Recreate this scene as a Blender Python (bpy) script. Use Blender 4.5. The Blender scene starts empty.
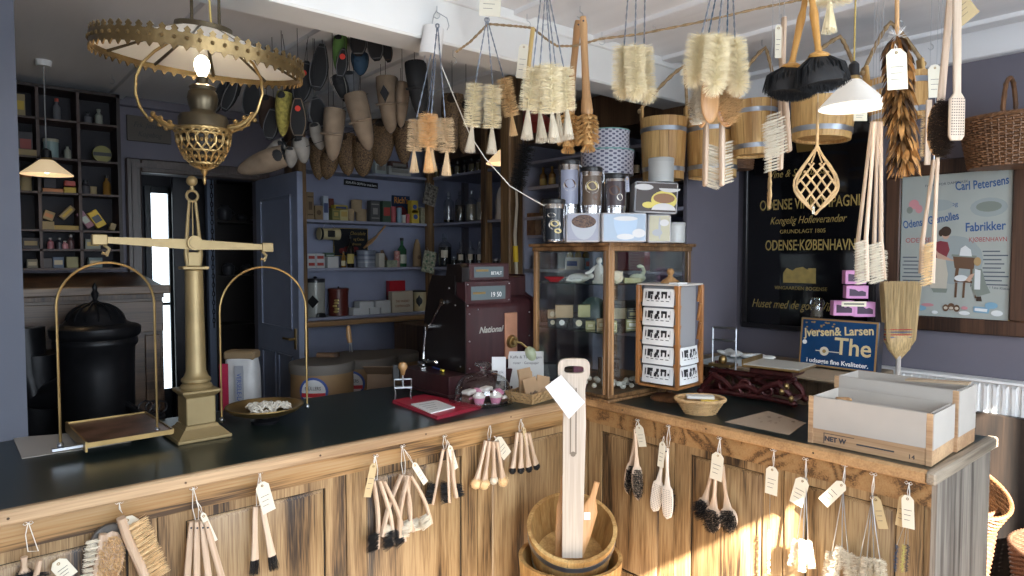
import bpy, math, random
from mathutils import Vector, Matrix, Euler
R=math.radians; pi=math.pi; random.seed(7)
C=bpy.context.scene.collection; SC=bpy.context.scene
# ---------------- camera, world, lights, exposure ----------------
HEAD=R(49.597); PITCH=R(2.649); F=670.; CAMZ=1.6
cam=bpy.data.objects.new('camera',bpy.data.cameras.new('camera')); C.objects.link(cam)
cam.location=(0,0,CAMZ); cam.rotation_euler=(R(90)-PITCH,0,HEAD-R(90))
cam.data.sensor_width=36; cam.data.lens=F/1024*36; cam.data.clip_start=.05; SC.camera=cam
w=bpy.data.worlds.new('world'); SC.world=w; w.use_nodes=True
w.node_tree.nodes['Background'].inputs[0].default_value=(.62,.78,1,1); w.node_tree.nodes['Background'].inputs[1].default_value=.3
def light(kind,name,loc,rot,energy,col,**k):
    d=bpy.data.lights.new(name,kind); d.energy=energy; d.color=col
    for a,b in k.items(): setattr(d,a,b)
    o=bpy.data.objects.new(name,d); o.location=loc; o.rotation_euler=rot; C.objects.link(o); return o
SUN=Vector((.45,1,-.76)).normalized()
light('SUN','sun',(1,-3,4),SUN.to_track_quat('-Z','Y').to_euler(),75,(1,.93,.82),angle=R(.6))
light('AREA','daylight_window_a',(.45,-1.02,1.62),(R(62),0,0),80,(.80,.90,1),shape='RECTANGLE',size=1.6,size_y=1.6)
light('AREA','daylight_window_b',(2.42,-1.02,1.62),(R(62),0,0),44,(.80,.90,1),shape='RECTANGLE',size=.8,size_y=1.6)
light('AREA','daylight_window_c',(-1.40,.1,1.5),(R(65),0,R(-90)),20,(.85,.92,1),shape='RECTANGLE',size=1.5,size_y=1.4)
SC.view_settings.view_transform='Standard'; SC.view_settings.look='None'; SC.view_settings.gamma=1; SC.view_settings.use_curve_mapping=False
SC.view_settings.exposure=0.25
# ---------------- pixel to place helpers (a point of the photograph at a known real plane or depth) ----------------
_f=Vector((math.cos(HEAD),math.sin(HEAD),0)); RT=Vector((math.sin(HEAD),-math.cos(HEAD),0))
FW=_f*math.cos(PITCH)-Vector((0,0,math.sin(PITCH))); UP=RT.cross(FW); O=Vector((0,0,CAMZ)); FACE=HEAD-R(90)
def ray(x,y): return FW+RT*((x-512)/F)+UP*((288-y)/F)
def oz(x,y,z): r=ray(x,y); return O+r*((z-CAMZ)/r.z)
def ox(x,y,X): r=ray(x,y); return O+r*(X/r.x)
def oy(x,y,Y): r=ray(x,y); return O+r*(Y/r.y)
def dp(x,y,d): return O+ray(x,y)*d
# ---------------- mesh builder ----------------
I4=Matrix.Identity(4)
def TR(loc=(0,0,0),rot=(0,0,0),s=(1,1,1)):
    if not hasattr(s,'__len__'): s=(s,s,s)
    return Matrix.LocRotScale(Vector(loc),Euler(rot),Vector(s))
def frame(a,b):
    d=Vector(b)-Vector(a); return d.to_track_quat('Z','Y').to_matrix().to_4x4(), d.length
class MB:
    def __init__(s): s.v=[];s.f=[];s.m=[];s.T=I4;s.flat=False
    def add(s,vs,fs,mi=0):
        n=len(s.v); T=s.T
        s.v+= [tuple(T@Vector(v)) for v in vs] if T is not I4 else [tuple(v) for v in vs]
        s.f+=[tuple(i+n for i in f) for f in fs]; s.m+=[mi]*len(fs); return s
    def box(s,c,d,rot=(0,0,0),mi=0,b=0):
        x,y,z=[q/2 for q in d]; c=Vector(c); e=Euler(rot).to_matrix()
        if b>0 and min(x,y,z)>b*1.05:
            vs=[];idx={}
            for sx in(-1,1):
                for sy in(-1,1):
                    for sz in(-1,1):
                        for k in range(3):
                            p=[sx*(x-b),sy*(y-b),sz*(z-b)]; p[k]=(sx*x,sy*y,sz*z)[k]
                            idx[(sx,sy,sz,k)]=len(vs); vs.append(c+e@Vector(p))
            fs=[]
            for k in range(3):
                a,bb=[q for q in range(3) if q!=k]
                for sg in(-1,1):
                    l=[]
                    for (p,q) in((-1,-1),(1,-1),(1,1),(-1,1)):
                        t=[0,0,0];t[k]=sg;t[a]=p;t[bb]=q;l.append(idx[(t[0],t[1],t[2],k)])
                    fs.append(l if (sg>0)==(k!=1) else l[::-1])
            for k in range(3):
                a,bb=[q for q in range(3) if q!=k]
                for p in(-1,1):
                    for q in(-1,1):
                        l=[]
                        for sg,kk in((-1,a),(1,a),(1,bb),(-1,bb)):
                            t=[0,0,0];t[k]=sg;t[a]=p;t[bb]=q;l.append(idx[(t[0],t[1],t[2],kk)])
                        fs.append(l)
            for sx in(-1,1):
                for sy in(-1,1):
                    for sz in(-1,1): fs.append([idx[(sx,sy,sz,k)] for k in range(3)])
            return s.add(vs,fs,mi)
        vs=[c+e@Vector((i*x,j*y,k*z)) for i in(-1,1) for j in(-1,1) for k in(-1,1)]
        return s.add(vs,[(0,1,3,2),(4,6,7,5),(0,4,5,1),(2,3,7,6),(0,2,6,4),(1,5,7,3)],mi)
    def b2(s,a,b,mi=0,bv=0):
        a=Vector(a);b=Vector(b); return s.box((a+b)/2,[abs(q) for q in (b-a)],mi=mi,b=bv)
    def lathe(s,prof,c=(0,0,0),n=20,mi=0,sx=1,sy=1,rot=None,a0=0,a1=2*pi,cap=True):
        c=Vector(c); full=abs(a1-a0-2*pi)<1e-6; k=n if full else n+1; vs=[];fs=[]
        e=Euler(rot).to_matrix() if rot else None
        for r,z in prof:
            for i in range(k):
                a=a0+(a1-a0)*i/n; p=Vector((r*math.cos(a)*sx,r*math.sin(a)*sy,z)); vs.append(c+(e@p if e else p))
        for j in range(len(prof)-1):
            for i in range(n):
                i2=(i+1)%k; fs.append((j*k+i,j*k+i2,(j+1)*k+i2,(j+1)*k+i))
        if full and cap and prof[0]!=prof[-1]:
            if prof[0][0]>1e-6: fs.append(tuple(range(k))[::-1])
            if prof[-1][0]>1e-6: fs.append(tuple((len(prof)-1)*k+i for i in range(k)))
        return s.add(vs,fs,mi)
    def cyl(s,a,b,r0,r1=None,n=12,mi=0):
        M,L=frame(a,b); T=s.T; s.T=T@Matrix.Translation(Vector(a))@M; s.lathe([(r0,0),(r0 if r1 is None else r1,L)],n=n,mi=mi); s.T=T; return s
    def tube(s,pts,r,n=8,mi=0,closed=False,flat=1):
        pts=[Vector(p) for p in pts]; N=len(pts); rs=r if hasattr(r,'__len__') else [r]*N; vs=[];fs=[]
        up=None
        for i,p in enumerate(pts):
            if closed: d=pts[(i+1)%N]-pts[i-1]
            else: d=pts[min(i+1,N-1)]-pts[max(i-1,0)]
            if d.length<1e-9: d=Vector((0,0,1))
            d.normalize()
            if up is None:
                up=Vector((0,0,1)) if abs(d.z)<.9 else Vector((0,1,0))
            u=(up-d*up.dot(d)); 
            if u.length<1e-5: u=d.orthogonal()
            u.normalize(); up=u; w_=d.cross(u)
            for k in range(n):
                a=2*pi*k/n; vs.append(p+(u*math.cos(a)*flat+w_*math.sin(a))*rs[i])
        for i in range(N if closed else N-1):
            j=(i+1)%N
            for k in range(n): fs.append((i*n+k,i*n+(k+1)%n,j*n+(k+1)%n,j*n+k))
        if not closed: fs.append(tuple(range(n))[::-1]); fs.append(tuple((N-1)*n+k for k in range(n)))
        return s.add(vs,fs,mi)
    def ell(s,c,r,n=14,m=8,mi=0,rot=None):
        if not hasattr(r,'__len__'): r=(r,r,r)
        pr=[(max(math.sin(pi*i/m),1e-7),-math.cos(pi*i/m)) for i in range(m+1)]
        T=s.T; s.T=T@TR(c,rot or (0,0,0),r); s.lathe(pr,n=n,mi=mi); s.T=T; return s
    def prism(s,poly,t0,t1,ax='y',mi=0):
        # poly of (u,v); ax 'y': u->x v->z thickness y; 'z': u->x v->y ; 'x': u->y v->z
        n=len(poly); g={'y':lambda u,v,t:(u,t,v),'z':lambda u,v,t:(u,v,t),'x':lambda u,v,t:(t,u,v)}[ax]
        vs=[g(u,v,t0) for u,v in poly]+[g(u,v,t1) for u,v in poly]
        fs=[tuple(range(n)),tuple(range(n,2*n))[::-1]]+[(i,i+n,(i+1)%n+n,(i+1)%n) for i in range(n)]
        return s.add(vs,fs,mi)
    def quad(s,a,b,c,d,mi=0): return s.add([a,b,c,d],[(0,1,2,3)],mi)
    def strand(s,a,b,w,mi=0,sag=None):
        a=Vector(a);b=Vector(b);d=b-a; u=d.cross(Vector((random.uniform(-1,1),random.uniform(-1,1),random.uniform(-1,1))))
        if u.length<1e-9: return s
        u=u.normalized()*w/2
        if sag is not None:
            m=(a+b)/2+Vector(sag); return s.add([a-u,a+u,m+u*.8,m-u*.8,b+u*.3,b-u*.3],[(0,1,2,3),(3,2,4,5)],mi)
        return s.add([a-u,a+u,b+u*.35,b-u*.35],[(0,1,2,3)],mi)
    def build(s,name,mats,parent=None,sharp=38,loc=None):
        me=bpy.data.meshes.new(name); me.from_pydata(s.v,[],s.f)
        if not isinstance(mats,(list,tuple)): mats=[mats]
        for m in mats: me.materials.append(m)
        if len(mats)>1: me.polygons.foreach_set('material_index',s.m)
        me.polygons.foreach_set('use_smooth',[not s.flat]*len(s.f))
        me.update()
        if not s.flat: me.set_sharp_from_angle(angle=R(sharp))
        o=bpy.data.objects.new(name,me); C.objects.link(o)
        if parent: o.parent=parent
        if loc is not None: o.location=loc
        return o
def tag(o,label=None,cat=None,group=None,kind=None):
    if label: o['label']=label
    if cat: o['category']=cat
    if group: o['group']=group
    if kind: o['kind']=kind
    return o
def thing(name,label,cat,loc=(0,0,0),rz=0,group=None,rot=None,scale=None):
    o=bpy.data.objects.new(name,None); o.empty_display_size=.05; C.objects.link(o); o.location=loc; o.rotation_euler=rot or (0,0,rz)
    if scale: o.scale=(scale,)*3 if not hasattr(scale,'__len__') else scale
    return tag(o,label,cat,group)
def kids(o): return [c for c in C.objects if c.parent==o]
def dup(o,loc=None,rz=None,label=None,group=None,rot=None,scale=None,parent=None):
    r=o.copy(); C.objects.link(r)
    if parent: r.parent=parent
    if loc is not None: r.location=loc
    if rot is not None: r.rotation_euler=rot
    elif rz is not None: r.rotation_euler=(0,0,rz)
    if scale is not None: r.scale=(scale,)*3 if not hasattr(scale,'__len__') else scale
    if label: r['label']=label
    if group: r['group']=group
    for c in kids(o): dup(c,parent=r)
    return r
def struct(o): o['kind']='structure'; return o
_fc={}
def text_mesh(txt,size=.1,ext=0,shear=0,align='CENTER',sx=1,bold=0,space=1):
    cu=bpy.data.curves.new('t','FONT'); cu.body=txt; cu.size=size; cu.extrude=ext; cu.shear=shear; cu.align_x=align; cu.offset=bold; cu.space_character=space; cu.resolution_u=3
    o=bpy.data.objects.new('t',cu); me=bpy.data.meshes.new_from_object(o)
    vs=[(v.co.x*sx,v.co.y,v.co.z) for v in me.vertices]; fs=[tuple(p.vertices) for p in me.polygons]
    bpy.data.objects.remove(o); bpy.data.meshes.remove(me); bpy.data.curves.remove(cu); return vs,fs
def put_text(mb,txt,x,z,size,y=0,mi=0,ext=.0004,shear=0,sx=1,bold=0,align='CENTER',arc=0,rot=0,space=1):
    """text on a plane facing local -Y : x right, z up"""
    vs,fs=text_mesh(txt,size,ext,shear,align,sx,bold,space); o=[]
    cr,sr=math.cos(rot),math.sin(rot)
    for u,v,t in vs:
        if arc: v=v-arc*u*u
        u,v=u*cr-v*sr,u*sr+v*cr
        o.append((x+u,y-t,z+v))
    mb.add(o,fs,mi)
# ---------------- materials ----------------
MATS={}
def mat(name,col,rough=.6,metal=0,var=.12,scale=8,stretch=(1,1,1),bump=0,col2=None,spec=.5,emit=0,trans=0,ior=1.45,alpha=1,sub=0,dist=0,detail=4,contrast=.25,bscale=None,rnd=True):
    if name in MATS: return MATS[name]
    m=bpy.data.materials.new(name); m.use_nodes=True; nt=m.node_tree; N=nt.nodes; L=nt.links; p=N['Principled BSDF']
    p.inputs['Roughness'].default_value=rough; p.inputs['Metallic'].default_value=metal; p.inputs['IOR'].default_value=ior
    p.inputs['Specular IOR Level'].default_value=spec; p.inputs['Transmission Weight'].default_value=trans; p.inputs['Alpha'].default_value=alpha
    if sub: p.inputs['Subsurface Weight'].default_value=sub; p.inputs['Subsurface Radius'].default_value=(.01,.006,.004)
    if emit: p.inputs['Emission Color'].default_value=(*col[:3],1); p.inputs['Emission Strength'].default_value=emit
    c1=tuple(col[:3]); c2=col2 or tuple(min(1,q*(1+var)) for q in c1); c0=c1 if col2 else tuple(q*(1-var) for q in c1)
    if var or col2:
        tc=N.new('ShaderNodeTexCoord'); mp=N.new('ShaderNodeMapping'); mp.inputs['Scale'].default_value=stretch
        L.new(tc.outputs['Object'],mp.inputs[0])
        if rnd:
            oi=N.new('ShaderNodeObjectInfo'); mm=N.new('ShaderNodeMath'); mm.operation='MULTIPLY'; mm.inputs[1].default_value=13; L.new(oi.outputs['Random'],mm.inputs[0]); L.new(mm.outputs[0],mp.inputs['Location'])
        n=N.new('ShaderNodeTexNoise'); n.inputs['Scale'].default_value=scale; n.inputs['Detail'].default_value=detail; n.inputs['Distortion'].default_value=dist
        L.new(mp.outputs[0],n.inputs['Vector']); r=N.new('ShaderNodeValToRGB'); L.new(n.outputs[0],r.inputs[0])
        r.color_ramp.elements[0].position=.5-contrast; r.color_ramp.elements[1].position=.5+contrast
        r.color_ramp.elements[0].color=(*c0,1); r.color_ramp.elements[1].color=(*c2,1); L.new(r.outputs[0],p.inputs['Base Color'])
        if bump:
            b=N.new('ShaderNodeBump'); b.inputs['Strength'].default_value=bump; b.inputs['Distance'].default_value=.004
            if bscale:
                n2=N.new('ShaderNodeTexNoise'); n2.inputs['Scale'].default_value=bscale; L.new(mp.outputs[0],n2.inputs['Vector']); L.new(n2.outputs[0],b.inputs['Height'])
            else: L.new(n.outputs[0],b.inputs['Height'])
            L.new(b.outputs[0],p.inputs['Normal'])
    else: p.inputs['Base Color'].default_value=(*c1,1)
    MATS[name]=m; return m
def wood(name,c0,c1,axis='z',scale=9,rough=.45,ring=3.,fine=60,bump=.15,rdist=6,c2=None,worn=0):
    """grain running along one axis: broad figure + fine pores"""
    if name in MATS: return MATS[name]
    m=bpy.data.materials.new(name); m.use_nodes=True; nt=m.node_tree; N=nt.nodes; L=nt.links; p=N['Principled BSDF']; p.inputs['Roughness'].default_value=rough
    tc=N.new('ShaderNodeTexCoord'); mp=N.new('ShaderNodeMapping'); st={'x':(.1,1,1),'y':(1,.1,1),'z':(1,1,.1)}[axis]; mp.inputs['Scale'].default_value=st
    oi=N.new('ShaderNodeObjectInfo'); mm=N.new('ShaderNodeMath'); mm.operation='MULTIPLY'; mm.inputs[1].default_value=17; L.new(oi.outputs['Random'],mm.inputs[0]); L.new(mm.outputs[0],mp.inputs['Location'])
    L.new(tc.outputs['Object'],mp.inputs[0])
    a=N.new('ShaderNodeTexNoise'); a.inputs['Scale'].default_value=ring; a.inputs['Detail'].default_value=2; a.inputs['Distortion'].default_value=.6; L.new(mp.outputs[0],a.inputs[0])
    ml=N.new('ShaderNodeMath'); ml.operation='MULTIPLY'; ml.inputs[1].default_value=rdist*3; L.new(a.outputs[0],ml.inputs[0])
    sn=N.new('ShaderNodeMath'); sn.operation='PINGPONG'; sn.inputs[1].default_value=1; L.new(ml.outputs[0],sn.inputs[0])
    b=N.new('ShaderNodeTexNoise'); b.inputs['Scale'].default_value=fine; b.inputs['Detail'].default_value=3; L.new(mp.outputs[0],b.inputs[0])
    mp2=N.new('ShaderNodeMapping'); mp2.inputs['Scale'].default_value=[q if q>.5 else .03 for q in st]; L.new(mp.inputs['Location'].links[0].from_socket,mp2.inputs['Location']); L.new(tc.outputs['Object'],mp2.inputs[0]); L.new(mp2.outputs[0],b.inputs[0])
    mx0=N.new('ShaderNodeMix'); mx0.inputs[0].default_value=.55; L.new(sn.outputs[0],mx0.inputs[2]); L.new(b.outputs[0],mx0.inputs[3])
    b3=N.new('ShaderNodeTexNoise'); b3.inputs['Scale'].default_value=fine*3; b3.inputs['Detail'].default_value=2; L.new(mp2.outputs[0],b3.inputs[0])
    mx=N.new('ShaderNodeMix'); mx.inputs[0].default_value=.42; L.new(mx0.outputs[0],mx.inputs[2]); L.new(b3.outputs[0],mx.inputs[3])
    r=N.new('ShaderNodeValToRGB'); L.new(mx.outputs[0],r.inputs[0]); e=r.color_ramp.elements; e[0].position=.36; e[0].color=(*c0,1); e[1].position=.66; e[1].color=(*c1,1)
    if c2: q=e.new(.5); q.color=(*c2,1)
    out=r.outputs[0]
    if worn:
        n3=N.new('ShaderNodeTexNoise'); n3.inputs['Scale'].default_value=5; n3.inputs['Detail'].default_value=6; L.new(tc.outputs['Object'],n3.inputs[0])
        r3=N.new('ShaderNodeValToRGB'); r3.color_ramp.elements[0].position=.6; r3.color_ramp.elements[1].position=.72; r3.color_ramp.elements[1].color=(worn,worn,worn,1); L.new(n3.outputs[0],r3.inputs[0])
        m3=N.new('ShaderNodeMix'); m3.data_type='RGBA'; L.new(r3.outputs[0],m3.inputs[0]); L.new(out,m3.inputs[6]); m3.inputs[7].default_value=(*[min(1,q*1.5+.1) for q in c1],1); out=m3.outputs[2]
    L.new(out,p.inputs['Base Color'])
    bp=N.new('ShaderNodeBump'); bp.inputs['Strength'].default_value=bump; bp.inputs['Distance'].default_value=.003; L.new(mx.outputs[0],bp.inputs['Height']); L.new(bp.outputs[0],p.inputs['Normal'])
    MATS[name]=m; return m
def glass(name,col=(1,1,1),rough=.0,alpha=.12):
    """thin glass: mostly see-through sheet with a glossy coat"""
    if name in MATS: return MATS[name]
    m=bpy.data.materials.new(name); m.use_nodes=True; nt=m.node_tree; N=nt.nodes; L=nt.links; N.remove(N['Principled BSDF']); o=N['Material Output']
    t=N.new('ShaderNodeBsdfTransparent'); t.inputs[0].default_value=(*col,1); g=N.new('ShaderNodeBsdfGlossy'); g.inputs['Roughness'].default_value=max(rough,.02)
    fr=N.new('ShaderNodeLayerWeight'); fr.inputs[0].default_value=.5; pw=N.new('ShaderNodeMath'); pw.operation='POWER'; pw.inputs[1].default_value=3; L.new(fr.outputs['Facing'],pw.inputs[0])
    m5=N.new('ShaderNodeMath'); m5.operation='MULTIPLY'; m5.inputs[1].default_value=.8; L.new(pw.outputs[0],m5.inputs[0]); ad=N.new('ShaderNodeMath'); ad.operation='ADD'; ad.inputs[1].default_value=.02+alpha; L.new(m5.outputs[0],ad.inputs[0])
    mx=N.new('ShaderNodeMixShader'); L.new(ad.outputs[0],mx.inputs[0]); L.new(t.outputs[0],mx.inputs[1]); L.new(g.outputs[0],mx.inputs[2]); L.new(mx.outputs[0],o.inputs[0]); MATS[name]=m; return m
def plain(name,col,rough=.6,**k): return mat(name,col,rough,var=0,**k)
# ---------------- common materials ----------------
wall_paint=mat('wall_paint',(.14,.13,.158),.75,var=.06,scale=3,bump=.03,bscale=120)
lav=mat('lavender_paint',(.27,.29,.40),.6,var=.08,scale=5)
ceil_m=mat('ceiling_paint',(.74,.74,.75),.7,var=.07,scale=2.2,stretch=(3,.5,1),detail=6)
beam_m=mat('white_gloss_paint',(.74,.74,.72),.42,var=.05,scale=4)
oak_v=wood('oak_vertical',(.025,.014,.008),(.37,.25,.125),'z',ring=5,fine=110,rdist=2,c2=(.21,.125,.055),rough=.42)
oak_x=wood('oak_along_x',(.06,.032,.014),(.39,.255,.125),'x',ring=4,fine=60,rdist=4,c2=(.33,.185,.07),rough=.4)
oak_y=wood('oak_along_y',(.09,.045,.018),(.33,.20,.085),'y',ring=4,fine=60,rdist=5,c2=(.29,.155,.06),rough=.4)
edge_m=wood('worn_edge_wood',(.30,.19,.10),(.55,.38,.22),'x',ring=3,fine=50,rdist=2,rough=.5)
edge_y=wood('worn_edge_wood_y',(.24,.13,.055),(.46,.28,.13),'y',ring=3,fine=50,rdist=2,rough=.5)
dkoak=wood('dark_oak',(.035,.016,.008),(.13,.07,.033),'z',ring=3,fine=60,rdist=3,rough=.45)
postw=wood('post_wood',(.05,.025,.01),(.26,.15,.065),'z',ring=3,fine=60,rdist=4,rough=.5)
greyw=wood('weathered_grey_wood',(.07,.058,.048),(.27,.235,.195),'z',ring=4,fine=80,rdist=4,rough=.6)
lino=mat('dark_green_linoleum',(.012,.020,.018),.30,var=.3,scale=3,spec=.45,bump=.02,bscale=200)
cork=mat('floor_boards',(.14,.105,.08),.5,var=.4,scale=4,stretch=(1,8,1))
black=plain('black_paint',(.008,.008,.009),.4); iron=mat('cast_iron_black',(.012,.012,.014),.38,metal=.3,var=.3,scale=20,bump=.1)
steel=plain('steel_wire',(.5,.52,.55),.3,metal=1); galv=mat('galvanised_hoop',(.42,.46,.52),.35,metal=.9,var=.2,scale=12)
brass=mat('aged_brass',(.34,.23,.095),.36,metal=.9,var=.25,scale=10); brassg=mat('gold_painted_metal',(.27,.20,.095),.42,metal=.45,var=.14,scale=12,bump=.1,bscale=90)
white=plain('white_paint',(.78,.78,.77),.5); cream=plain('cream_card',(.74,.68,.52),.7); string=plain('white_string',(.75,.73,.68),.8)
rope_m=mat('hemp_rope',(.28,.19,.10),.85,var=.35,scale=60,bump=.5)
pine=wood('pale_pine',(.36,.19,.06),(.66,.43,.17),'z',ring=4,fine=40,rdist=2,rough=.5)
beech=wood('beech_wood',(.50,.36,.25),(.70,.55,.42),'z',ring=3,fine=60,rdist=1.5,rough=.5,bump=.06)
beechd=wood('warm_beech_wood',(.42,.22,.09),(.60,.36,.17),'z',ring=3,fine=60,rdist=1.5,rough=.4,bump=.06)
br_cream=mat('cream_bristle',(.95,.82,.58),.75,var=.12,scale=30); br_tan=mat('tan_bristle',(.78,.56,.30),.75,var=.15,scale=30); br_gold=mat('golden_fibre_bristle',(.62,.37,.14),.6,var=.25,scale=30)
br_black=mat('black_bristle',(.010,.010,.011),.55,var=.3,scale=40); br_white=mat('white_bristle',(.72,.65,.52),.7,var=.12,scale=40); br_dark=mat('dark_brown_bristle',(.05,.03,.02),.7,var=.3,scale=40)
wick=mat('wicker_brown',(.15,.07,.03),.55,var=.45,scale=25,stretch=(1,1,1)); wickl=mat('wicker_light',(.50,.32,.15),.55,var=.3,scale=25)
# ---------------- the room ----------------
CZ=2.66; XE=3.75; YN=5.1
MB().b2((-1.5,-1.05,-.1),(XE+.1,7.2,0)).build('floor',cork)['kind']='structure'
cb=MB(); cb.b2((-1.5,-1.05,CZ),(XE+.1,7.2,CZ+.1)); cb.build('ceiling',ceil_m)['kind']='structure'
n=1
for x in (-.1,.9,1.4,1.95,2.45,2.98,3.62):                                     # flat battens across the ceiling
    struct(MB().b2((x-.045,-1.05,CZ-.022),(x+.045,5.1,CZ+.01),bv=.004).build('trim_%d'%n,ceil_m)); n+=1
struct(MB().b2((-1.5,2.24,CZ-.21),(3.75,2.42,CZ),bv=.008).build('beam',beam_m))
struct(MB().b2((-1.5,2.225,CZ-.045),(3.75,2.24,CZ),bv=.004).build('trim_%d'%n,beam_m)); n+=1
struct(MB().b2((3.70,-1.05,CZ-.135),(3.755,5.1,CZ),bv=.006).build('trim_%d'%n,ceil_m)); n+=1
struct(MB().b2((-1.5,5.06,CZ-.06),(3.75,5.105,CZ),bv=.006).build('trim_%d'%n,wall_paint)); n+=1
struct(MB().b2((XE,-1.05,0),(XE+.1,5.2,CZ)).build('wall_right',wall_paint))
dx0,dx1,dz=1.04,1.83,2.17                                                       # doorway in the back wall
m=MB(); m.b2((-1.5,YN,0),(dx0,YN+.12,CZ)); m.b2((dx1,YN,0),(XE,YN+.12,CZ)); m.b2((dx0,YN,dz),(dx1,YN+.12,CZ)); struct(m.build('wall_back',wall_paint))
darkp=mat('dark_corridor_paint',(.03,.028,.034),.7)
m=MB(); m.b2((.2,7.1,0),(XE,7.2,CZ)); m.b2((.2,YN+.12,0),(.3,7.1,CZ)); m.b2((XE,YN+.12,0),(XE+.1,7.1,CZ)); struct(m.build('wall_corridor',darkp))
dfr=wood('door_frame_wood',(.03,.02,.018),(.09,.065,.055),'z',ring=3,fine=60,rdist=2,rough=.4)
m=MB(); m.b2((dx0-.09,5.06,0),(dx0,5.11,dz+.09),bv=.008); m.b2((dx1,5.06,0),(dx1+.08,5.11,dz+.09),bv=.008); m.b2((dx0,5.06,dz),(dx1,5.11,dz+.09),bv=.008)
m.b2((dx0-.06,5.045,0),(dx0-.03,5.065,dz+.06)); m.b2((dx0-.03,5.046,dz+.03),(dx1,5.065,dz+.058)); struct(m.build('door_1',dfr))
# partition at the left of the counter
struct(MB().b2((-1.5,2.95,0),(.22,3.07,CZ)).build('wall_left',mat('partition_paint',(.11,.12,.155),.7,var=.06,scale=3)))
# street side and left side behind the camera
m=MB(); m.b2((-1.5,-1.17,0),(3.85,-1.05,.78)); m.b2((-1.5,-1.17,2.485),(3.85,-1.05,CZ)); m.b2((-1.5,-1.17,.78),(-.4,-1.05,2.485)); m.b2((1.32,-1.17,.78),(2.0,-1.05,2.485)); m.b2((2.80,-1.17,.78),(3.85,-1.05,2.485)); struct(m.build('wall_front',wall_paint))
m=MB(); m.b2((-1.6,-1.17,0),(-1.5,7.2,.8)); m.b2((-1.6,-1.17,2.2),(-1.5,7.2,CZ)); m.b2((-1.6,-1.17,.8),(-1.5,-.65,2.2)); m.b2((-1.6,.85,.8),(-1.5,7.2,2.2)); struct(m.build('wall_side',wall_paint))
for k,(x0,x1) in enumerate(((-.4,1.32),(2.0,2.80))):
    m=MB()
    for a,b in (((x0,-1.14,.78),(x0+.04,-1.09,2.485)),((x1-.04,-1.14,.78),(x1,-1.09,2.485)),((x0,-1.14,.78),(x1,-1.09,.83)),((x0,-1.14,2.445),(x1,-1.09,2.485))): m.b2(a,b)
    struct(m.build('window_%d'%(k+1),white))
# skirting
struct(MB().b2((3.735,-1.05,0),(3.75,5.1,.12)).build('baseboard_right',wall_paint))
# ---------------- counters ----------------
def counter(name,label,L,D,mx,me,ends,panels,rz,loc):
    """local: x along the front, front face at y=0 facing -y, body behind it"""
    t=thing(name,label,'shop counter',loc,rz)
    m=MB(); m.b2((ends[0],-.012,.925),(L+ends[1],D,.95)); o=m.build('countertop',lino,t)
    m=MB(); m.b2((ends[0],-.03,.914),(L+ends[1],-.0,.9535),bv=.006); 
    if ends[1]>0: m.b2((L+ends[1]-.0,-.03,.914),(L+ends[1]+.028,D,.9535),bv=.006)
    o=m.build('edge_moulding',me,t)
    k=.25
    while k<L: MB().cyl((k,-.0302,.934),(k,-.0316,.934),.0035,n=10).build('screw_head',dkoak,o); k+=.42
    m=MB(); m.b2((0,.0,.838),(L,.02,.914)); m.build('front_rail',mx,t)
    m=MB(); m.b2((0,.02,0),(L,D-.07,.92)); m.build('carcass',oak_v,t)
    m=MB(); m.b2((0,-.006,0),(L,.02,.13),bv=.004); m.build('plinth',mx,t)
    for a,b in panels:
        m=MB(); w_=.075; a+=.002; b-=.002
        m.b2((a,.006,.13),(a+w_,.02,.836)); m.b2((b-w_,.006,.13),(b,.02,.836)); m.b2((a+w_,.006,.806),(b-w_,.02,.836)); m.b2((a+w_,.006,.13),(b-w_,.02,.20)); m.build('panel_frame',oak_v,t)
        m=MB(); x0,x1,z0,z1=a+w_+.005,b-w_-.005,.205,.801; c=.012
        m.add([(x0+.0,.014,z0),(x1,.014,z0),(x1,.014,z1),(x0,.014,z1),(x0+c,.006,z0+c),(x1-c,.006,z0+c),(x1-c,.006,z1-c),(x0+c,.006,z1-c)],[(0,1,5,4),(1,2,6,5),(2,3,7,6),(3,0,4,7),(4,5,6,7)])
        m.build('panel',oak_v,t)
        g=MB(); g.b2((a+w_-.001,.0155,.2),(b-w_+.001,.0195,.807)); g.build('groove',black,t)
    return t
# left run: along X from x=-1.4 to the inner corner at 2.27
PX=[-1.0,-.3,.36,.42,.985,1.0,1.62,1.66,2.26]
cl=counter('shop_counter','oak shop counter with dark green top under the brass balance scale',3.67,.80,oak_x,edge_m,(0,-.03),[(.02,.64),(.65,1.25),(1.26,1.86),(1.86,2.46),(2.46,3.04),(3.04,3.65)],0,(-1.4,2.14,0))
cr=counter('shop_counter','oak shop counter with grey end panel under the glass display case and crates',1.44,.60,oak_y,edge_y,(-.0,.0),[(.02,.50),(.50,.97),(.97,1.42)],R(-90),(2.27,2.14,0))
for o in kids(cr):
    if o.name.startswith('countertop'):
        pass
# grey end board and return moulding of the right run (local frame: x along -Y)
m=MB(); m.b2((1.44,.0,0),(1.455,.535,.914)); m.build('end_panel',greyw,cr)
m=MB(); m.b2((1.425,-.03,.914),(1.46,.61,.9535),bv=.006); m.build('end_moulding',wood('pale_edge',(.14,.11,.08),(.34,.28,.21),'y',rough=.5),cr)
m=MB(); m.b2((-.80,.0,.925),(.0,.60,.95)); m.build('corner_top',lino,cr)
m=MB(); m.b2((-.78,.0,0),(.0,.58,.92)); m.build('corner_carcass',oak_v,cr)
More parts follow.
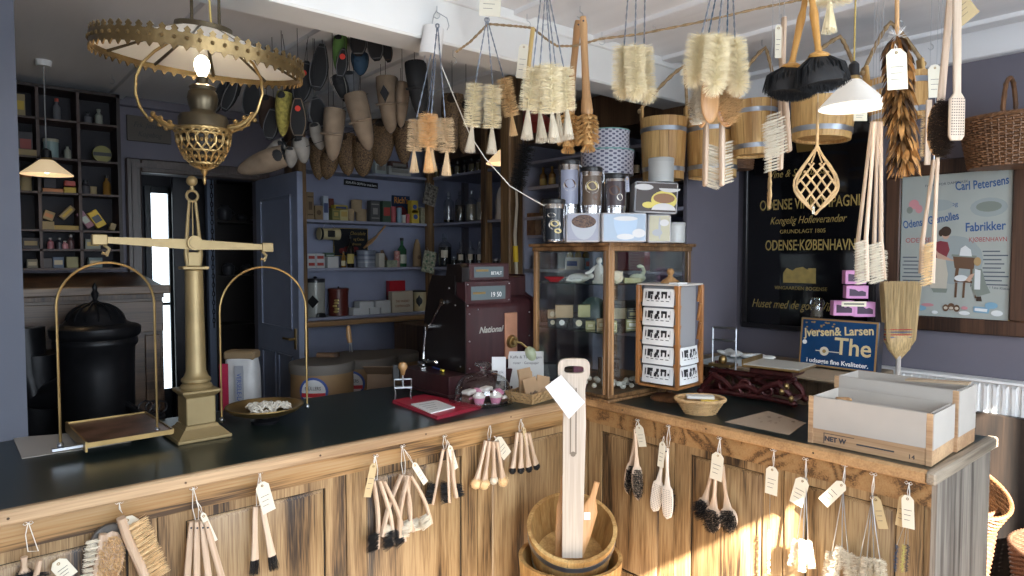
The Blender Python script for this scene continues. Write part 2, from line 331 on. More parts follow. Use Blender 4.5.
# ---------------- brush kit ----------------
_mc={}
def cached(key,fn):
    if key not in _mc: _mc[key]=fn()
    return _mc[key]
def part(name,me_key,fn,mats,parent,loc=(0,0,0),rot=None,scale=1):
    """a part whose mesh is made once and shared"""
    def mk():
        o=fn().build(name,mats); me=o.data; bpy.data.objects.remove(o); return me
    me=cached((me_key,mats.name if not isinstance(mats,list) else mats[0].name),mk); o=bpy.data.objects.new(name,me); C.objects.link(o); o.parent=parent; o.location=loc
    if rot is not None: o.rotation_mode='QUATERNION'; o.rotation_quaternion=rot
    o.scale=(scale,)*3 if not hasattr(scale,'__len__') else scale
    return o
DN=Vector((0,0,-1))
def head_mesh(asp,n=1500,turns=9,fade=.0,wd=.009,flare=0):
    def f():
        m=MB(); rn=random.Random(int(asp*100)+n)
        for i in range(n):
            t=rn.random(); k=round(t*turns*2)/(turns*2); t2=k+(t-k)*.5; a=rn.uniform(0,2*pi)
            z=-t2-math.sin(a+t2*turns*pi)*.012; r=asp*(1+rn.uniform(-.1,.06))*(1-fade*t2)
            if rn.random()<.07: r*=rn.uniform(.7,1.12)
            j=rn.uniform(-.02,.02)
            m.strand((0,0,z),(r*math.cos(a),r*math.sin(a),z+j-flare*t2),wd)
        m.cyl((0,0,.02),(0,0,-1.0),asp*.09,n=6); return m
    return f
def tuft_mesh(asp=.22,n=260,wd=.02,tie=True):
    def f():
        m=MB(); rn=random.Random(n)
        for i in range(n):
            a=rn.uniform(0,2*pi); q=math.sqrt(rn.random()); x,y=math.cos(a)*q,math.sin(a)*q
            m.strand((x*asp*.22,y*asp*.22,0),(x*asp*rn.uniform(.9,1.05),y*asp*rn.uniform(.9,1.05),-1+rn.uniform(0,.06)),wd)
        m.lathe([(asp*.2,.0),(asp*.24,-.12),(asp*.42,-.4),(asp*.7,-.8),(asp*.6,-.85)],n=12)
        if tie: m.lathe([(asp*.25,.02),(asp*.32,-.02),(asp*.25,-.06)],n=10); m.lathe([(asp*.3,-.12),(asp*.36,-.15),(asp*.3,-.18)],n=10)
        return m
    return f
twist_m=plain('twisted_steel',(.22,.25,.30),.35,metal=.8)
def loc(root,P): return (Matrix.Rotation(-root.rotation_euler.z,4,'Z')@(Vector(P)-Vector(root.location)))
def bottle(label,group,top,h0,h1,w,D,bm=None,tl=0,flare=0,wire=None,dj=0,name='bottle_brush',n=1500,lift=0,endtuft=0,asp=None):
    bm=bm or br_cream; P0=dp(*top,D); A=dp(*h0,D+dj); B=dp(*h1,D+dj)
    if lift: P0=P0+(P0-A).normalized()*lift
    t=thing(name,label,'brush',P0,FACE,group); a=loc(t,A); b=loc(t,B); d=(b-a); L=d.length; q=DN.rotation_difference(d.normalized()); r=w*D/670/2
    m=MB(); k=14; p2=[];p3=[]
    for i in range(k*3+1):
        u=i/(k*3); c=Vector((0,0,0)).lerp(a+d*.02,u); an=u*k*2.2; e=.0016; p2.append(c+Vector((math.cos(an),math.sin(an),0))*e); p3.append(c-Vector((math.cos(an),math.sin(an),0))*e)
    m.tube(p2,.0014,5); m.tube(p3,.0014,5); m.tube([Vector((math.sin(2*pi*i/12)*.006,0,.008-math.cos(2*pi*i/12)*.008)) for i in range(12)],.0014,5,closed=True); m.build('wire_handle',wire or twist_m,t)
    A_=asp or round(r/L,2); part('bristles',('head',A_,n,flare),head_mesh(A_,n,flare=flare),bm,t,a,q,L)
    if tl:
        T=tl*D/670; part('tassel',('tuft',.22),tuft_mesh(.22),br_white if bm is br_cream else bm,t,b,DN.rotation_difference((d.normalized()+Vector((random.uniform(-.12,.12),0,-.6))).normalized()),T)
    if endtuft: part('tip_tuft',('burst',),burst_mesh,bm,t,b,q,endtuft*D/670)
    return t
def burst_mesh():
    m=MB(); rn=random.Random(3)
    for i in range(420):
        a=rn.uniform(0,2*pi); e=rn.uniform(-.2,1.45); d=Vector((math.cos(a)*math.cos(e),math.sin(a)*math.cos(e),-math.sin(e)))
        m.strand((0,0,0),d*rn.uniform(.8,1.05),.035)
    m.ell((0,0,0),.2,8,6); return m
def hook(P,label,size=.03,top=None):
    """small screw hook in the ceiling"""
    t=thing('ceiling_hook',label,'hook',P,FACE,'wire hooks in the ceiling and beam'); m=MB()
    m.tube([(0,0,0),(0,0,-size*.8)]+[(math.sin(a)*size*.4,0,-size*1.2-math.cos(a)*size*.4*-1) for a in [0,.6,1.2,1.8,2.4,3.0,3.6,4.2]],.0016,6); m.build('hook_wire',steel,t); return t
tagm=plain('price_tag_card',(.70,.66,.54),.75); ink=plain('ink_dark',(.06,.055,.06),.8); tagb=plain('price_tag_card_buff',(.52,.40,.22),.75)
def price_tag(label,P,ang,w=.035,h=.065,rz=None,group='card price tags tied to the brushes',s0=None,cm=None,tilt=0,back=0):
    """card with eyelet and string; origin at the knot on the nail"""
    t=thing('price_tag',label,'price tag',P,FACE if rz is None else rz,group)
    ang=-ang; w*=1.15; h*=1.12; c=cm or tagm; L=.02 if s0 is None else s0; e=Vector((math.sin(ang)*L,-.004-back,-math.cos(ang)*L))
    m=MB(); m.T=TR(e,(tilt,-ang,0)); k=w*.28; m.prism([(-w/2,-h),(w/2,-h),(w/2,-k*.6),(w/2-k,.006),(-w/2+k,.006),(-w/2,-k*.6)],-.0005,.0005); m.build('card',c,t)
    m=MB(); m.T=TR(e,(tilt,-ang,0)); 
    for i in range(3): m.b2((-w*.32,-.0012,-h*(.42+.16*i)),(w*(.32-.1*i),-.0006,-h*(.42+.16*i)+.0012))
    m.build('writing',ink,t)
    m=MB(); m.T=TR(e,(tilt,-ang,0)); m.tube([(math.cos(a)*.0032,-.001,-.005+math.sin(a)*.0032) for a in [i*pi/4 for i in range(8)]],.0011,5,closed=True); m.build('eyelet',brass,t)
    m=MB(); m.tube([(0,0,0),e*.5+Vector((.004,0,0)),e+Vector((0,-.001,-.005)),e*.5+Vector((-.003,0,0)),(0,0,0)],.0009,5); m.build('string',string,t)
    return t
def string_loop(label,P,pts,rz,group='white string loops on nails'):
    t=thing('string_loop',label,'string',P,rz,group); m=MB(); m.tube([(0,0,0)]+pts+[(0.001,-.001,0)],.0012,5); 
    for s_ in(-1,1): m.tube([(0,-.002,0),(s_*.007,-.004,.006),(s_*.011,-.005,.0),(s_*.006,-.004,-.004),(0,-.002,0)],.001,5)
    m.build('string',string,t); n=MB(); n.cyl((0,.012,0.002),(0,-.006,.004),.0014,n=6); n.build('nail',iron,t); return t
def nail_thing(): pass
def slab(m,pts,ws,th,mi=0,n=10):
    """swept flat wooden handle: pts centre line in xz, ws half widths, th half thickness"""
    N=len(pts); vs=[];fs=[]
    for i,(x,z) in enumerate(pts):
        a=pts[max(i-1,0)];b=pts[min(i+1,N-1)]; d=Vector((b[0]-a[0],0,b[1]-a[1])).normalized(); u=Vector((-d.z,0,d.x)); h=th if not hasattr(th,'__len__') else th[i]
        for k in range(n):
            an=2*pi*k/n; ca,sa=math.cos(an),math.sin(an); ca=math.copysign(abs(ca)**.75,ca); sa=math.copysign(abs(sa)**.75,sa)
            vs.append(Vector((x,0,z))+u*ca*ws[i]+Vector((0,sa*h,0)))
    for i in range(N-1):
        for k in range(n): fs.append((i*n+k,i*n+(k+1)%n,(i+1)*n+(k+1)%n,(i+1)*n+k))
    fs.append(tuple(range(n))); fs.append(tuple((N-1)*n+k for k in range(n))[::-1]); m.add(vs,fs,mi)
def spot_field(m,spots,nrm,L,w,n=14,rn=None,spread=.25,taper=.3):
    rn=rn or random
    for p in spots:
        for i in range(n):
            d=(Vector(nrm)+Vector((rn.uniform(-1,1),rn.uniform(-1,1),rn.uniform(-1,1)))*spread).normalized(); o=Vector((rn.uniform(-1,1),rn.uniform(-1,1),rn.uniform(-1,1)))*w*1.5
            m.strand(Vector(p)+o,Vector(p)+o+d*L*rn.uniform(.88,1.03),w)
# side-profile dish brush: curved handle, head with bristles pointing sideways (s=-1 left)
def dish_side(parent,bm,L=.25,bend=.025,s=-1,hl=.05,bl=.035,sc=1):
    m=MB(); pts=[];ws=[]
    for i in range(15):
        u=i/14; pts.append((s*-1*bend*math.sin(u*pi*.9)*.6+bend*.9*u*u*-s,-L*u)); ws.append(.0055+.003*math.sin(u*pi)*.5+(.0018 if u>.8 else 0))
    slab(m,pts,ws,.0095); m.build('handle',beech,parent)
    m=MB(); rn=random.Random(5); e=pts[-1]; sp=[]
    for i in range(7):
        z=e[1]+.004+i*hl/7
        for y in(-.009,-.003,.003,.009): sp.append((e[0]+s*.005,y,z))
    spot_field(m,sp,(s*1,0,-.28),bl,.0016,12,rn,.16); m.build('bristles',bm,parent)
# paddle brush seen from its wooden back or turned
def paddle(parent,bm,L=.24,hw=.028,hl=.085,face=1,round_=False,dots=True,bl=.018,wm=None,ex=.5):
    """face=1: wooden back to the viewer, bristles behind; face=-1 bristles to the viewer"""
    m=MB(); pts=[];ws=[]
    for i in range(13):
        u=i/12; z=-(L-hl)*u; pts.append((0,z)); ws.append(.0085-.002*math.sin(u*pi)+(hw*.42-.0065)*max(0,u-.7)/.3)
    for i in range(1,15):
        v=i/14; z=-(L-hl)-hl*v; q=math.sin(pi*min(1,(v*.86+.14)))**(ex if not round_ else .6); pts.append((0,z)); ws.append(max(.0015,hw*min(1,q)))
    slab(m,pts,ws,.006,n=12); m.build('handle',wm or beech,parent)
    rn=random.Random(9); m=MB(); sp=[]
    nx=max(3,int(hw*2/.008)); nz=int(hl/.009)
    for i in range(nx):
        for j in range(nz):
            x=(i-(nx-1)/2)*.0075; z=-(L-hl)-hl*(.12+.8*j/(nz-1))
            v=((-z-(L-hl))/hl-.5)*2
            if (x/hw)**2+v**2<.92: sp.append((x,face*.005,z))
    spot_field(m,sp,(0,face,0),bl,.0014,13,rn,.42); m.build('bristles',bm,parent)
    if face>0 and dots:
        m=MB()
        for p in sp: m.cyl((p[0],-.0058,p[2]),(p[0],-.0064,p[2]),.0016,n=6)
        tag(m.build('pin_holes',ink,parent),kind='stuff')
    h=MB(); h.cyl((0,-.0098,-.012),(0,.0098,-.012),.0028,n=8); h.build('hanging_hole',ink,parent)
def round_scrub(parent,bm,L=.2,r=.03,col=None):
    m=MB(); pts=[(0,-L*i/10*.82) for i in range(11)]; slab(m,pts,[.008-.002*math.sin(i/10*pi)+.006*max(0,i-7)/3 for i in range(11)],.008); m.build('handle',col or beech,parent)
    z=-L*.82; rn=random.Random(4); m=MB()
    for i in range(900):
        a=rn.uniform(0,2*pi); e=rn.uniform(-1.2,1.45); d=Vector((math.cos(a)*math.cos(e),math.sin(a)*math.cos(e)*.7,-math.sin(e)*.9)); m.strand(Vector((0,0,z-r*.6))+d*r*.3,Vector((0,0,z-r*.6))+d*r*rn.uniform(.9,1.05),.0016)
    m.ell((0,0,z-r*.6),(r*.75,r*.55,r*.7)); m.build('bristles',bm,parent)
def pair_thing(name,label,P,rz,group,fn,tilt=0,dy=0,cat='brush',yaw=0):
    t=thing(name,label,cat,P,rz,group,rot=(0,0,rz)); t.location=Vector(P)+Matrix.Rotation(rz,3,'Z')@Vector((0,-dy,0))
    t.rotation_euler=(Matrix.Rotation(rz,4,'Z')@Matrix.Rotation(tilt,4,'Y')@Matrix.Rotation(yaw,4,'Z')).to_euler(); fn(t); return t
# ---------------- brushes hung on nails along the counter front ----------------
YF=2.135; XF=2.266
def LP(x,y,dy=.03): return oy(x,y,YF-dy)
def RP(x,y,dy=.03): return ox(x,y,XF-dy)
RZR=R(-90)
# left run, group by group (pixel of nail, pixel of brush tops)
def set_on_left(nx,ny,top,items,label,group,tagspec=None,rz=0,plane=LP,loops=None):
    N=plane(nx,ny,.012); tp=plane(*top,.03); M=Matrix.Rotation(-rz,3,'Z'); d=M@(tp-N)
    string_loop(label[0],N,[d*.6+Vector((-.008,0,0)),d+Vector((-.004,0,.0)),d+Vector((.004,0,0)),d*.6+Vector((.009,0,0))],rz,group+' strings')
    for i,(dx,tilt,fn,lab,dy,yaw) in enumerate(items):
        pair_thing('hanging_brush',lab,tp+Matrix.Rotation(rz,3,'Z')@Vector((dx,0,0)),rz,group,fn,R(tilt),.0+dy,yaw=R(yaw))
    if tagspec:
        a,w_,h_,s0,cm,lab=tagspec[:6]; price_tag(lab,plane(*(tagspec[6] if len(tagspec)>6 else (nx,ny)),.055),R(a),w_,h_,rz,'price tags on the counter front',s0,cm)
bl=lambda t:dish_side(t,br_black,.25,.045,-1,.060,.040); wh=lambda t:dish_side(t,br_white,.215,.045,1,.040,.036); whl=lambda t:dish_side(t,br_white,.21,.04,-1,.040,.036)
set_on_left(375,456,(376,480),[(-.010,7,bl,'leftmost black-bristled dish brush with curved handle in the bundle of three',.0,12),(.006,-2,bl,'middle black-bristled dish brush with curved handle in the bundle of three',.014,5),(.016,-8,bl,'rightmost black-bristled dish brush with curved handle in the bundle of three',.026,0)],
 ['white string holding the three black dish brushes on the left counter'],'curved dish brushes with black bristles',(14,.024,.10,.03,tagb,'buff card tag hanging behind the three black dish brushes'))
set_on_left(402,446,(404,474),[(-.012,10,wh,'leftmost white-bristled dish brush in the fanned bundle of five',.0,10),(-.006,6,whl,'second from left white-bristled dish brush in the fanned bundle',.012,0),(.002,-2,wh,'middle white-bristled dish brush in the fanned bundle of five',.022,8),(.010,-11,whl,'second from right white-bristled dish brush in the fanned bundle',.03,-8),(.016,-17,wh,'rightmost white-bristled dish brush in the fanned bundle of five',.008,0)],
 ['white string holding the five white dish brushes on the left counter'],'curved dish brushes with white bristles',(-32,.020,.085,.075,tagm,'white card tag crossing the fanned white dish brushes',(404,449)))
pn=lambda t:paddle(t,br_black,.21,.020,.085,1,dots=True,bl=.03); pn2=lambda t:dish_side(t,br_black,.19,.02,1,.05,.03)
set_on_left(444,436,(445,449),[(-.008,14,pn,'left dotted paddle brush with black bristles under the red folder',.0,55),(.004,-2,pn,'middle dotted paddle brush with black bristles under the red folder',.012,50),(.014,-13,pn2,'right black brush behind the narrow tag under the red folder',.024,0)],
 ['white string holding three black paddle brushes below the red folder'],'dotted paddle brushes with black bristles',(-18,.020,.085,.03,tagm,'narrow white tag among the black paddle brushes',(447,440)))
rd=lambda t:round_scrub(t,br_tan,.19,.026); rw=lambda t:round_scrub(t,br_white,.18,.02)
set_on_left(490,423,(489,440),[(-.016,17,rd,'leftmost round vegetable brush below the glass cake dome',.0,0),(-.008,9,rd,'second round vegetable brush from the left below the cake dome',.014,0),(.002,-1,rw,'pale slim round brush in the middle below the cake dome',.026,0),(.010,-11,rd,'rightmost round vegetable brush with tan bristles below the cake dome',.04,0)],
 ['white string holding the round vegetable brushes below the cake dome'],'round vegetable brushes below the cake dome',(-36,.042,.085,.02,tagm,'wide white tag beside the round vegetable brushes',(494,436)))
bk=lambda t:round_scrub(t,br_black,.18,.018)
set_on_left(521,418,(520,432),[(-.014,10,bk,'leftmost slim black brush by the inner corner of the counter',.0,0),(-.004,1,bk,'second slim black brush from the left by the inner corner',.014,0),(.006,-8,bk,'third slim black brush from the left by the inner corner',.026,0),(.016,-17,bk,'rightmost slim black brush by the inner corner of the counter',.036,0)],
 ['white string holding four slim black brushes by the inner corner'],'slim black brushes by the inner corner',(-14,.016,.07,.03,tagb,'small buff tag beside the four slim black brushes',(522,422)))
cl1=lambda t:clog_stick(t)
def clog_stick(t):
    m=MB(); slab(m,[(0,0),(0,-.04),(.002,-.10),(.004,-.17)],[.008,.0085,.009,.013],.005); m.build('handle',beech,t)
    m=MB(); sp=[(.004+.005*i,y,-.17) for i in(-2,-1,0,1,2) for y in(-.003,.003)]; spot_field(m,sp,(0,0,-1),.05,.0016,16,random.Random(2),.12); m.build('bristles',br_black,t)
set_on_left(260,472,(258,506),[(-.008,3,clog_stick,'left flat-handled black brush under the tag near the brass scale pan',.0,0),(.010,-8,clog_stick,'right flat-handled black brush under the tag near the brass scale pan',.012,0)],
 ['white string holding two flat-handled brushes below the brass scale pan'],'flat-handled black brushes',(-14,.036,.085,.014,tagm,'white tag in front of the two flat-handled black brushes',(260,480)))
def peg(t):
    m=MB(); slab(m,[(0,0),(0,-.05),(.0,-.20),(.0,-.26)],[.006,.009,.010,.012],.005); m.build('handle',beech,t); h=MB(); h.cyl((0,-.0062,-.018),(0,.0062,-.018),.003,n=8); h.build('hanging_hole',ink,t)
    m=MB(); sp=[(.004*i,y,-.255) for i in(-2,-1,0,1,2) for y in(-.003,.003)]; spot_field(m,sp,(0,0,-1),.04,.0015,12,random.Random(2),.1); m.build('bristles',br_black,t)
set_on_left(193,488,(197,520),[(-.016,5,peg,'leftmost long pale wooden brush handle hanging below the scale column',.0,0),(-.004,1,peg,'second long pale wooden brush handle below the scale column',.012,0),(.008,-5,peg,'third long pale wooden brush handle below the scale column',.02,0),(.016,-13,peg,'rightmost long pale wooden brush handle, slanting, below the scale column',.03,0)],
 ['knotted white string holding the long pale handles below the scale column'],'long pale wooden brush handles',(-20,.014,.085,.05,tagm,'thin white tag among the long pale wooden handles',(196,500)))
# bundle at 120: big wood-backed brushes
def bigpad(bm,wm=None,L=.26,hw=.034): return lambda t:paddle(t,bm,L,hw,.17,-1,dots=False,bl=.022,wm=wm)
def sidebrush(t):
    m=MB(); pts=[(0,0),(.006,-.05),(.016,-.10),(.028,-.15),(.04,-.21)]; slab(m,pts,[.012,.012,.012,.013,.012],.016); m.build('handle',beech,t)
    m=MB(); sp=[]
    for i in range(13):
        u=i/12; x=.014+.034*u; z=-.035-.165*u
        for y in(-.012,-.004,.004,.012): sp.append((x,y,z))
    spot_field(m,sp,(.96,0,.28),.052,.0017,9,random.Random(3),.1); m.build('bristles',br_tan,t)
N=LP(119,502,.012); string_loop('white string holding the large scrubbing brushes at the far left',N,[(.003,0,-.02),(.008,0,-.034),(.0,0,-.02)],0,'large brush strings')
pair_thing('scrubbing_brush','large scrubbing brush with a strip of tan bristles facing right, nearest the frame edge',LP(121,518,.06),0,'large scrubbing brushes',sidebrush,R(-6),.0)
def round_pad(t):
    m=MB(); m.ell((0,.008,-.08),(.036,.012,.075)); m.build('back',beech,t); m=MB(); sp=[(x*.0085,0,-.08+z*.010) for x in range(-3,4) for z in range(-6,7) if (x/3.6)**2+(z/6.6)**2<1]; spot_field(m,sp,(0,-1,0),.018,.0018,14,random.Random(3),.5); m.build('bristles',br_tan,t)
def comb(t):
    m=MB(); slab(m,[(0,0),(-.004,-.05),(-.01,-.10),(-.012,-.16)],[.010,.012,.014,.012],.012); m.build('handle',beech,t)
    m=MB(); sp=[(-.006-.01*i/9,y,-.015-.135*i/9) for i in range(10) for y in(-.008,0,.008)]; spot_field(m,sp,(-1,0,-.05),.034,.0022,10,random.Random(3),.12); m.build('bristles',br_white,t)
pair_thing('scrubbing_brush','small brush with a comb of white bristles facing left, at the far left bundle',LP(103,534,.04),0,'large scrubbing brushes',comb,R(3),.0)
pair_thing('scrubbing_brush','oval scrubbing brush with tan bristles facing out, at the far left bundle',LP(113,530,.05),0,'large scrubbing brushes',lambda t:round_pad(t),R(6),.0)
def ring(t):
    m=MB(); m.T=TR((0,0,-.045),(R(90),0,0)); m.lathe([(.034,-.012),(.05,-.004),(.05,.010),(.032,.012)],n=18); m.build('band',mat('grey_felt_band',(.12,.11,.10),.8,var=.4,scale=40),t)
pair_thing('rolled_band','dark grey rolled band hanging behind the large scrubbing brushes',LP(110,525,.012),0,None,ring,0,0,cat='band')
price_tag('square white paper tag behind the large scrubbing brush at far left',LP(127,518,.015),R(0),.05,.05,0,'price tags on the counter front',.0)
# bundle at 30
N=LP(28,523,.012); string_loop('knotted white string holding black brushes at the left edge of the frame',N,[(-.006,0,-.03),(-.002,0,-.075),(.02,0,-.08),(.008,0,-.03)],0,'edge strings')
pair_thing('hanging_brush','round black brush at the left edge of the frame',LP(24,557,.03),0,'black brushes at the left edge',lambda t:round_scrub(t,br_black,.05,.03),R(0),0)
pair_thing('hanging_brush','small black brush with pale wooden back at the left edge of the frame',LP(40,560,.05),0,'black brushes at the left edge',lambda t:dish_side(t,br_black,.10,.01,1,.07,.03),R(4),0)
price_tag('folded white tag beside the black brushes at the left edge',LP(57,562,.02),R(-30),.035,.05,0,'price tags on the counter front',.0)
# ---- right run ----
def set_on_right(*a,**k): set_on_left(*a,rz=RZR,plane=RP,**k)
prof=lambda t:(paddle(t,br_black,.30,.024,.145,-1,dots=False,bl=.022))
set_on_right(638,420,(637,428),[(-.004,9,prof,'left hand brush with black bristles under the display case',.0,60),(.010,-3,prof,'right hand brush with black bristles under the display case',.022,50)],
 ['white string holding two black-bristled hand brushes under the display case'],'hand brushes with black bristles under the display case',(-14,.036,.075,.014,tagm,'white tag on the pair of black hand brushes under the display case',(639,423)))
pw=mat('whitened_wood',(.72,.66,.58),.5,var=.06,scale=20)
pad=lambda t:paddle(t,br_black,.29,.028,.135,1,dots=True,bl=.022,wm=pw,ex=.25)
set_on_right(669,426,(668,447),[(-.016,10,pad,'left of the two pale dotted paddle brushes beside the cast iron scale',.0,8),(.008,-1,pad,'right of the two pale dotted paddle brushes beside the cast iron scale',.016,4)],
 ['white string holding the two pale dotted paddle brushes'],'pale dotted paddle brushes',(6,.026,.09,.03,tagm,'white tag behind the two pale dotted paddle brushes',(664,436)))
rb=lambda t:paddle(t,br_black,.25,.034,.090,-1,True,False,.028); rb2=lambda t:paddle(t,br_black,.24,.032,.085,-1,True,False,.028)
set_on_right(720,438,(718,464),[(-.016,14,rb2,'left round black scrub brush behind the others on the right counter',.0,0),(.004,3,lambda t:paddle(t,br_black,.265,.038,.10,-1,True,False,.018),'middle round black scrub brush, bristles facing out, on the right counter',.018,0),(.018,-9,rb,'right round black scrub brush on the right counter',.0,20)],
 ['white string holding three round black scrub brushes'],'round black scrub brushes',(5,.044,.09,.055,tagm,'wide white tag on the three round black scrub brushes',(720,440)))
# thin wire with a hanging tag only
t=RP(774,450,.012); string_loop('white string holding the thin straw cleaner on the right counter',t,[(.002,0,-.03),(.0,0,-.07),(-.004,0,-.03)],RZR,'thin string')
pair_thing('straw_cleaner','single thin white straw cleaner hanging where the sun hits the counter',RP(770,497,.02),RZR,None,lambda t:(MB().cyl((0,0,0.02),(0,0,-.12),.0015,n=6).build('wire_handle',steel,t),part('bristles',('thin',),head_mesh(.035,500,14),br_white,t,(0,0,-.12),None,.16)),R(0),0,cat='brush')
price_tag('white tag with a string bow, leftmost of the tags in the sunlit stretch',RP(773,466,.03),R(2),.040,.085,RZR,'price tags on the counter front',.008)
def wire_bundle(nx,ny,hx,hy,lst,name,lab,grp,D0,tagd):
    N=RP(nx,ny,.012); d=Matrix.Rotation(-RZR,3,'Z')@(RP(hx,hy,.02)-N)
    string_loop('white string holding the '+lab,N,[d*.5+Vector((.003,0,0)),d,d*.5+Vector((-.003,0,0))],RZR,'strings above the wire brushes')
    for i,(x0,y0,x1,y1,wd) in enumerate(lst):
        P0=RP(hx,hy,.024+.004*i); A=RP(x0,y0,.03+.012*(i%2)+.004*i); B=RP(x1,y1,.03+.012*(i%2)+.004*i)
        t=thing('bottle_brush',['leftmost','second from left','third from left','fourth from left','rightmost'][i if i<len(lst)-1 else 4]+' of the '+lab,'brush',P0,RZR,grp)
        a=loc(t,A); b=loc(t,B); L=(b-a).length; m=MB(); m.tube([(0,0,.004),a*.5+Vector((0,-.002,0)),a],.0016,6); m.tube([(math.sin(2*pi*q/10)*.005,0,.008-math.cos(2*pi*q/10)*.006) for q in range(10)],.0012,5,closed=True); m.build('wire_handle',steel,t)
        r=wd*(A-O).dot(FW)/670/2; part('bristles',('head',round(r/L,2),1300,0),head_mesh(round(r/L,2),1300,12),br_white,t,a,DN.rotation_difference((b-a).normalized()),L)
    price_tag(*tagd)
wire_bundle(806,459,806,482,[(797,540,791,565,8),(803,540,802,572,8),(808,541,812,568,8)],'b','three small white wire brushes below the front crate','small white wire brushes',2.3,('slanting white tag on the three small white wire brushes',RP(804,478,.03),R(14),.042,.085,RZR,'price tags on the counter front',.006))
wire_bundle(845,465,843,492,[(832,553,826,590,13),(842,548,826,592,13),(848,553,852,592,13)],'b','three cream wire bottle brushes crossing each other','crossing cream wire brushes',2.2,('white tag tilted left above the crossing cream wire brushes',RP(843,484,.035),R(38),.034,.09,RZR,'price tags on the counter front',.0))
wire_bundle(874,474,872,500,[(860,558,856,598,12),(867,558,866,600,12),(874,559,876,600,12),(880,560,884,600,12)],'b','four cream wire bottle brushes near the counter end','cream wire brushes near the counter end',2.1,('buff tag half hidden behind the four cream wire brushes',RP(876,498,.012),R(-16),.026,.085,RZR,'price tags on the counter front',.0,tagb))
# last bundle: coloured fine cleaners
N=RP(909,483,.012); string_loop('white string on the last nail before the counter corner',N,[(.002,0,-.02),(.004,0,-.07),(-.004,0,-.03)],RZR,'strings above the wire brushes')
for i,(cx,colr,lb) in enumerate(((897,(.05,.08,.14),'dark blue'),(904,(.55,.5,.15),'yellow'),(908,(.03,.04,.06),'black'))):
    t=thing('pipe_cleaner',lb+' thin bristle cleaner on the last nail before the counter corner','brush',RP(908,515,.03),RZR,'thin coloured cleaners'); a=loc(t,RP(cx,545,.03)); b=loc(t,RP(cx-2,572,.03)); MB().tube([(0,0,0),a],.001,5).build('wire_handle',steel,t)
    part('bristles',('thin2',i),head_mesh(.08,400,14),mat('thin_bristle_%s'%lb.replace(' ','_'),colr,.6),t,a,DN.rotation_difference((b-a).normalized()),(b-a).length)
price_tag('narrow white tag hanging on the last nail before the counter corner',RP(908,497,.035),R(-3),.030,.085,RZR,'price tags on the counter front',.0)
price_tag('buff tag behind the narrow white tag on the last nail',RP(905,497,.018),R(6),.026,.085,RZR,'price tags on the counter front',.0,tagb)
# ================= hanging from the ceiling =================
# --- twisted cord strung below the beam ---
cp=[dp(456,52,2.6),dp(470,42,2.58),dp(488,24,2.56),dp(515,26,2.6),dp(533,28,2.65),dp(545,38,2.6),dp(557,46,2.6),dp(575,46,2.6),dp(600,39,2.62),dp(640,34,2.6),dp(700,22,2.55),dp(760,8,2.5),dp(800,0,2.45),dp(850,-14,2.4)]
t=thing('rope_cord','brown twisted cord strung under the white ceiling beam','rope',cp[0],0); m=MB()
fine=[]
for i in range(len(cp)-1):
    for k in range(12): fine.append(cp[i].lerp(cp[i+1],k/12)-cp[0])
m.tube(fine,[.0045+.0012*math.sin(i*2.1) for i in range(len(fine))],7); m.build('cord',rope_m,t)
# --- wooden post with things hung on it ---
PO=Vector((2.50,3.03,0)); pr=oy(515,250,3.03)
t=thing('wooden_post','rough brown wooden post rising behind the cash register to the ceiling','post',(pr.x,3.06,0),R(0)); m=MB(); m.b2((-.055,-.045,0),(.055,.045,CZ),bv=.008); m.build('post_shaft',postw,t)
t=thing('peeled_cane','pale peeled cane hanging on the wooden post with a yellow sticker','cane',oy(516,180,2.99),FACE); a=[loc(t,oy(*p,3.004)) for p in ((516,180),(517,205),(515,235),(516,262),(517,290))]
MB().tube(a,[.007,.008,.010,.010,.009],8).build('cane_stick',plain('peeled_cane',(.62,.55,.44),.6),t); m=MB(); m.tube([a[2].lerp(a[3],.4),a[2].lerp(a[3],1.0)],.0155,10); m.build('yellow_sticker',plain('yellow_sticker',(.85,.55,.03),.6),t)
t=thing('chimney_brush','black bottle brush hanging head-down on the wooden post','brush',dp(530,120,3.5),FACE); a=loc(t,dp(527,145,3.45)); b=loc(t,dp(518,182,3.42))
MB().tube([(0,0,.04),a],.003,6).build('wire_handle',iron,t); q=DN.rotation_difference((b-a).normalized()); part('bristles',('head',.24,1500,0),head_mesh(.24,1500),br_black,t,a,q,(b-a).length); part('tip_tuft',('burst',),burst_mesh,br_black,t,b,q,.055)
hook(dp(530,104,3.5)+Vector((0,0,.0)),'hook on the wooden post holding the black chimney brush',.03)
# --- white paper roll on a wire holder, left of the bottle brushes ---
P=dp(437,6,2.62); hook(P,'wire hook on the beam above the white paper roll',.03)
t=thing('paper_roll_holder','white paper roll hanging on a bent wire holder from the beam','paper roll',dp(433,32,2.60),FACE)
m=MB(); m.tube([loc(t,dp(*q,2.6)) for q in ((437,10),(434,15),(424,60),(426,63))],.0018,6); m.tube([loc(t,dp(*q,2.6)) for q in ((437,12),(447,18),(449,26),(447,30))],.0018,6); m.build('wire_holder',steel,t)
a=loc(t,dp(434,28,2.6)); b=loc(t,dp(430,56,2.6)); m=MB(); m.cyl(a,b,.040,.044,n=24); m.build('paper_roll',plain('white_paper',(.72,.70,.68),.8),t); 
t=thing('hanging_string','long white string sagging from the beam down to the display case','string',dp(437,58,2.6),0); pts=[dp(*q,d)-t.location for q,d in (((440,62),2.6),((452,92),2.7),((470,135),2.8),((485,158),2.85),((510,186),2.9),((530,198),2.9),((543,205),2.9),((560,211),2.92))]; MB().tube(pts,.0022,6).build('string',string,t)
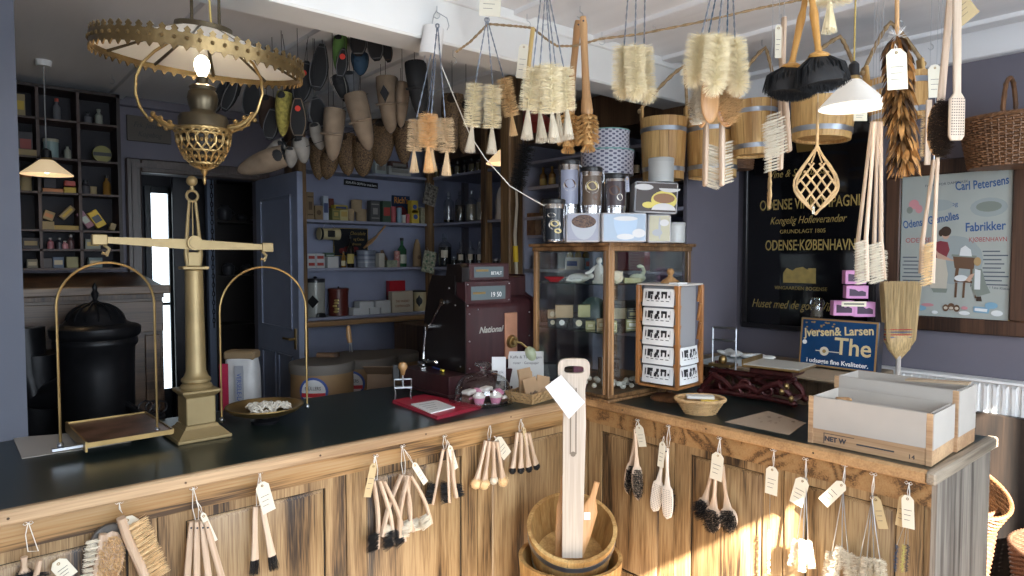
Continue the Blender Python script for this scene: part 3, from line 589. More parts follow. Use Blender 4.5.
# --- bottle brushes ---
g='orange bottle brushes left of the beam hook'
bottle('leftmost bottle brush of the orange bundle beside the white paper roll',g,(437,28),(416,120),(414,151),16,2.58,mat('pale_orange_bristle',(.78,.60,.38),.75,var=.15,scale=30),22)
bottle('rear bottle brush of the orange bundle beside the white paper roll',g,(438,28),(431,118),(432,150),17,2.62,mat('pale_orange_bristle',(.78,.60,.38),.75),22)
bottle('front orange bottle brush in the bundle beside the white paper roll',g,(437,28),(428,114),(428,147),20,2.52,mat('orange_bristle',(.80,.50,.23),.75,var=.15,scale=30),26,wire=mat('blue_grey_wire',(.06,.08,.12),.5,var=.1))
bottle('rightmost bottle brush of the orange bundle beside the white paper roll',g,(438,28),(445,119),(447,152),18,2.56,mat('pale_orange_bristle',(.78,.60,.38),.75),24)
hook(dp(437,27,2.56),'small wire hook holding the orange bottle brush bundle',.02)
g='bottle brushes under the buff card'
bottle('leftmost bottle brush under the buff card at the top of the picture',g,(486,22),(475,84),(472,127),19,2.5,None,26)
bottle('middle bottle brush under the buff card at the top of the picture',g,(487,22),(493,86),(492,128),19,2.45,None,26)
bottle('rightmost tilted tan bottle brush under the buff card',g,(488,22),(504,79),(512,116),17,2.55,br_tan,20)
price_tag('buff card at the top of the picture above the three tan bottle brushes',dp(491,-12,2.45),R(3),.068,.092,None,s0=.0)
hook(dp(487,10,2.5),'hook behind the buff card on the beam',.02)
g='five bottle brushes with white tassels'
for lab,tp,a,b,D,w_ in (('leftmost',(541,-4),(533,69),(528,110),2.24,21),('second from left',(545,-4),(540,66),(540,113),2.34,20),('middle, frontmost',(546,-4),(551,65),(552,113),2.18,22),('second from right',(547,-4),(556,68),(558,112),2.36,20),('rightmost',(549,-4),(564,68),(567,110),2.25,20)):
    bottle(lab+' of the five cream bottle brushes with white tassels',g,tp,a,b,w_,D,br_cream,30,lift=.10)
g='cream bottle brushes without tassels'
for lab,tp,a,b,D,w_ in (('left',(628,-4),(624,47),(623,88),2.3,24),('middle',(636,-4),(635,46),(636,90),2.22,22),('right',(645,-4),(644,47),(647,92),2.3,20)):
    bottle(lab+' of the three shaggy cream bottle brushes hanging in front of the bucket ropes',g,tp,a,b,w_,D,br_cream,0,lift=.10,endtuft=13,n=1900)
g='large shaggy cream brushes'
for i,(lab,tp,a,b,D,w_) in enumerate((('leftmost',(711,-4),(701,36),(694,76),2.1,28),('second from left',(716,-4),(708,36),(706,80),2.2,26),('middle',(722,-4),(718,36),(714,84),2.0,26),('second from right',(728,-4),(727,37),(728,82),2.18,26),('rightmost',(733,-4),(735,40),(738,84),2.08,24))):
    bottle(lab+' of the large shaggy cream brushes above the oval bath brushes',g,tp,a,b,w_,D,br_cream,0,lift=.12,endtuft=14+i%2*3,n=2200,wire=mat('blue_wire',(.05,.10,.16),.5,var=.1) if i%2 else None)
# --- long handled fibre brushes (two) ---
def fibre(label,top,neck,bot,w,D):
    t=thing('fibre_dish_brush',label,'brush',dp(*top,D),FACE,'long fibre brushes with wooden handles'); a=loc(t,dp(*neck,D)); b=loc(t,dp(*bot,D)); L=(b-a).length
    n=12; m=MB(); m.tube([a*(i/n) for i in range(n+1)]+[a+(b-a)*.1],[.012,.016,.015,.0145,.014,.014,.014,.0145,.015,.016,.018,.022,.024,.02],12); m.build('handle',beechd,t)
    def f():
        m=MB(); rn=random.Random(8)
        for r_ in range(7):
            for k in range(11):
                an=2*pi*k/11+r_*.28; z=-.06-.88*r_/6.5; rr=.36*w/38*(1 if 0<r_<6 else .88); d=Vector((math.cos(an),math.sin(an),-.45 if r_<6 else -1.3)).normalized()
                for q in range(34):
                    dd=(d+Vector((rn.uniform(-1,1),rn.uniform(-1,1),rn.uniform(-1,1)))*.13).normalized(); m.strand(Vector((d.x*.1,d.y*.1,z)),Vector((0,0,z))+dd*rr*rn.uniform(.95,1.05),.012)
        m.cyl((0,0,.0),(0,0,-.95),.15,n=10); return m
    part('bristles',('fibre',w),f,br_gold,t,a,DN.rotation_difference((b-a).normalized()),L); h=MB(); h.cyl((0,-.0165,-.02),(0,.0165,-.02),.004,n=8); h.build('hanging_hole',ink,t); return t
fibre('rear golden fibre brush with long wooden handle beside the patterned tins',(578,21),(569,112),(568,149),34,2.75)
fibre('front golden fibre brush with long wooden handle beside the patterned tins',(583,17),(587,112),(588,147),38,2.6)
hook(dp(580,6,2.74),'ceiling hook above the two golden fibre brushes',.03)
for i,(x,y,z) in enumerate(((545,12,2.66),(527,14,2.6),(602,32,2.6),(653,20,2.66),(682,58,2.66),(762,40,2.66),(900,14,2.66),(931,38,2.66),(968,2,2.66),(985,36,2.66),(1011,41,2.6),(112,74,2.66),(453,50,2.45))):
    hook(oz(x,y,z),['empty hook above the five tasselled bottle brushes','hook holding the bamboo stick and tag','hook holding the cord right of the fibre brushes','empty ceiling hook behind the three shaggy brushes','ceiling hook holding the leftmost wooden bucket','ceiling hook holding the second wooden bucket','ceiling hook near the feather duster','empty ceiling hook left of the hanging wicker basket','empty ceiling hook near the top right corner','small ceiling hook above the hanging wicker basket','hook holding the hanging wicker basket','ceiling hook above the brass oil lamp','hook on the beam holding the end of the cord'][i],.035)
# bamboo stick and tag
t=thing('bamboo_stick','short bamboo stick hanging beside a card tag near the cord','stick',dp(533,28,2.58),FACE); b=loc(t,dp(530,52,2.58)); c_=loc(t,dp(527,85,2.58)); m=MB(); m.tube([(0,0,0),b*.98,b,b*1.02,c_],[.009,.009,.010,.009,.009],10); m.build('cane_shaft',plain('bamboo',(.60,.42,.16),.45),t)
price_tag('card tag hanging beside the bamboo stick under the cord',dp(524,46,2.55),R(6),.032,.11,None,s0=.0)
# red enamel shade behind
t=thing('red_enamel_shade','dull red enamel lamp shade behind the bottle brush tassels','lamp shade',dp(533,118,4.2),FACE); m=MB(); m.lathe([(.02,.05),(.06,.045),(.10,.0),(.17,-.05),(.175,-.06),(.165,-.055),(.09,-.01)],n=28,cap=False); m.build('shade_cone',plain('red_enamel',(.30,.04,.03),.35),t); MB().cyl((0,0,.04),(0,0,CZ-t.location.z),.003,n=6).build('cord',black,t)
def up_(t):
    d=t.matrix_basis.inverted()@Vector((t.location.x,t.location.y,CZ)); MB().tube([(0,0,0),d],.0009,5).build('hanging_string',steel,t)
# --- shaving-brush style bath brushes in the middle (pixel 690-730, y 85-185) ---
def ovalbrush(label,C_,rx,rz,D,tilt,face,bm,hn=None,grp='oval bath brushes below the shaggy brushes',hl=.0):
    t=thing('bath_brush',label,'brush',dp(*C_,D),FACE,grp); t.rotation_euler=(Matrix.Rotation(FACE,4,'Z')@Matrix.Rotation(tilt,4,'Y')@Matrix.Rotation(face,4,'Z')).to_euler(); s=D/670
    m=MB(); m.ell((0,0,0),(rx*s,.012,rz*s),18,12); m.build('back',beechd if hn else beech,t)
    m=MB(); rn=random.Random(int(C_[0])); sp=[(x*.009,-.008,z*.009) for x in range(-9,10) for z in range(-14,15) if (x*.009/(rx*s))**2+(z*.009/(rz*s))**2<.85]; spot_field(m,sp,(0,-1,0),.032,.0016,16,rn,.3); m.build('bristles',bm,t)
    if hl: m=MB(); slab(m,[(0,rz*s*.9),(0,rz*s*.9+hl)],[.009,.009],.006); m.build('handle',beech,t)
    return t
ovalbrush('oval bath brush seen from the side, bristles facing left, below the shaggy brushes',(703,102),9,26,2.2,R(3),R(-62),br_white,1)
ovalbrush('oval bath brush with smooth reddish wooden back below the shaggy brushes',(710,99),11,24,2.12,R(0),R(200),br_white,1)
ovalbrush('oval bath brush with tan bristles facing out below the shaggy brushes',(726,103),13,24,2.2,R(-3),R(15),br_tan,1)
# two hand brushes below (bench brushes) 705-735 x 145-190
def bench(label,top,bot,w,D,side,grp,bm=br_white,hlen=.0,name='hand_brush'):
    P=dp(*top,D); t=thing(name,label,'brush',P,FACE,grp); a=loc(t,dp(*bot,D)); L=a.length; q=DN.rotation_difference(a.normalized()); t.rotation_euler=(Matrix.Rotation(FACE,4,'Z')@q.to_matrix().to_4x4()).to_euler()
    bl=w*D/670; hl=hlen*D/670; m=MB(); slab(m,[(0,0),(0,-hl*.5),(0,-hl),(0,-L*.99),(0,-L)],[.008,.007,.010,.0085,.004],.014); m.build('handle',beech,t)
    m=MB(); n=int((L-hl)/.011); sp=[(side*.006,y,-hl-.01-i*(L-hl-.015)/n) for i in range(n+1) for y in(-.009,0,.009)]; spot_field(m,sp,(side,0,-.30),bl,.0016,9,random.Random(6),.06); m.build('bristles',bm,t); up_(t); return t
bench('left pale hand brush hanging back to back in front of the wooden buckets',(707,84),(705,186),13,2.3,1,'pale hand brushes in front of the buckets',hlen=58)
bench('right pale hand brush hanging back to back in front of the wooden buckets',(722,84),(722,186),-13,2.28,-1,'pale hand brushes in front of the buckets',hlen=58)
bench('front long bench brush with pale bristles fanning left, right of the buckets',(779,28),(789,152),24,2.2,-1,'long bench brushes',hlen=86); bench('rear long bench brush with pale bristles fanning left, right of the buckets',(784,18),(780,170),14,2.3,-1,'long bench brushes',hlen=92)
hook(dp(781,14,2.3),'hook holding the two long bench brushes',.03)
price_tag('narrow card tucked behind the long bench brushes',dp(778,27,2.18),R(0),.018,.09,None,s0=0)
# tall grey-blond handles with long brushes 865-885 x 120-280
def longh(label,top,neck,bot,w,D,side,grp,bm=br_white,name='long_handled_brush',thick=.010):
    t=thing(name,label,'brush',dp(*top,D),FACE,grp); a=loc(t,dp(*neck,D)); b=loc(t,dp(*bot,D)); L=b.length
    m=MB(); m.tube([(0,0,0),a*.5,a,a+(b-a)*.98],[.007,.0065,.008,.009],8); m.build('handle',beech,t)
    m=MB(); n=int((b-a).length/.010); sp=[a+(b-a)*(.06+.92*i/n)+Vector((side*.006,y,0)) for i in range(n+1) for y in(-.010,0,.010)]; spot_field(m,sp,(side,0,-.35),w*D/670,.0016,9,random.Random(6),.06); m.build('bristles',bm,t); up_(t); return t
g='long-handled brushes right of the black wine sign'
longh('leftmost long-handled brush right of the black wine sign',(872,122),(858,240),(857,278),11,2.5,1,g); longh('second long-handled brush from the left right of the black wine sign',(875,122),(866,238),(867,282),10,2.42,-1,g)
longh('third long-handled brush from the left right of the black wine sign',(878,122),(874,246),(873,276),12,2.5,1,g); longh('rightmost long-handled brush right of the black wine sign',(881,122),(881,240),(884,280),13,2.42,-1,g)
g='flat long-handled brushes in front of the framed poster'
longh('left flat brush with tan bristles in front of the framed poster',(934,160),(922,244),(921,274),9,2.45,1,g,br_tan); longh('right flat brush with tan bristles in front of the framed poster',(938,150),(934,240),(932,284),9,2.4,-1,g,br_tan)
# dark and pale back brushes (927-965)
t=thing('back_brush','long back brush with dark brown bristles, hanging behind the pale one','brush',dp(951,-6,2.25),FACE); a=loc(t,dp(944,100,2.25)); m=MB(); slab(m,[(0,0),(a.x*.5,a.z*.5),(a.x,a.z),(a.x-.006,a.z-.17)],[.013,.012,.013,.015],.007); m.build('handle',beech,t)
m=MB(); cx,cz=a.x-.008,a.z-.095; m.ell((cx,.0,cz),(.038,.014,.092)); m.build('brush_back',beechd,t); m=MB(); sp=[(cx+x*.009,-.008,cz+z*.009) for x in range(-4,5) for z in range(-10,11) if (x/4.4)**2+(z/10.5)**2<1]; spot_field(m,sp,(0,-1,-.1),.03,.002,20,random.Random(2),.5); m.build('bristles',br_dark,t)
t=thing('back_brush','pale flat back brush with rows of pin holes, near the hanging basket','brush',dp(957,-6,2.2),FACE); a=loc(t,dp(960,92,2.2)); m=MB(); slab(m,[(0,0),(a.x,a.z),(a.x,a.z-.02),(a.x+.001,a.z-.14),(a.x+.001,a.z-.155)],[.014,.012,.027,.027,.018],.008,n=14); m.build('handle',wood('bleached_wood',(.50,.38,.28),(.66,.54,.42),'z',rough=.5),t)
m=MB(); sp=[(a.x+x*.0075,0,a.z-.02-z*.009) for x in(-2.5,-1.5,-.5,.5,1.5,2.5) for z in range(14)]
for p in sp: m.cyl((p[0],-.0078,p[2]),(p[0],-.0086,p[2]),.002,n=6)
tag(m.build('pin_holes',ink,t),kind='stuff'); m=MB(); spot_field(m,[(p[0],.006,p[2]-.004) for p in sp],(0,1,-.35),.022,.002,12,random.Random(2),.35); m.build('bristles',br_dark,t)
price_tag('buff square card behind the two long back brushes near the ceiling',dp(952,-2,2.4),R(-40),.075,.09,None,s0=0,cm=tagb)
price_tag('small white tag hanging left of the dark back brush',dp(934,64,2.4),R(-3),.043,.098,None,s0=.01)
t=thing('back_brush','slim back brush handle between the feather duster and the dark back brush','brush',dp(929,100,2.6),FACE); m=MB(); slab(m,[(0,0),(.0,-.25)],[.012,.012],.006); m.build('handle',beech,t); m=MB(); spot_field(m,[(-.005,.004,-.04-.01*i) for i in range(18)],(-.6,.4,-.2),.02,.002,14,random.Random(2),.3); m.build('bristles',br_tan,t); up_(t)
# --- black hair dusters ---
def duster(label,top,neck,bot,D,spr):
    t=thing('hair_duster',label,'duster',dp(*top,D),FACE,'black goat hair dusters'); a=loc(t,dp(*neck,D)); n=24; m=MB()
    rs=[.009,.010,.010,.0095,.009,.0085,.009,.0105,.012,.0125,.012,.0115,.011,.0105,.0105,.010,.010,.0095,.009,.009,.0085,.009,.010,.013,.018]
    m.tube([a*(i/n) for i in range(n+1)],rs,12); m.ell(a,(.030,.024,.012)); m.build('handle',wood('honey_wood',(.34,.15,.03),(.52,.27,.07),'z',rough=.3),t)
    b=loc(t,dp(*bot,D)); d=(b-a); L=d.length
    def f():
        m=MB(); rn=random.Random(11)
        for i in range(2600):
            an=rn.uniform(0,2*pi); q=math.sqrt(rn.random()); x,y=math.cos(an)*q,math.sin(an)*q*.6; l=1-.25*q*q+rn.uniform(-.05,.05); e=Vector((x*spr,y*spr*.8,-l)); m.strand((x*.24,y*.2,0),e,.022,sag=(x*.18,y*.15,.08))
        m.lathe([(.24,0),(.5,-.25),(.72,-.6),(.72,-.78),(.01,-.86)],n=18,sx=spr/.9,sy=.6); return m
    part('hair',('dust',spr),f,br_black,t,a,DN.rotation_difference(d.normalized()),L)
duster('left black hair duster with turned honey-coloured handle',(807,-8),(791,67),(789,101),2.0,.80); duster('right black hair duster with turned honey-coloured handle, in front',(811,-10),(819,56),(824,92),1.9,.80)
# small cream star brush with tassel near top (820-850, 0-36)
t=thing('star_brush','round cream brush with a tassel cut by the top of the picture','brush',dp(830,-4,1.95),FACE); m=MB(); rn=random.Random(3)
for i in range(1400):
    an=rn.uniform(0,2*pi); m.strand((0,0,-.002),(math.cos(an)*.062,math.sin(an)*.05,-.004+rn.uniform(-.018,.012)),.0016)
m.build('bristles',br_cream,t); MB().tube([(0,0,0),(0,0,.22)],.002,6).build('wire_handle',twist_m,t); part('tassel',('tuft',.26),tuft_mesh(.26),br_cream,t,(0,0,-.02),None,.088)
# --- feather duster ---
t=thing('feather_duster','long brown rooster feather duster hanging by a stick with a card tag','duster',dp(897,-6,1.95),FACE); m=MB(); m.tube([(0,0,0),loc(t,dp(897,36,1.95))],.006,10); m.tube([loc(t,dp(897,36,1.95)),loc(t,dp(904,176,1.95))],.004,8); m.build('stick',beechd,t)
fea=[mat('feather_brown',(.16,.075,.022),.45,var=.6,scale=14,stretch=(1,1,3)),mat('feather_orange',(.42,.20,.06),.45,var=.5,scale=14,stretch=(1,1,3)),mat('feather_dark',(.04,.02,.01),.45,var=.4)]
m=MB(); rn=random.Random(12); A_=loc(t,dp(897,34,1.95)); B_=loc(t,dp(905,160,1.95))
for i in range(620):
    u=rn.random(); c_=A_.lerp(B_,u); an=rn.uniform(0,2*pi); rr=(.036+.026*math.sin(u*pi))*(1.0); L=rn.uniform(.035,.065); d=Vector((math.cos(an)*.75,math.sin(an)*.75,-.9)).normalized(); p0=c_+Vector((math.cos(an),math.sin(an)*.8,0))*.006; side=d.cross(Vector((rn.uniform(-1,1),rn.uniform(-1,1),rn.uniform(-1,1)))).normalized(); wd=rn.uniform(.004,.009); mi=rn.choice((0,0,1,1,2)); dr=Vector((0,0,-.35))
    p1=p0+d*L*.5; p2=p1+(d+dr).normalized()*L*.4; p3=p2+(d+dr*2).normalized()*L*.35
    m.add([p0,p1-side*wd,p1+side*wd,p2-side*wd*.8,p2+side*wd*.8,p3],[(0,1,2),(1,3,4,2),(3,5,4)],mi)
for i in range(60):
    an=rn.uniform(0,2*pi); d=Vector((math.cos(an)*.25,math.sin(an)*.25,-1)).normalized(); p0=B_+Vector((0,0,.02)); m.strand(p0,p0+d*rn.uniform(.03,.075),.006,mi=rn.choice((0,1,1)))
for i in range(80): m.strand(A_+Vector((0,0,-.01)),A_+Vector((rn.uniform(-.03,.03),rn.uniform(-.03,.03),rn.uniform(-.02,.02))),.002,mi=3)
m.build('feathers',fea+[white],t)
price_tag('large buff card tag hanging in front of the feather duster',dp(895,44,1.88),R(-4),.050,.096,None,s0=.02,cm=cream)
# --- carpet beaters ---
def beater(label,C_,wpx,hpx,D,yaw):
    t=thing('carpet_beater',label,'carpet beater',dp(*C_,D),FACE+yaw,'woven rattan beaters'); s=D/670; w_=wpx*s/2; h_=hpx*s; m=MB()
    out=[(math.sin(a)*w_*(1-.18*math.cos(a)),0,-h_*.5-math.cos(a)*-h_*.5+.0) for a in [2*pi*i/40 for i in range(40)]]
    def shp(a,k): 
        y=(1-math.cos(a))/2; return (math.sin(a)*w_*k*(math.sin(pi*min(.97,y**1.5+.03))**.7),rn.uniform(-.002,.002),-h_*y)
    rn_=rn
    for k in (1,.88): m.tube([shp(2*pi*i/40,k) for i in range(40)],.0042,6,closed=True)
    for j in range(-2,3):
        for sg in(-1,1):
            P=[]
            for i in range(13):
                v=i/12; z=-h_*(.25+.70*v); x=sg*(v-.5)*w_*1.6+j*w_*.46; lim=w_*math.sin(pi*min(.97,(-z/h_)**1.5+.03))**.7*.93
                if abs(x)<lim: P.append((x,.003*math.sin(v*9+j+sg),z))
            if len(P)>2: m.tube(P,.0042,6)
    m.tube([(0,0,.0),(-.008,0,-h_*.12),(-.02,0,-h_*.25)],.003,6); m.tube([(0,0,.0),(.008,0,-h_*.12),(.02,0,-h_*.25)],.003,6); m.build('woven_loops',mat('rattan',(.50,.34,.17),.5,var=.2,scale=20),t)
    MB().tube([(0,0,-.02),(0,0,.0),(0,0,.16)],.006,8).build('handle',mat('rattan',(.4,.3,.2)),t); up_(t)
    return t
beater('woven rattan carpet beater in front of the black wine sign','' and 0 or (817,146),46,68,2.5,0); beater('woven rattan carpet beater seen edge-on beside the black wine sign',(770,170),30,38,2.5,R(72))
price_tag('tiny white tag below the carpet beater in front of the wine sign',dp(813,208,2.5),R(0),.008,.02,None,s0=.0)
# --- wooden buckets with rope ---
def bucket(label,cx,ytop,ybot,wt,wb,D,apex,tilt=0,tex=0):
    s=D/670; P=dp(cx,ybot,D); t=thing('wooden_bucket',label,'bucket',P,FACE,'wooden buckets hanging on rope'); t.rotation_euler=(0,tilt,FACE) if not tilt else (Matrix.Rotation(FACE,4,'Z')@Matrix.Rotation(tilt,4,'Y')).to_euler()
    H=(ybot-ytop)*s; r0=wb*s/2; r1=wt*s/2; n=16; st=MB()
    for i in range(n):
        a0=2*pi*i/n+.006; a1=2*pi*(i+1)/n-.006
        for (ra,rb) in ((r0,r1),):
            k=4; v=[];f=[]
            for z,r in ((0,ra),(H,rb)):
                for q in range(k): a=a0+(a1-a0)*q/(k-1); v.append((math.cos(a)*r,math.sin(a)*r,z))
                for q in range(k): a=a0+(a1-a0)*q/(k-1); v.append((math.cos(a)*(r-.014),math.sin(a)*(r-.014),z))
            for q in range(k-1): f+=[(q,q+1,2*k+q+1,2*k+q),(k+q+1,k+q,3*k+q,3*k+q+1),(2*k+q,2*k+q+1,3*k+q+1,3*k+q),(q+1,q,k+q,k+q+1)]
            f+=[(0,2*k,3*k,k),(k-1,2*k-1,4*k-1,3*k-1)]; st.add(v,f)
    st.lathe([(.001,.012),(r0-.008,.012),(r0-.008,.024),(.001,.024)],n=24); st.build('staves',pine,t)
    for z in (.16,.80):
        r=r0+(r1-r0)*z+.0012; h=.011; m=MB(); m.lathe([(r-.001,z*H-h),(r+.0015,z*H-h),(r+.0015,z*H+h),(r-.001,z*H+h),(r-.001,z*H-h)],n=32); m.build('hoop',galv,t)
    for sg in(-1,1):
        m=MB(); m.box((sg*(r1-.006),0,H+.028),(.014,.045,.075),b=.005); m.build('ear',pine,t)
    A_=loc(t,dp(*apex,D)); A_.y=0; pts=[];sg=1
    for i in range(25):
        u=i/24; v=abs(u*2-1); x=(u*2-1)*r1; pts.append(((x if v>.12 else x)+A_.x*(1-v),-.004,H+.05+(A_.z-H-.05)*(1-v**1.25)))
    m=MB(); rr=[.0085+.002*math.sin(i*3.3) for i in range(25)]; m.tube(pts,rr,8); 
    for sg in(-1,1): m.ell((sg*(r1+.004),0,H+.04),.014,8,6)
    m.build('rope_handle',rope_m,t); return t
bucket('leftmost hanging wooden bucket, beside the patterned tins',663,120,180,46,40,3.45,(683,68))
bucket('second wooden bucket from the left, behind the pale hand brushes',712,120,178,52,46,3.5,(716,70))
bucket('third wooden bucket from the left, behind the long bench brushes',754,103,156,46,40,3.3,(767,50),R(-2))
bucket('fourth wooden bucket from the left, above the carpet beater',821,88,140,64,54,2.95,(832,38),R(3))
bucket('rightmost wooden bucket, half hidden by the feather duster',899,78,121,58,50,2.85,(901,24),R(-8))
# price card under the glass pendant
price_tag('square cream card below the glass pendant lamp',dp(860,108,2.6),R(0),.045,.045,None,s0=.0,cm=cream)
# --- hanging wicker baskets ---
def basket(name,label,P,rz,rx,ry,H,taper=.85,mt=wick,handles=None,rings=None,liner=False,rim=.010,flat=True,weave=.007,stakes=None):
    """woven basket: upright stakes, horizontal weave, braided rim"""
    t=thing(name,label,'basket',P,rz); m=MB(); n=stakes or max(20,int((rx+ry)*pi/.022)); n+=n%2; nr=int(H/weave)
    for j in range(nr):
        z=H*(j+.5)/nr; k=taper+(1-taper)*z/H; pts=[]
        for i in range(n*2):
            a=pi*i/n; o=weave*.45*math.cos(pi*(i/2+j)) if i%2==0 else 0; pts.append((math.cos(a)*(rx*k+o),math.sin(a)*(ry*k+o),z))
        m.tube(pts,weave*.56,5,closed=True)
    m.build('weave',mt,t)
    m=MB()
    for i in range(n):
        a=2*pi*i/n; m.tube([(math.cos(a)*rx*taper,math.sin(a)*ry*taper,0),(math.cos(a)*rx,math.sin(a)*ry,H)],weave*.4,5)
    tag(m.build('stakes',mt,t),kind='stuff'); m=MB(); m.lathe([(.001,0),(1,0),(1,.006),(.001,.006)],n=28,sx=rx*taper,sy=ry*taper); m.build('base',mt,t)
    m=MB()
    for q in range(3): m.tube([(math.cos(a)*(rx+.004*math.cos(a*22+q*2.1)),math.sin(a)*(ry+.004*math.cos(a*22+q*2.1)),H+.004*math.sin(a*22+q*2.1)) for a in [2*pi*i/120 for i in range(120)]],rim*.55,6,closed=True)
    m.build('rim',mt,t)
    for hp in (handles or []):
        m=MB(); m.tube(hp,.009,8); m.tube([(x+.006*math.sin(i*1.9),y+.006*math.cos(i*1.9),z) for i,(x,y,z) in enumerate(hp)],.006,6); m.build('handle',mt,t)
    return t
P=ox(1008,157,3.5); hP=[(0,-.10+.0,.19)]
bH=.21; basket('wicker_basket','brown wicker basket hanging near the ceiling above the framed poster',(3.5,P.y-.02,1.985),R(90),.20,.14,bH,.80,wick,handles=[[(.02,.13*math.cos(a)*.75,bH+.17*math.sin(a)) for a in [pi*i/14 for i in range(15)]]],weave=.010)
P=oy(742,165,2.0); basket('wicker_basket','small dark brown wicker basket hanging behind the third bucket',dp(737,170,3.9),FACE,.10,.09,.14,.85,wick)
# ================= on the counters =================
CT=.95
# --- large brass balance scale ---
sc=thing('balance_scale','tall gilt balance scale with a column on the left counter','scale',(.69,2.575,CT),R(2))
m=MB(); m.b2((-.092,-.092,0),(.092,.092,.014),bv=.003)
def pyr(m,a,b,z0,z1): m.add([(-a,-a,z0),(a,-a,z0),(a,a,z0),(-a,a,z0),(-b,-b,z1),(b,-b,z1),(b,b,z1),(-b,b,z1)],[(3,2,1,0),(0,1,5,4),(1,2,6,5),(2,3,7,6),(3,0,4,7),(4,5,6,7)])
pyr(m,.086,.062,.014,.040); pyr(m,.060,.053,.040,.052); m.flat=False; m.build('stepped_base',brassg,sc)
m=MB(); m.b2((-.050,-.050,.052),(.050,.050,.152),bv=.003); pyr(m,.050,.064,.152,.166); m.b2((-.064,-.064,.166),(.064,.064,.176),bv=.002); m.build('pedestal',brassg,sc)
m=MB(); m.lathe([(.052,.176),(.055,.184),(.050,.192),(.044,.197),(.050,.203),(.050,.212),(.043,.218),(.039,.226),(.034,.24),(.030,.58),(.031,.60),(.027,.605)],n=28); m.build('column',brassg,sc)
m=MB(); m.b2((-.045,-.03,.605),(.045,.03,.617),bv=.003); m.build('cap_plate',brassg,sc)
zb=.70; m=MB(); m.prism([(-.020,.617),(.020,.617),(.030,.66),(.024,.72),(.010,.80),(.006,.86),(-.006,.86),(-.010,.80),(-.024,.72),(-.030,.66)],-.009,.009) if 0 else None
for sg in(-1,1): m.tube([(sg*.020,0,.617),(sg*.024,0,.66),(sg*.022,0,.71),(sg*.015,0,.80),(sg*.010,0,.852)],[.008,.009,.007,.0055,.0055],8)
m.b2((-.021,-.007,.617),(.021,.007,.668),bv=.002); m.tube([(math.cos(a)*.019,0,.868+math.sin(a)*.019) for a in [2*pi*i/20 for i in range(20)]],.005,8,closed=True); m.cyl((0,0,.71),(0,0,.85),.003,.0015,n=8); m.build('fork_and_ring',brassg,sc)
m=MB(); m.cyl((0,-.022,zb),(0,.022,zb),.026,n=20); m.cyl((0,-.026,zb),(0,-.02,zb),.019,n=20); m.build('pivot_medallion',brassg,sc)
m=MB(); m.lathe([(.005,.888),(.008,.895),(.006,.902),(.007,.905)],n=12); m.ell((0,0,.921),.019,16,10); m.build('ball_finial',brassg,sc)
m=MB(); bl_=.305; dz_=.010
for sg in(-1,1):
    bl_=.302 if sg<0 else .278; zz=zb-sg*dz_; m.add([(sg*x,y,z+ (zz-zb)*x/bl_) for x,h in((.0,.024),(bl_,.012)) for y in(-.009,.009) for z in(zb-h,zb+h*.55)],[(0,1,3,2),(4,6,7,5),(0,4,5,1),(2,3,7,6),(0,2,6,4),(1,5,7,3)]); m.box((sg*(bl_-.01),0,zz-.003),(.045,.024,.036),b=.003)
m.build('beam',brassg,sc)
for sg in(-1,1):
    x=-.274 if sg<0 else .255; z0=zb-sg*dz_; m=MB(); m.tube([(x-.004,0,z0-.02),(x+.010,0,z0-.034),(x+.004,0,z0-.052),(x-.012,0,z0-.046)],.0055,8); m.tube([(x+.012,0,z0-.03),(x+.002,0,z0-.045),(x+.003,0,z0-.058)],.0035,6); m.build('hook',brassg,sc)
def hoop(xc,zt,zb_,w_,r=.0045): return [(xc-w_,0,zb_)]+[(xc-w_*math.cos(a),0,zt-w_+w_*math.sin(a)) for a in [pi*i/20 for i in range(21)]]+[(xc+w_,0,zb_)]
xl=-.285+.0; m=MB(); m.tube(hoop(-.274,.632,.052,.142),.0042,8); m.build('left_hoop',brass,sc)
for q in kids(sc)[-1:]: q.name='pan_hoop'
m=MB(); m.tube(hoop(.255,.612,.045,.168),.0042,8); m.build('pan_hoop',brass,sc)
trm=mat('worn_brown_lacquer',(.06,.025,.014),.3,var=.5,scale=14,col2=(.16,.08,.05),contrast=.12)
m=MB(); m.T=TR((-.215,.10,0),(0,0,R(0))); m.b2((-.135,-.145,.040),(.12,.21,.048)); m.build('weighing_tray',trm,sc)
m=MB(); m.T=TR((-.215,.10,0)); 
for a,b in (((-.137,-.147,.034),(.122,-.141,.05)),((-.141,-.147,.02),(-.135,.212,.054)),((.118,-.147,.038),(.124,.212,.052)),((-.137,.208,.04),(.122,.214,.052))): m.b2(a,b)
m.build('tray_edge',brass,sc); m=MB(); m.b2((-.44,-.01,.03),(-.30,.012,.038)); m.build('tray_bracket',steel,sc)
for x in(-.416,-.132,.087,.423): m=MB(); m.ell((x,0,.045),(.010,.012,.012),8,6); m.build('hoop_foot',steel,sc)
m=MB(); m.lathe([(.001,.034),(.09,.036),(.128,.050),(.140,.064),(.146,.066),(.146,.071),(.138,.070),(.124,.055),(.088,.042),(.001,.040)],c=(.262,.03,0),n=40); m.build('round_pan',brass,sc)
MB().lathe([(.05,.0),(.055,.012),(.03,.02),(.03,.034)],c=(.262,.03,.0),n=20).build('pan_support',iron,sc)
t=thing('paper_coil','heap of white curled paper ribbon in the round scale pan','paper ribbon',(.69+.262,2.575+.04,CT+.046),0); m=MB(); rn=random.Random(5)
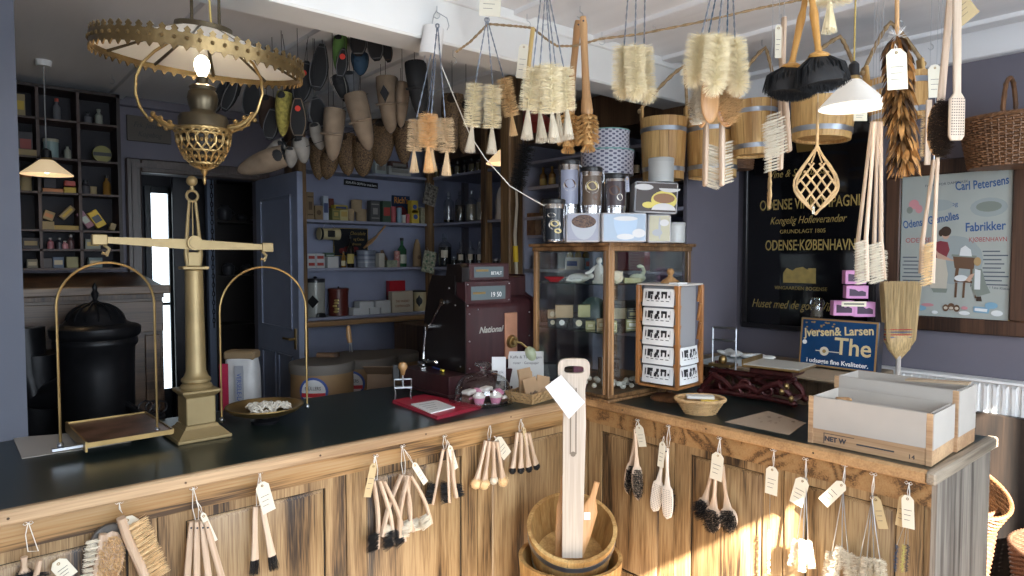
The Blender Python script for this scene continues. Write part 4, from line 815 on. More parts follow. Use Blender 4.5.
for i in range(34):
    a=rn.uniform(0,6.28); q=math.sqrt(rn.random())*.085; cx,cy=math.cos(a)*q,math.sin(a)*q; r=rn.uniform(.010,.022); m.tube([(cx+math.cos(b)*r,cy+math.sin(b)*r*.8,.012+.006*math.sin(b*2+i)+(.085-q)*.16) for b in [2*pi*k/10 for k in range(10)]],.0045,5,closed=True)
o=m.build('ribbon_loops',plain('off_white_ribbon',(.62,.58,.50),.6),t); tag(o,kind='stuff')
t=thing('paper_sheet','large grey-beige paper sheet lying under the left scale tray','paper',(.36,2.86,CT+.001),0); m=MB(); a=[oz(*p,CT+.002)-t.location for p in ((22,459),(130,444),(95,433),(12,439))]; 
a=[oz(*p,CT+.002)-t.location for p in ((22,459),(131,442),(95,432),(13,438))]; m.add([Vector(q) for q in a]+[Vector(q)+Vector((0,0,.002)) for q in a],[(0,1,2,3),(4,5,6,7),(0,1,5,4),(1,2,6,5),(2,3,7,6),(3,0,4,7)]); m.build('sheet',plain('grey_beige_paper',(.36,.34,.31),.7),t)
# iron trivet / weights behind tray
t=thing('iron_trivet','small black iron ring stand behind the tray of the brass scale','stand',oz(153,418,CT),FACE); m=MB()
for i in range(3): m.tube([(math.cos(a)*.028+(i-1)*.03,math.sin(a)*.012,.045+math.sin(a)*.022) for a in [2*pi*k/14 for k in range(14)]],.0035,6,closed=True)
m.lathe([(.045,0),(.045,.012),(.03,.02),(.001,.02)],n=18); m.build('iron_rings',iron,t)
# --- stamp, folder, card ---
t=thing('self_inking_stamp','chrome rubber stamp frame with turned wooden knob on the counter','stamp',oz(403,401,CT),FACE+R(12)); m=MB(); w_=.038
for x in(-w_,w_): m.tube([(x,-.012,.0),(x*.85,-.012,.03),(x,0,.065),(x,0,.10)],.003,6); m.tube([(x,.018,.0),(x*.9,.018,.03),(x,0,.06)],.003,6)
m.b2((-w_,-.016,0),(w_,-.008,.006)); m.b2((-w_,.014,0),(w_,.022,.006)); m.b2((-w_-.003,-.012,.058),(w_+.003,.012,.068),bv=.002); m.b2((-w_,-.003,.097),(w_,.003,.102)); m.cyl((0,0,.06),(0,0,.125),.0045,n=10); m.build('chrome_frame',steel,t)
m=MB(); m.lathe([(.007,.118),(.010,.125),(.013,.138),(.020,.150),(.021,.163),(.015,.175),(.004,.179),(.001,.179)],n=18); m.build('wooden_knob',wood('knob_wood',(.28,.14,.05),(.55,.33,.15),'z',rough=.3),t); m=MB(); m.b2((-.045,.02,.09),(-.012,.035,.165),bv=.004); m.build('ink_pad',black,t)
red=mat('red_card',(.42,.02,.045),.35,var=.15,scale=6)
t=thing('red_folder','dark red folder lying at the edge of the left counter','folder',oz(437,406,CT),0); m=MB()
F_=[oz(*p,CT)-t.location for p in ((392,403),(437,420),(481,409),(424,397))]
for k,(z0,z1,d) in enumerate(((.001,.003,0),(.0055,.0075,.004),(.009,.011,.008))):
    q=[Vector((v.x+d,v.y+d,0)) for v in F_]; m.add([v+Vector((0,0,z0)) for v in q]+[v+Vector((0,0,z1)) for v in q],[(3,2,1,0),(4,5,6,7),(0,1,5,4),(1,2,6,5),(2,3,7,6),(3,0,4,7)])
m.build('cover',red,t); m=MB(); q=[Vector((v.x*.95,v.y*.95,0)) for v in F_]; m.add([v+Vector((0,0,.0032)) for v in q]+[v+Vector((0,0,.0053)) for v in q],[(3,2,1,0),(4,5,6,7),(0,1,5,4),(1,2,6,5),(2,3,7,6),(3,0,4,7)]); m.build('inner_pages',plain('pink_paper',(.55,.32,.42),.6),t)
t=thing('white_card','small white printed pad lying on the red folder','pad',oz(434,407,CT+.012),0); F_=[oz(*p,CT+.012)-t.location for p in ((411,405),(431,414),(455,408),(436,401))]; m=MB(); m.add([v for v in F_]+[v+Vector((0,0,.005)) for v in F_],[(3,2,1,0),(4,5,6,7),(0,1,5,4),(1,2,6,5),(2,3,7,6),(3,0,4,7)]); m.build('pages',white,t)
m=MB(); o_=F_[0];u=(F_[3]-F_[0]);v_=(F_[1]-F_[0])
for i in range(4):
    a=o_+u*.15+v_*(.2+.18*i); b=a+u*(.6-.1*i); d=v_*.03; z=Vector((0,0,.0056)); m.add([a+z,b+z,b+d+z,a+d+z],[(0,1,2,3)])
m.build('printed_lines',plain('grey_ink',(.3,.3,.32),.8),t)
# --- glass cake dome ---
g1=glass('clear_glass',(.96,.98,.98),.01,.09); P=oz(483,403,CT); t=thing('cake_dome','glass cake dome with knob over pink cupcakes and cake slices','cake dome',P,0,scale=(1.12,1.12,1.1))
m=MB(); m.lathe([(.001,.0),(.10,.0),(.128,.008),(.135,.014),(.132,.017),(.10,.006),(.001,.006)],n=40); m.build('glass_plate',g1,t)
m=MB(); pr=[(.112,.017),(.112,.05)]+[(.112*math.cos(a),.05+.082*math.sin(a)) for a in [R(10*i) for i in range(1,9)]]+[(.012,.132)]; m.lathe(pr,n=40,cap=False); m.lathe([(.114,.014),(.116,.018),(.114,.022),(.110,.018),(.114,.014)],n=40); m.build('dome_cover',g1,t)
gk=glass('thick_glass',(.85,.90,.92),.02,.22); m=MB(); m.lathe([(.012,.130),(.014,.138),(.022,.146),(.034,.154),(.034,.162),(.024,.170),(.001,.172)],n=20); m.build('glass_knob',gk,t)
pk=mat('pink_icing',(.62,.22,.34),.5,var=.15,scale=30); crm=mat('cream_icing',(.75,.68,.62),.5,var=.1,scale=30); chs=mat('chocolate_cake',(.10,.04,.025),.7,var=.3,scale=60)
def cup(dx,dy,c1,lab):
    t=thing('cupcake',lab,'cupcake',P+Vector((dx,dy,.007)),0,'cakes under the glass dome'); MB().lathe([(.019,0),(.026,.028),(.001,.028)],n=20).build('paper_case',c1,t); MB().lathe([(.027,.028),(.029,.034),(.022,.044),(.010,.052),(.001,.054)],n=20).build('icing',crm if c1 is pk else pk,t)
cup(.02,-.065,pk,'front pink cupcake under the glass dome'); cup(-.045,-.03,pk,'left pale pink cupcake under the glass dome'); cup(.07,-.02,chs,'right dark chocolate cupcake under the glass dome'); cup(.0,.05,chs,'rear chocolate cupcake under the glass dome')
for dx,dy,lab in((-.055,.03,'left'),(.045,.035,'right')):
    t=thing('cake_slice',lab+' pink and cream iced cake slice under the glass dome','cake',P+Vector((dx,dy,.007)),R(20),'cake slices under the glass dome'); m=MB(); m.b2((-.03,-.02,0),(.03,.02,.035),bv=.003); m.build('sponge',chs,t); m=MB(); m.b2((-.031,-.021,.035),(.031,.021,.055),bv=.005); m.build('icing',crm,t); m=MB(); m.b2((-.031,-.0215,.018),(.031,-.0195,.026)); m.build('pink_layer',pk,t)
t=thing('tart','small dark tart with cream on the front of the glass plate','tart',P+Vector((.065,-.065,.009)),0); MB().lathe([(.018,0),(.024,.014),(.001,.014)],n=16).build('crust',chs,t); m=MB(); [m.ell((math.cos(a)*.010,math.sin(a)*.010,.018),.009,8,6) for a in (0,2,4)]; m.build('cream_dots',crm,t)
# --- cash register ---
rc=oz(449,399,CT); reg=thing('cash_register','dark maroon antique cash register with crank on the left counter','cash register',(rc.x,rc.y,CT),0)
maro=mat('dark_maroon_wood',(.030,.010,.012),.28,var=.5,scale=6,stretch=(6,6,.6),col2=(.055,.02,.022)); mblk=mat('black_lacquer',(.010,.007,.007),.3,var=.2)
W=.56; D_=.40
m=MB(); m.b2((0,0,.0),(W,D_,.10),bv=.004); m.b2((-.012,-.012,0),(W+.012,D_,.016),bv=.004); m.build('drawer_base',maro,reg)
# side profile body (y,z): customers' side at y=.02
def body(x0,x1,prof,name,mt): m=MB(); m.prism(prof,x0,x1,'x'); return m.build(name,mt,reg)
prof=[(.025,.10),(.025,.437),(.075,.455),(.105,.47),(.105,.56),(.30,.56),(.33,.50),(.36,.40),(.385,.28),(.39,.10)]
body(.11,.118,prof,'side_panel',mblk); body(W-.008,W,[(y,z) for y,z in prof],'side_panel',maro)
body(.118,W-.008,[(.032,.10),(.032,.40),(.040,.425),(.060,.443),(.10,.455),(.105,.55),(.29,.555),(.32,.50),(.35,.40),(.378,.28),(.382,.10)],'body',maro)
m=MB(); m.b2((.118,.03,.425),(.40,.12,.535),bv=.003); m.build('lower_display_case',maro,reg)
m=MB(); m.b2((.155,.045,.535),(.40,.16,.62),bv=.005); m.build('upper_display_case',maro,reg)
body(.112,.158,[(.05,.53),(.05,.60),(.07,.615),(.17,.615),(.19,.53)],'upper_side_block',mblk)
dg=plain('dark_window',(.03,.04,.045),.05)
for (x0,x1,z0,z1,yy) in ((.15,.36,.445,.51,.029),(.18,.36,.552,.603,.044)):
    m=MB(); m.b2((x0,yy-.001,z0),(x1,yy+.002,z1)); wn=m.build('display_window',plain('display_back',(.10,.13,.14),.4),reg)
    m=MB(); put_text(m,'19 50' if z0<.5 else 'BETALT',(x0+x1)/2+.045,z0+.012,.034 if z0<.5 else .022,y=yy-.002,sx=.9); m.build('indicator_digits',white,wn)
    m=MB(); m.b2((x0+.01,yy-.0025,z0+.028),(x0+.085,yy-.001,z0+.038)); m.build('pointer',brass,wn)
m=MB(); put_text(m,'National',.27,.285,.042,y=.031,shear=.35,ext=.002,bold=.0006); m.build('script_emblem',plain('silver_emblem',(.62,.60,.55),.3,metal=.7),reg)
cop=mat('copper_plate',(.55,.27,.17),.32,metal=.6,var=.1,scale=20); m=MB(); m.b2((.355,.022,.145),(.435,.032,.375),bv=.003); pl=m.build('crank_plate',cop,reg); m=MB(); m.cyl((.395,.022,.23),(.395,.004,.23),.034,.028,n=24); m.cyl((.395,.004,.23),(.395,-.01,.23),.018,.014,n=18); m.build('crank_boss',brass,pl)
m=MB(); m.tube([(.395,0,.23),(.42,-.02,.225),(.45,-.03,.20)],.006,8); m.build('crank_arm',brass,pl); m=MB(); m.ell((.478,-.035,.155),(.034,.034,.055),18,12,rot=(0,R(-28),0)); m.build('green_knob',plain('pale_green_celluloid',(.42,.46,.30),.25),pl)
m=MB(); m.ell((.505,-.035,.105),.007,8,6); m.build('knob_screw',brass,pl)
m=MB(); m.cyl((.105,.20,.43),(.098,.20,.43),.018,n=16); m.tube([(.10,.30,.30),(.085,.32,.30),(.078,.325,.22),(.075,.33,.14),(.07,.28,.13),(.06,.20,.14)],.008,8); m.ell((.06,.19,.14),(.018,.014,.014),10,8); m.cyl((.11,.31,.30),(.08,.31,.30),.02,n=14); m.tube([(.10,.20,.43),(.10,.31,.30)],.006,6); m.build('chrome_lever',plain('chrome',(.75,.75,.75),.12,metal=1),reg)
for x,z in((.14,.12),(.14,.25),(.14,.38),(.52,.12),(.52,.25),(.52,.37),(.19,.40),(.13,.42),(.13,.52),(.385,.44),(.385,.52)):
    MB().ell((x,.029,z),.004,8,5).build('screw_head',steel,reg)
for y,z in((.06,.13),(.34,.13),(.10,.42),(.15,.50)): MB().ell((.109,y,z),.004,8,5).build('screw_head',steel,reg)
t=thing('pen','blue and yellow pen lying on the ledge of the cash register','pen',(rc.x+.06,rc.y+.15,CT+.104),R(80)); MB().cyl((0,0,0.004),(.10,0,.004),.004,n=8).build('barrel',plain('blue_plastic',(.03,.06,.25),.3),t); MB().cyl((-.025,0,.004),(0,0,.004),.006,n=8).build('cap',plain('yellow_plastic',(.75,.55,.05),.3),t)
t=thing('staple_remover','chrome stapler lying on the ledge beside the pen','stapler',(rc.x+.05,rc.y+.31,CT+.101),R(70)); m=MB(); m.b2((-.05,-.012,0),(.05,.012,.008),bv=.002); m.b2((-.045,-.010,.012),(.05,.010,.026),bv=.004); m.build('chrome_body',plain('chrome',(0,0,0)),t)
# --- leaflets, notice, tray of paper bags ---
t=thing('leaflet_holder','stack of white leaflets standing against the cash register','leaflets',oz(496,391,CT),FACE); s=.0046
m=MB(); m.T=TR((-.03,.012,0),(R(-6),0,0)); m.b2((-.042,0,0),(.0,.004,.155)); m.build('back_leaflet',white,t); m=MB(); m.T=TR((0,0,0),(R(-6),0,0)); m.b2((-.02,-.006,0),(.048,0,.165)); m.build('front_leaflet',plain('leaflet_white',(.82,.82,.82),.5),t); m=MB(); m.T=TR((0,0,0),(R(-6),0,0)); m.b2((-.018,-.0075,.005),(.046,-.0062,.05)); m.build('photo_strip',mat('leaflet_photo',(.03,.035,.04),.4,col2=(.4,.35,.33),scale=40,contrast=.1),t); m=MB(); m.T=TR((0,0,0),(R(-6),0,0)); put_text(m,'Butik',.015,.085,.02,y=-.0065); m.build('printed_title',plain('grey_ink',(.3,.3,.32)),t)
P=oz(533,392,CT); t=thing('card_holder','grey printed notice card standing behind the paper bags','notice',oz(526,389,CT),FACE); m=MB(); m.T=TR((0,0,0),(R(-10),0,0)); m.b2((-.088,-.002,0),(.088,.002,.185)); m.build('card',plain('notice_grey',(.55,.54,.52),.6),t); m=MB(); m.T=TR((0,0,0),(R(-10),0,0)); put_text(m,'Kaffe & Te fra egen',0,.150,.020,y=-.0025); put_text(m,'rister · Gavepapir',0,.122,.018,y=-.0025); m.build('printed_words',ink,t)
t=thing('wicker_tray','shallow chip-wood basket of brown paper bags by the counter corner','basket',oz(531,399,CT),R(12)); m=MB(); W2,D2,H2=.095,.075,.045
for j in range(4):
    for (a,b) in (((-W2,-D2),(W2,-D2)),((W2,-D2),(W2,D2)),((W2,D2),(-W2,D2)),((-W2,D2),(-W2,-D2))):
        n=9
        for i in range(n):
            u0,u1=i/n,(i+1)/n; x0,y0=a[0]+(b[0]-a[0])*u0,a[1]+(b[1]-a[1])*u0; x1,y1=a[0]+(b[0]-a[0])*u1,a[1]+(b[1]-a[1])*u1; o=.0022*(1 if (i+j)%2 else -1); nx,ny=(b[1]-a[1]),-(b[0]-a[0]); l=math.hypot(nx,ny); nx/=l;ny/=l
            z0=.002+j*.011; m.add([(x0+nx*o,y0+ny*o,z0),(x1+nx*o,y1+ny*o,z0),(x1+nx*o,y1+ny*o,z0+.0095),(x0+nx*o,y0+ny*o,z0+.0095),(x0+nx*(o-.001),y0+ny*(o-.001),z0),(x1+nx*(o-.001),y1+ny*(o-.001),z0),(x1+nx*(o-.001),y1+ny*(o-.001),z0+.0095),(x0+nx*(o-.001),y0+ny*(o-.001),z0+.0095)],[(0,1,2,3),(7,6,5,4),(3,2,6,7),(0,4,5,1),(0,3,7,4),(1,5,6,2)])
m.build('woven_sides',wickl,t); m=MB(); m.b2((-W2,-D2,0),(W2,D2,.003)); m.build('bottom',wickl,t)
kr=mat('kraft_paper',(.40,.26,.145),.75,var=.12,scale=12,bump=.15)
for i,(dx,dy,rz,h,lab) in enumerate(((-.035,-.045,-.15,.105,'front'),(.045,-.03,.25,.10,'right'),(-.02,.01,.1,.125,'middle'),(.035,.035,-.1,.13,'rear'))):
    t=thing('paper_bag',lab+' brown kraft paper bag in the chip-wood basket','paper bag',oz(531,399,CT)+Matrix.Rotation(R(12),3,'Z')@Vector((dx,dy,.004)),R(-8),'kraft paper bags in the basket'); m=MB(); m.T=TR((0,0,0),(R(-14),rz,0)); m.add([(-.038,-.008,0),(.038,-.008,0),(.038,.008,0),(-.038,.008,0),(-.036,-.002,h),(.036,-.002,h),(.036,.002,h),(-.036,.002,h)],[(3,2,1,0),(0,1,5,4),(1,2,6,5),(2,3,7,6),(3,0,4,7),(4,5,6,7)]); m.build('bag_body',kr,t)
    if i==0: m=MB(); m.T=TR((0,0,0),(R(-14),rz,0)); put_text(m,'Kaffe',0,.03,.02,y=-.009,shear=.3); m.build('stamped_word',ink,t)
# --- glass display case ---
X0,X1,Y0,Y1,ZT=2.245,2.86,1.975,2.475,1.665
vc=thing('display_case','wooden framed glass display case on the counter corner','display case',((X0+X1)/2,(Y0+Y1)/2,CT),0); ox_,oy_=(X0+X1)/2,(Y0+Y1)/2
vw=wood('case_wood',(.085,.04,.015),(.34,.19,.085),'z',ring=4,fine=70,rdist=3,rough=.42)
def vb(m,a,b,bv=.003): m.b2((a[0]-ox_,a[1]-oy_,a[2]-CT),(b[0]-ox_,b[1]-oy_,b[2]-CT),bv=bv)
m=MB(); vb(m,(X0-.015,Y0-.015,CT+.001),(X1+.015,Y1+.015,CT+.014)); vb(m,(X0,Y0,CT+.014),(X1,Y1,CT+.03)); m.build('plinth',vw,vc)
m=MB(); vb(m,(X0-.004,Y0-.004,1.628),(X1+.004,Y1+.004,1.65)); vb(m,(X0-.018,Y0-.018,1.65),(X1+.018,Y1+.018,ZT)); m.build('top_moulding',vw,vc)
p=.024
for x in (X0,X1-p):
    for y in (Y0,Y1-p): m=MB(); vb(m,(x,y,CT+.03),(x+p,y+p,1.63)); m.build('post',vw,vc)
for a,b in (((X0+p,Y0,0),(X0+p+.014,Y0+.014,0)),((X0,Y0+p,0),(X0+.014,Y0+p+.014,0))): m=MB(); vb(m,(a[0],a[1],CT+.03),(b[0],b[1],1.63)); m.build('glazing_bead',vw,vc)
gv=glass('case_glass',(.97,.985,.98),.01,.02)
for a,b in (((X0+.008,Y0+p,CT+.03),(X0+.011,Y1-p,1.63)),((X0+p,Y0+.008,CT+.03),(X1-p,Y0+.011,1.63)),((X1-.011,Y0+p,CT+.03),(X1-.008,Y1-p,1.63)),((X0+p,Y1-.011,CT+.03),(X1-p,Y1-.008,1.63))): m=MB(); m.b2((a[0]-ox_,a[1]-oy_,a[2]-CT),(b[0]-ox_,b[1]-oy_,b[2]-CT)); m.build('glass_pane',gv,vc)
gs=glass('green_shelf_glass',(.80,.93,.87),.01,.05); ZS1,ZS2=1.475,1.255
for z in (ZS1,ZS2): m=MB(); vb(m,(X0+.014,Y0+.014,z-.003),(X1-.014,Y1-.014,z+.003),0); m.build('glass_shelf',gs,vc)
def vput(x,y,z): return (x,y,z)
def sbox(name,lab,cat,P,rz,d,mt,grp=None,front=None,fm=None,bv=.002):
    """a carton: box with a printed front panel and lid line"""
    t=thing(name,lab,cat,P,rz,grp); m=MB(); m.b2((-d[0]/2,-d[1]/2,0),(d[0]/2,d[1]/2,d[2]),bv=bv); m.build('carton',mt,t)
    if fm: 
        m=MB()
        if front=='dot': m.cyl((0,-d[1]/2-.0008,d[2]/2),(0,-d[1]/2,d[2]/2),min(d[0],d[2])*.3,n=18)
        elif front=='frame':
            m.b2((-d[0]*.4,-d[1]/2-.0008,d[2]*.15),(d[0]*.4,-d[1]/2,d[2]*.2)); m.b2((-d[0]*.4,-d[1]/2-.0008,d[2]*.8),(d[0]*.4,-d[1]/2,d[2]*.85)); m.b2((-d[0]*.25,-d[1]/2-.0008,d[2]*.35),(d[0]*.25,-d[1]/2,d[2]*.65))
        else: m.b2((-d[0]*.38,-d[1]/2-.0008,d[2]*.3),(d[0]*.38,-d[1]/2,d[2]*.7))
        m.build('printed_label',fm,t)
    return t
krc=plain('kraft_card',(.42,.31,.19),.7); bkc=plain('black_card',(.015,.018,.022),.4); crc=plain('cream_label',(.62,.56,.42),.6); gc=plain('gold_green_soap',(.38,.36,.19),.55); redp=plain('red_print',(.5,.04,.04),.5); bwh=plain('porcelain_white',(.80,.80,.78),.25)
FZ=R(-60)
# top shelf: figurine, swan, red dish, small pieces
z=ZS1+.003
t=thing('porcelain_figurine','white porcelain figure of a seated child on the top glass shelf','figurine',(2.36,2.14,z),FACE); m=MB(); m.lathe([(.03,0),(.032,.008),(.026,.014),(.020,.03),(.024,.055),(.022,.075),(.012,.088),(.008,.092)],n=16); m.ell((0,0,.105),(.015,.016,.018)); m.tube([(-.018,0,.075),(-.045,-.01,.050),(-.065,-.005,.045)],[.009,.008,.006],8); m.tube([(.02,0,.075),(.026,-.01,.05),(.01,-.02,.035)],[.009,.008,.006],8); m.ell((.03,0,.02),(.022,.02,.018)); m.build('figure',bwh,t)
t=thing('porcelain_swan','white porcelain animal lying on the top glass shelf beside the child figure','figurine',(2.36,2.27,z),FACE); m=MB(); m.ell((0,0,.022),(.055,.025,.022)); m.ell((.055,0,.03),(.02,.016,.014)); m.tube([(-.05,0,.02),(-.06,-.01,.012),(-.03,-.02,.006)],[.008,.007,.005],8); m.ell((-.01,-.015,.012),(.03,.02,.012)); m.build('body',bwh,t)
t=thing('red_dish','small red dish on the top glass shelf of the display case','dish',(2.32,2.40,z),FACE); MB().lathe([(.02,0),(.022,.004),(.040,.018),(.042,.024),(.038,.022),(.02,.008),(.001,.007)],n=24,sx=1.2).build('dish_body',plain('red_lacquer',(.5,.02,.03),.3),t)
t=thing('soap_shell','cream shell-shaped soap on the top shelf near the corner post','soap',(2.36,2.03,z),FACE); m=MB(); m.ell((0,0,.03),(.03,.02,.03)); [m.tube([(0,-.018,.005),(math.sin(a)*.02,-.02,.03),(math.sin(a)*.028,-.008,.055)],.003,5) for a in(-1,-.5,0,.5,1)]; m.build('shell',plain('cream_soap',(.70,.62,.48),.5),t)
t=thing('porcelain_goose','pale green porcelain goose on the top shelf at the right','figurine',(2.52,2.04,z),FACE); m=MB(); m.ell((0,0,.022),(.04,.02,.022)); m.tube([(.02,0,.03),(.032,0,.055),(.024,0,.075),(.012,0,.078)],[.012,.009,.008,.006],8); m.ell((.01,0,.078),(.014,.009,.009)); m.build('body',plain('celadon',(.50,.52,.38),.3),t)
sbox('soap_box','green-gold soap carton under the goose on the top shelf','box',(2.47,2.03,z-.04+.04),FACE,(.08,.04,.025),gc)
# middle shelf cartons
z=ZS2+.003; ml=[((2.31,2.40),.05,.038,bkc,'dot',crc,'small black soap box with round cream label at the left end of the middle shelf'),((2.31,2.335),.055,.045,bkc,'dot',bwh,'black soap box with white round label, second on the middle shelf'),((2.33,2.24),.062,.052,bkc,'dot',crc,'black soap box with cream round label, third on the middle shelf'),((2.33,2.165),.045,.040,gc,'frame',crc,'olive soap carton, fourth on the middle shelf'),((2.34,2.10),.05,.055,krc,'frame',crc,'kraft soap carton, fifth on the middle shelf'),((2.33,2.035),.05,.05,gc,'frame',bwh,'olive carton with white label beside the corner post'),((2.46,2.02),.06,.052,gc,'frame',bwh,'green carton with white label, first right of the corner post'),((2.56,2.02),.06,.05,bkc,'frame',gc,'dark carton second right of the corner post')]
for (x,y),w_,h,mt,fr,fm,lab in ml: sbox('soap_box',lab,'box',(x,y,z),FACE+R(-6),(w_,.045,h),mt,'soap boxes on the middle glass shelf',fr,fm)
for (x,y,zz,w_,h,mt,fr,fm,lab) in ((2.31,2.40,z+.038,.05,.045,krc,'dot',crc,'kraft box with round mark on top of the leftmost black soap box'),(2.325,2.335,z+.045,.088,.062,krc,None,None,'large plain kraft box on the second black soap box'),(2.36,2.235,z+.052,.06,.06,gc,None,None,'olive plain box on the third black soap box'),(2.46,2.02,z+.052,.05,.05,bkc,'frame',gc,'dark carton stacked right of the corner post'),(2.56,2.02,z+.05,.06,.10,bkc,None,None,'tall black carton stacked right of the corner post')):
    sbox('soap_box',lab,'box',(x,y,zz),FACE+R(-6),(w_,.045,h),mt,'stacked soap boxes on the middle glass shelf',fr,fm)
t=thing('round_tin_plate','dark green round tin leaning behind the soap boxes in the case','tin',(2.50,2.30,z),FACE); m=MB(); m.T=TR((0,0,.07),(R(80),0,0)); m.lathe([(.07,-.01),(.072,0),(.07,.01),(.06,.012),(.001,.012)],n=30); m.build('tin_body',plain('dark_green_tin',(.03,.06,.055),.3),t)
sbox('book','black upright box with gold lettering behind the soap boxes','box',(2.54,2.16,z),FACE,(.16,.02,.13),bkc,None,None,crc)
# bottom of the case
z=CT+.032; rn=random.Random(21); shp=plain('pearl_shell',(.62,.58,.52),.35)
for i in range(26):
    if i<16: x,y=rn.uniform(2.36,2.58),rn.uniform(2.01,2.10)
    else: x,y=rn.uniform(2.29,2.36),rn.uniform(2.05,2.22)
    t=thing('guest_soap',('small pearly soap in the heap at the bottom of the case' ),'soap',(x,y,z+rn.uniform(0,.03)),rn.uniform(0,6),'pearly guest soaps heaped at the bottom of the display case'); m=MB(); m.ell((0,0,.012),(rn.uniform(.012,.018),.012,.012),10,7); m.build('soap_body',shp,t)
for i,(x,y,w_,h,mt,lab) in enumerate(((2.30,2.43,.10,.085,bkc,'black box at the left end of the case bottom'),(2.36,2.33,.11,.07,plain('brown_leather',(.09,.045,.025),.5),'brown leather box on the case bottom'),(2.34,2.24,.07,.10,plain('plum_card',(.14,.03,.06),.5),'plum red box on the case bottom'),(2.50,2.20,.10,.12,plain('brown_leather',(0,0,0)),'tall brown box at the back of the case bottom'),(2.66,2.05,.09,.05,plain('violet_cloth',(.28,.10,.22),.6),'violet cloth bundle at the bottom right of the case'))):
    sbox('gift_box',lab,'box',(x,y,z),FACE,(w_,.05,h),mt)
for i,(x,y) in enumerate(((2.40,2.14),(2.42,2.115),(2.44,2.14))):
    t=thing('glass_vase',['left','middle','right'][i]+' pale glass candle tube in the bottom of the case','vase',(x,y,z),0,'pale glass tubes in the case'); MB().lathe([(.010,0),(.010,.13),(.012,.14),(.009,.14),(.008,.01),(.001,.01)],n=14).build('tube',plain('pale_candle',(.55,.60,.66),.3),t)
# --- tins on top of the case ---
z=ZT+.001; steelb=mat('brushed_steel',(.62,.62,.63),.22,metal=1,var=.05,scale=4,stretch=(1,1,20)); blk=plain('black_plastic_lid',(.012,.012,.013),.35)
def canister(cx,yt,yb,w,D,lab,pic,zb=z):
    P=dp(cx,yb,D); s=D/670; r=w*s/2; H=(yb-yt)*s; t=thing('coffee_canister',lab,'canister',(P.x,P.y,zb),FACE,'steel canisters with black lids'); H=min(H,9)
    m=MB(); m.lathe([(r*.97,0),(r,.004),(r,H-.02),(r*.98,H-.018),(.001,H-.018)],n=30); m.build('steel_body',steelb,t)
    m=MB(); m.lathe([(r*1.03,H-.02),(r*1.05,H-.016),(r*1.05,H-.004),(r*.98,H),(.001,H)],n=30); m.build('lid',blk,t)
    m=MB(); m.tube([(r+.002,0,H-.02),(r+.008,0,H-.03),(r+.008,0,H-.055),(r+.002,0,H-.065)],.0018,6); m.build('clasp',steel,t)
    m=MB(); k=18; a0,a1=-2.5,-.65; vs=[];fs=[]
    for i in range(k+1):
        a=a0+(a1-a0)*i/k; vs+=[(math.cos(a)*(r+.0008),math.sin(a)*(r+.0008),H*.05),(math.cos(a)*(r+.0008),math.sin(a)*(r+.0008),H*.78)]
    fs=[(2*i,2*i+2,2*i+3,2*i+1) for i in range(k)]; m.add(vs,fs); lb=m.build('printed_wrap',pic[0],t)
    m=MB()
    def disc(cx,cz,rx,rz,mi,off):
        v=[];n=16
        for i in range(n): 
            an=2*pi*i/n; a=-pi/2+(cx+math.cos(an)*rx)/r; v.append((math.cos(a)*(r+off),math.sin(a)*(r+off),cz+math.sin(an)*rz))
        m.add(v,[tuple(range(n))],mi)
    for q in pic[1]: disc(q[0]*r,q[1]*H,q[2]*r,q[3]*H,q[4],.0012+.0004*q[4])
    m.build('picture',[plain('cup_white',(.62,.58,.50),.4),mat('coffee_beans_print',(.02,.01,.006),.5,col2=(.14,.07,.04),scale=260,contrast=.08),plain('cup_brown',(.10,.05,.03),.4),plain('gold_print',(.45,.36,.15),.4)],lb); return t
wv=plain('wrap_lavender',(.27,.29,.38),.35); wb=plain('wrap_brown',(.10,.07,.05),.35)
canister(569,161,207,21,3.05,'tall steel canister with lavender label showing coffee beans, at the back',(wv,[(0,.45,.62,.13,0),(0,.48,.55,.10,1)]),zb=dp(569,207,3.05).z)
canister(591,168,208,22,3.0,'steel canister with a brown coffee cup picture, in the middle of the back row',(wb,[(0,.50,.65,.16,0),(0,.52,.5,.11,3),(.3,.25,.3,.08,2)]),zb=dp(591,208,3.0).z)
canister(615,175,208,22,3.02,'steel canister with dark picture, rightmost of the back row',(plain('wrap_dark',(.05,.035,.04),.35),[(-.2,.5,.5,.14,2),(.3,.3,.3,.1,0)]),zb=dp(615,208,3.02).z)
canister(554,196,238,22,2.92,'short steel canister at the front left corner of the display case',(plain('wrap_black',(.012,.015,.02),.3),[(0,.4,.55,.12,0),(0,.42,.4,.07,3),(-.3,.62,.4,.05,0),(.3,.25,.35,.06,3)]))
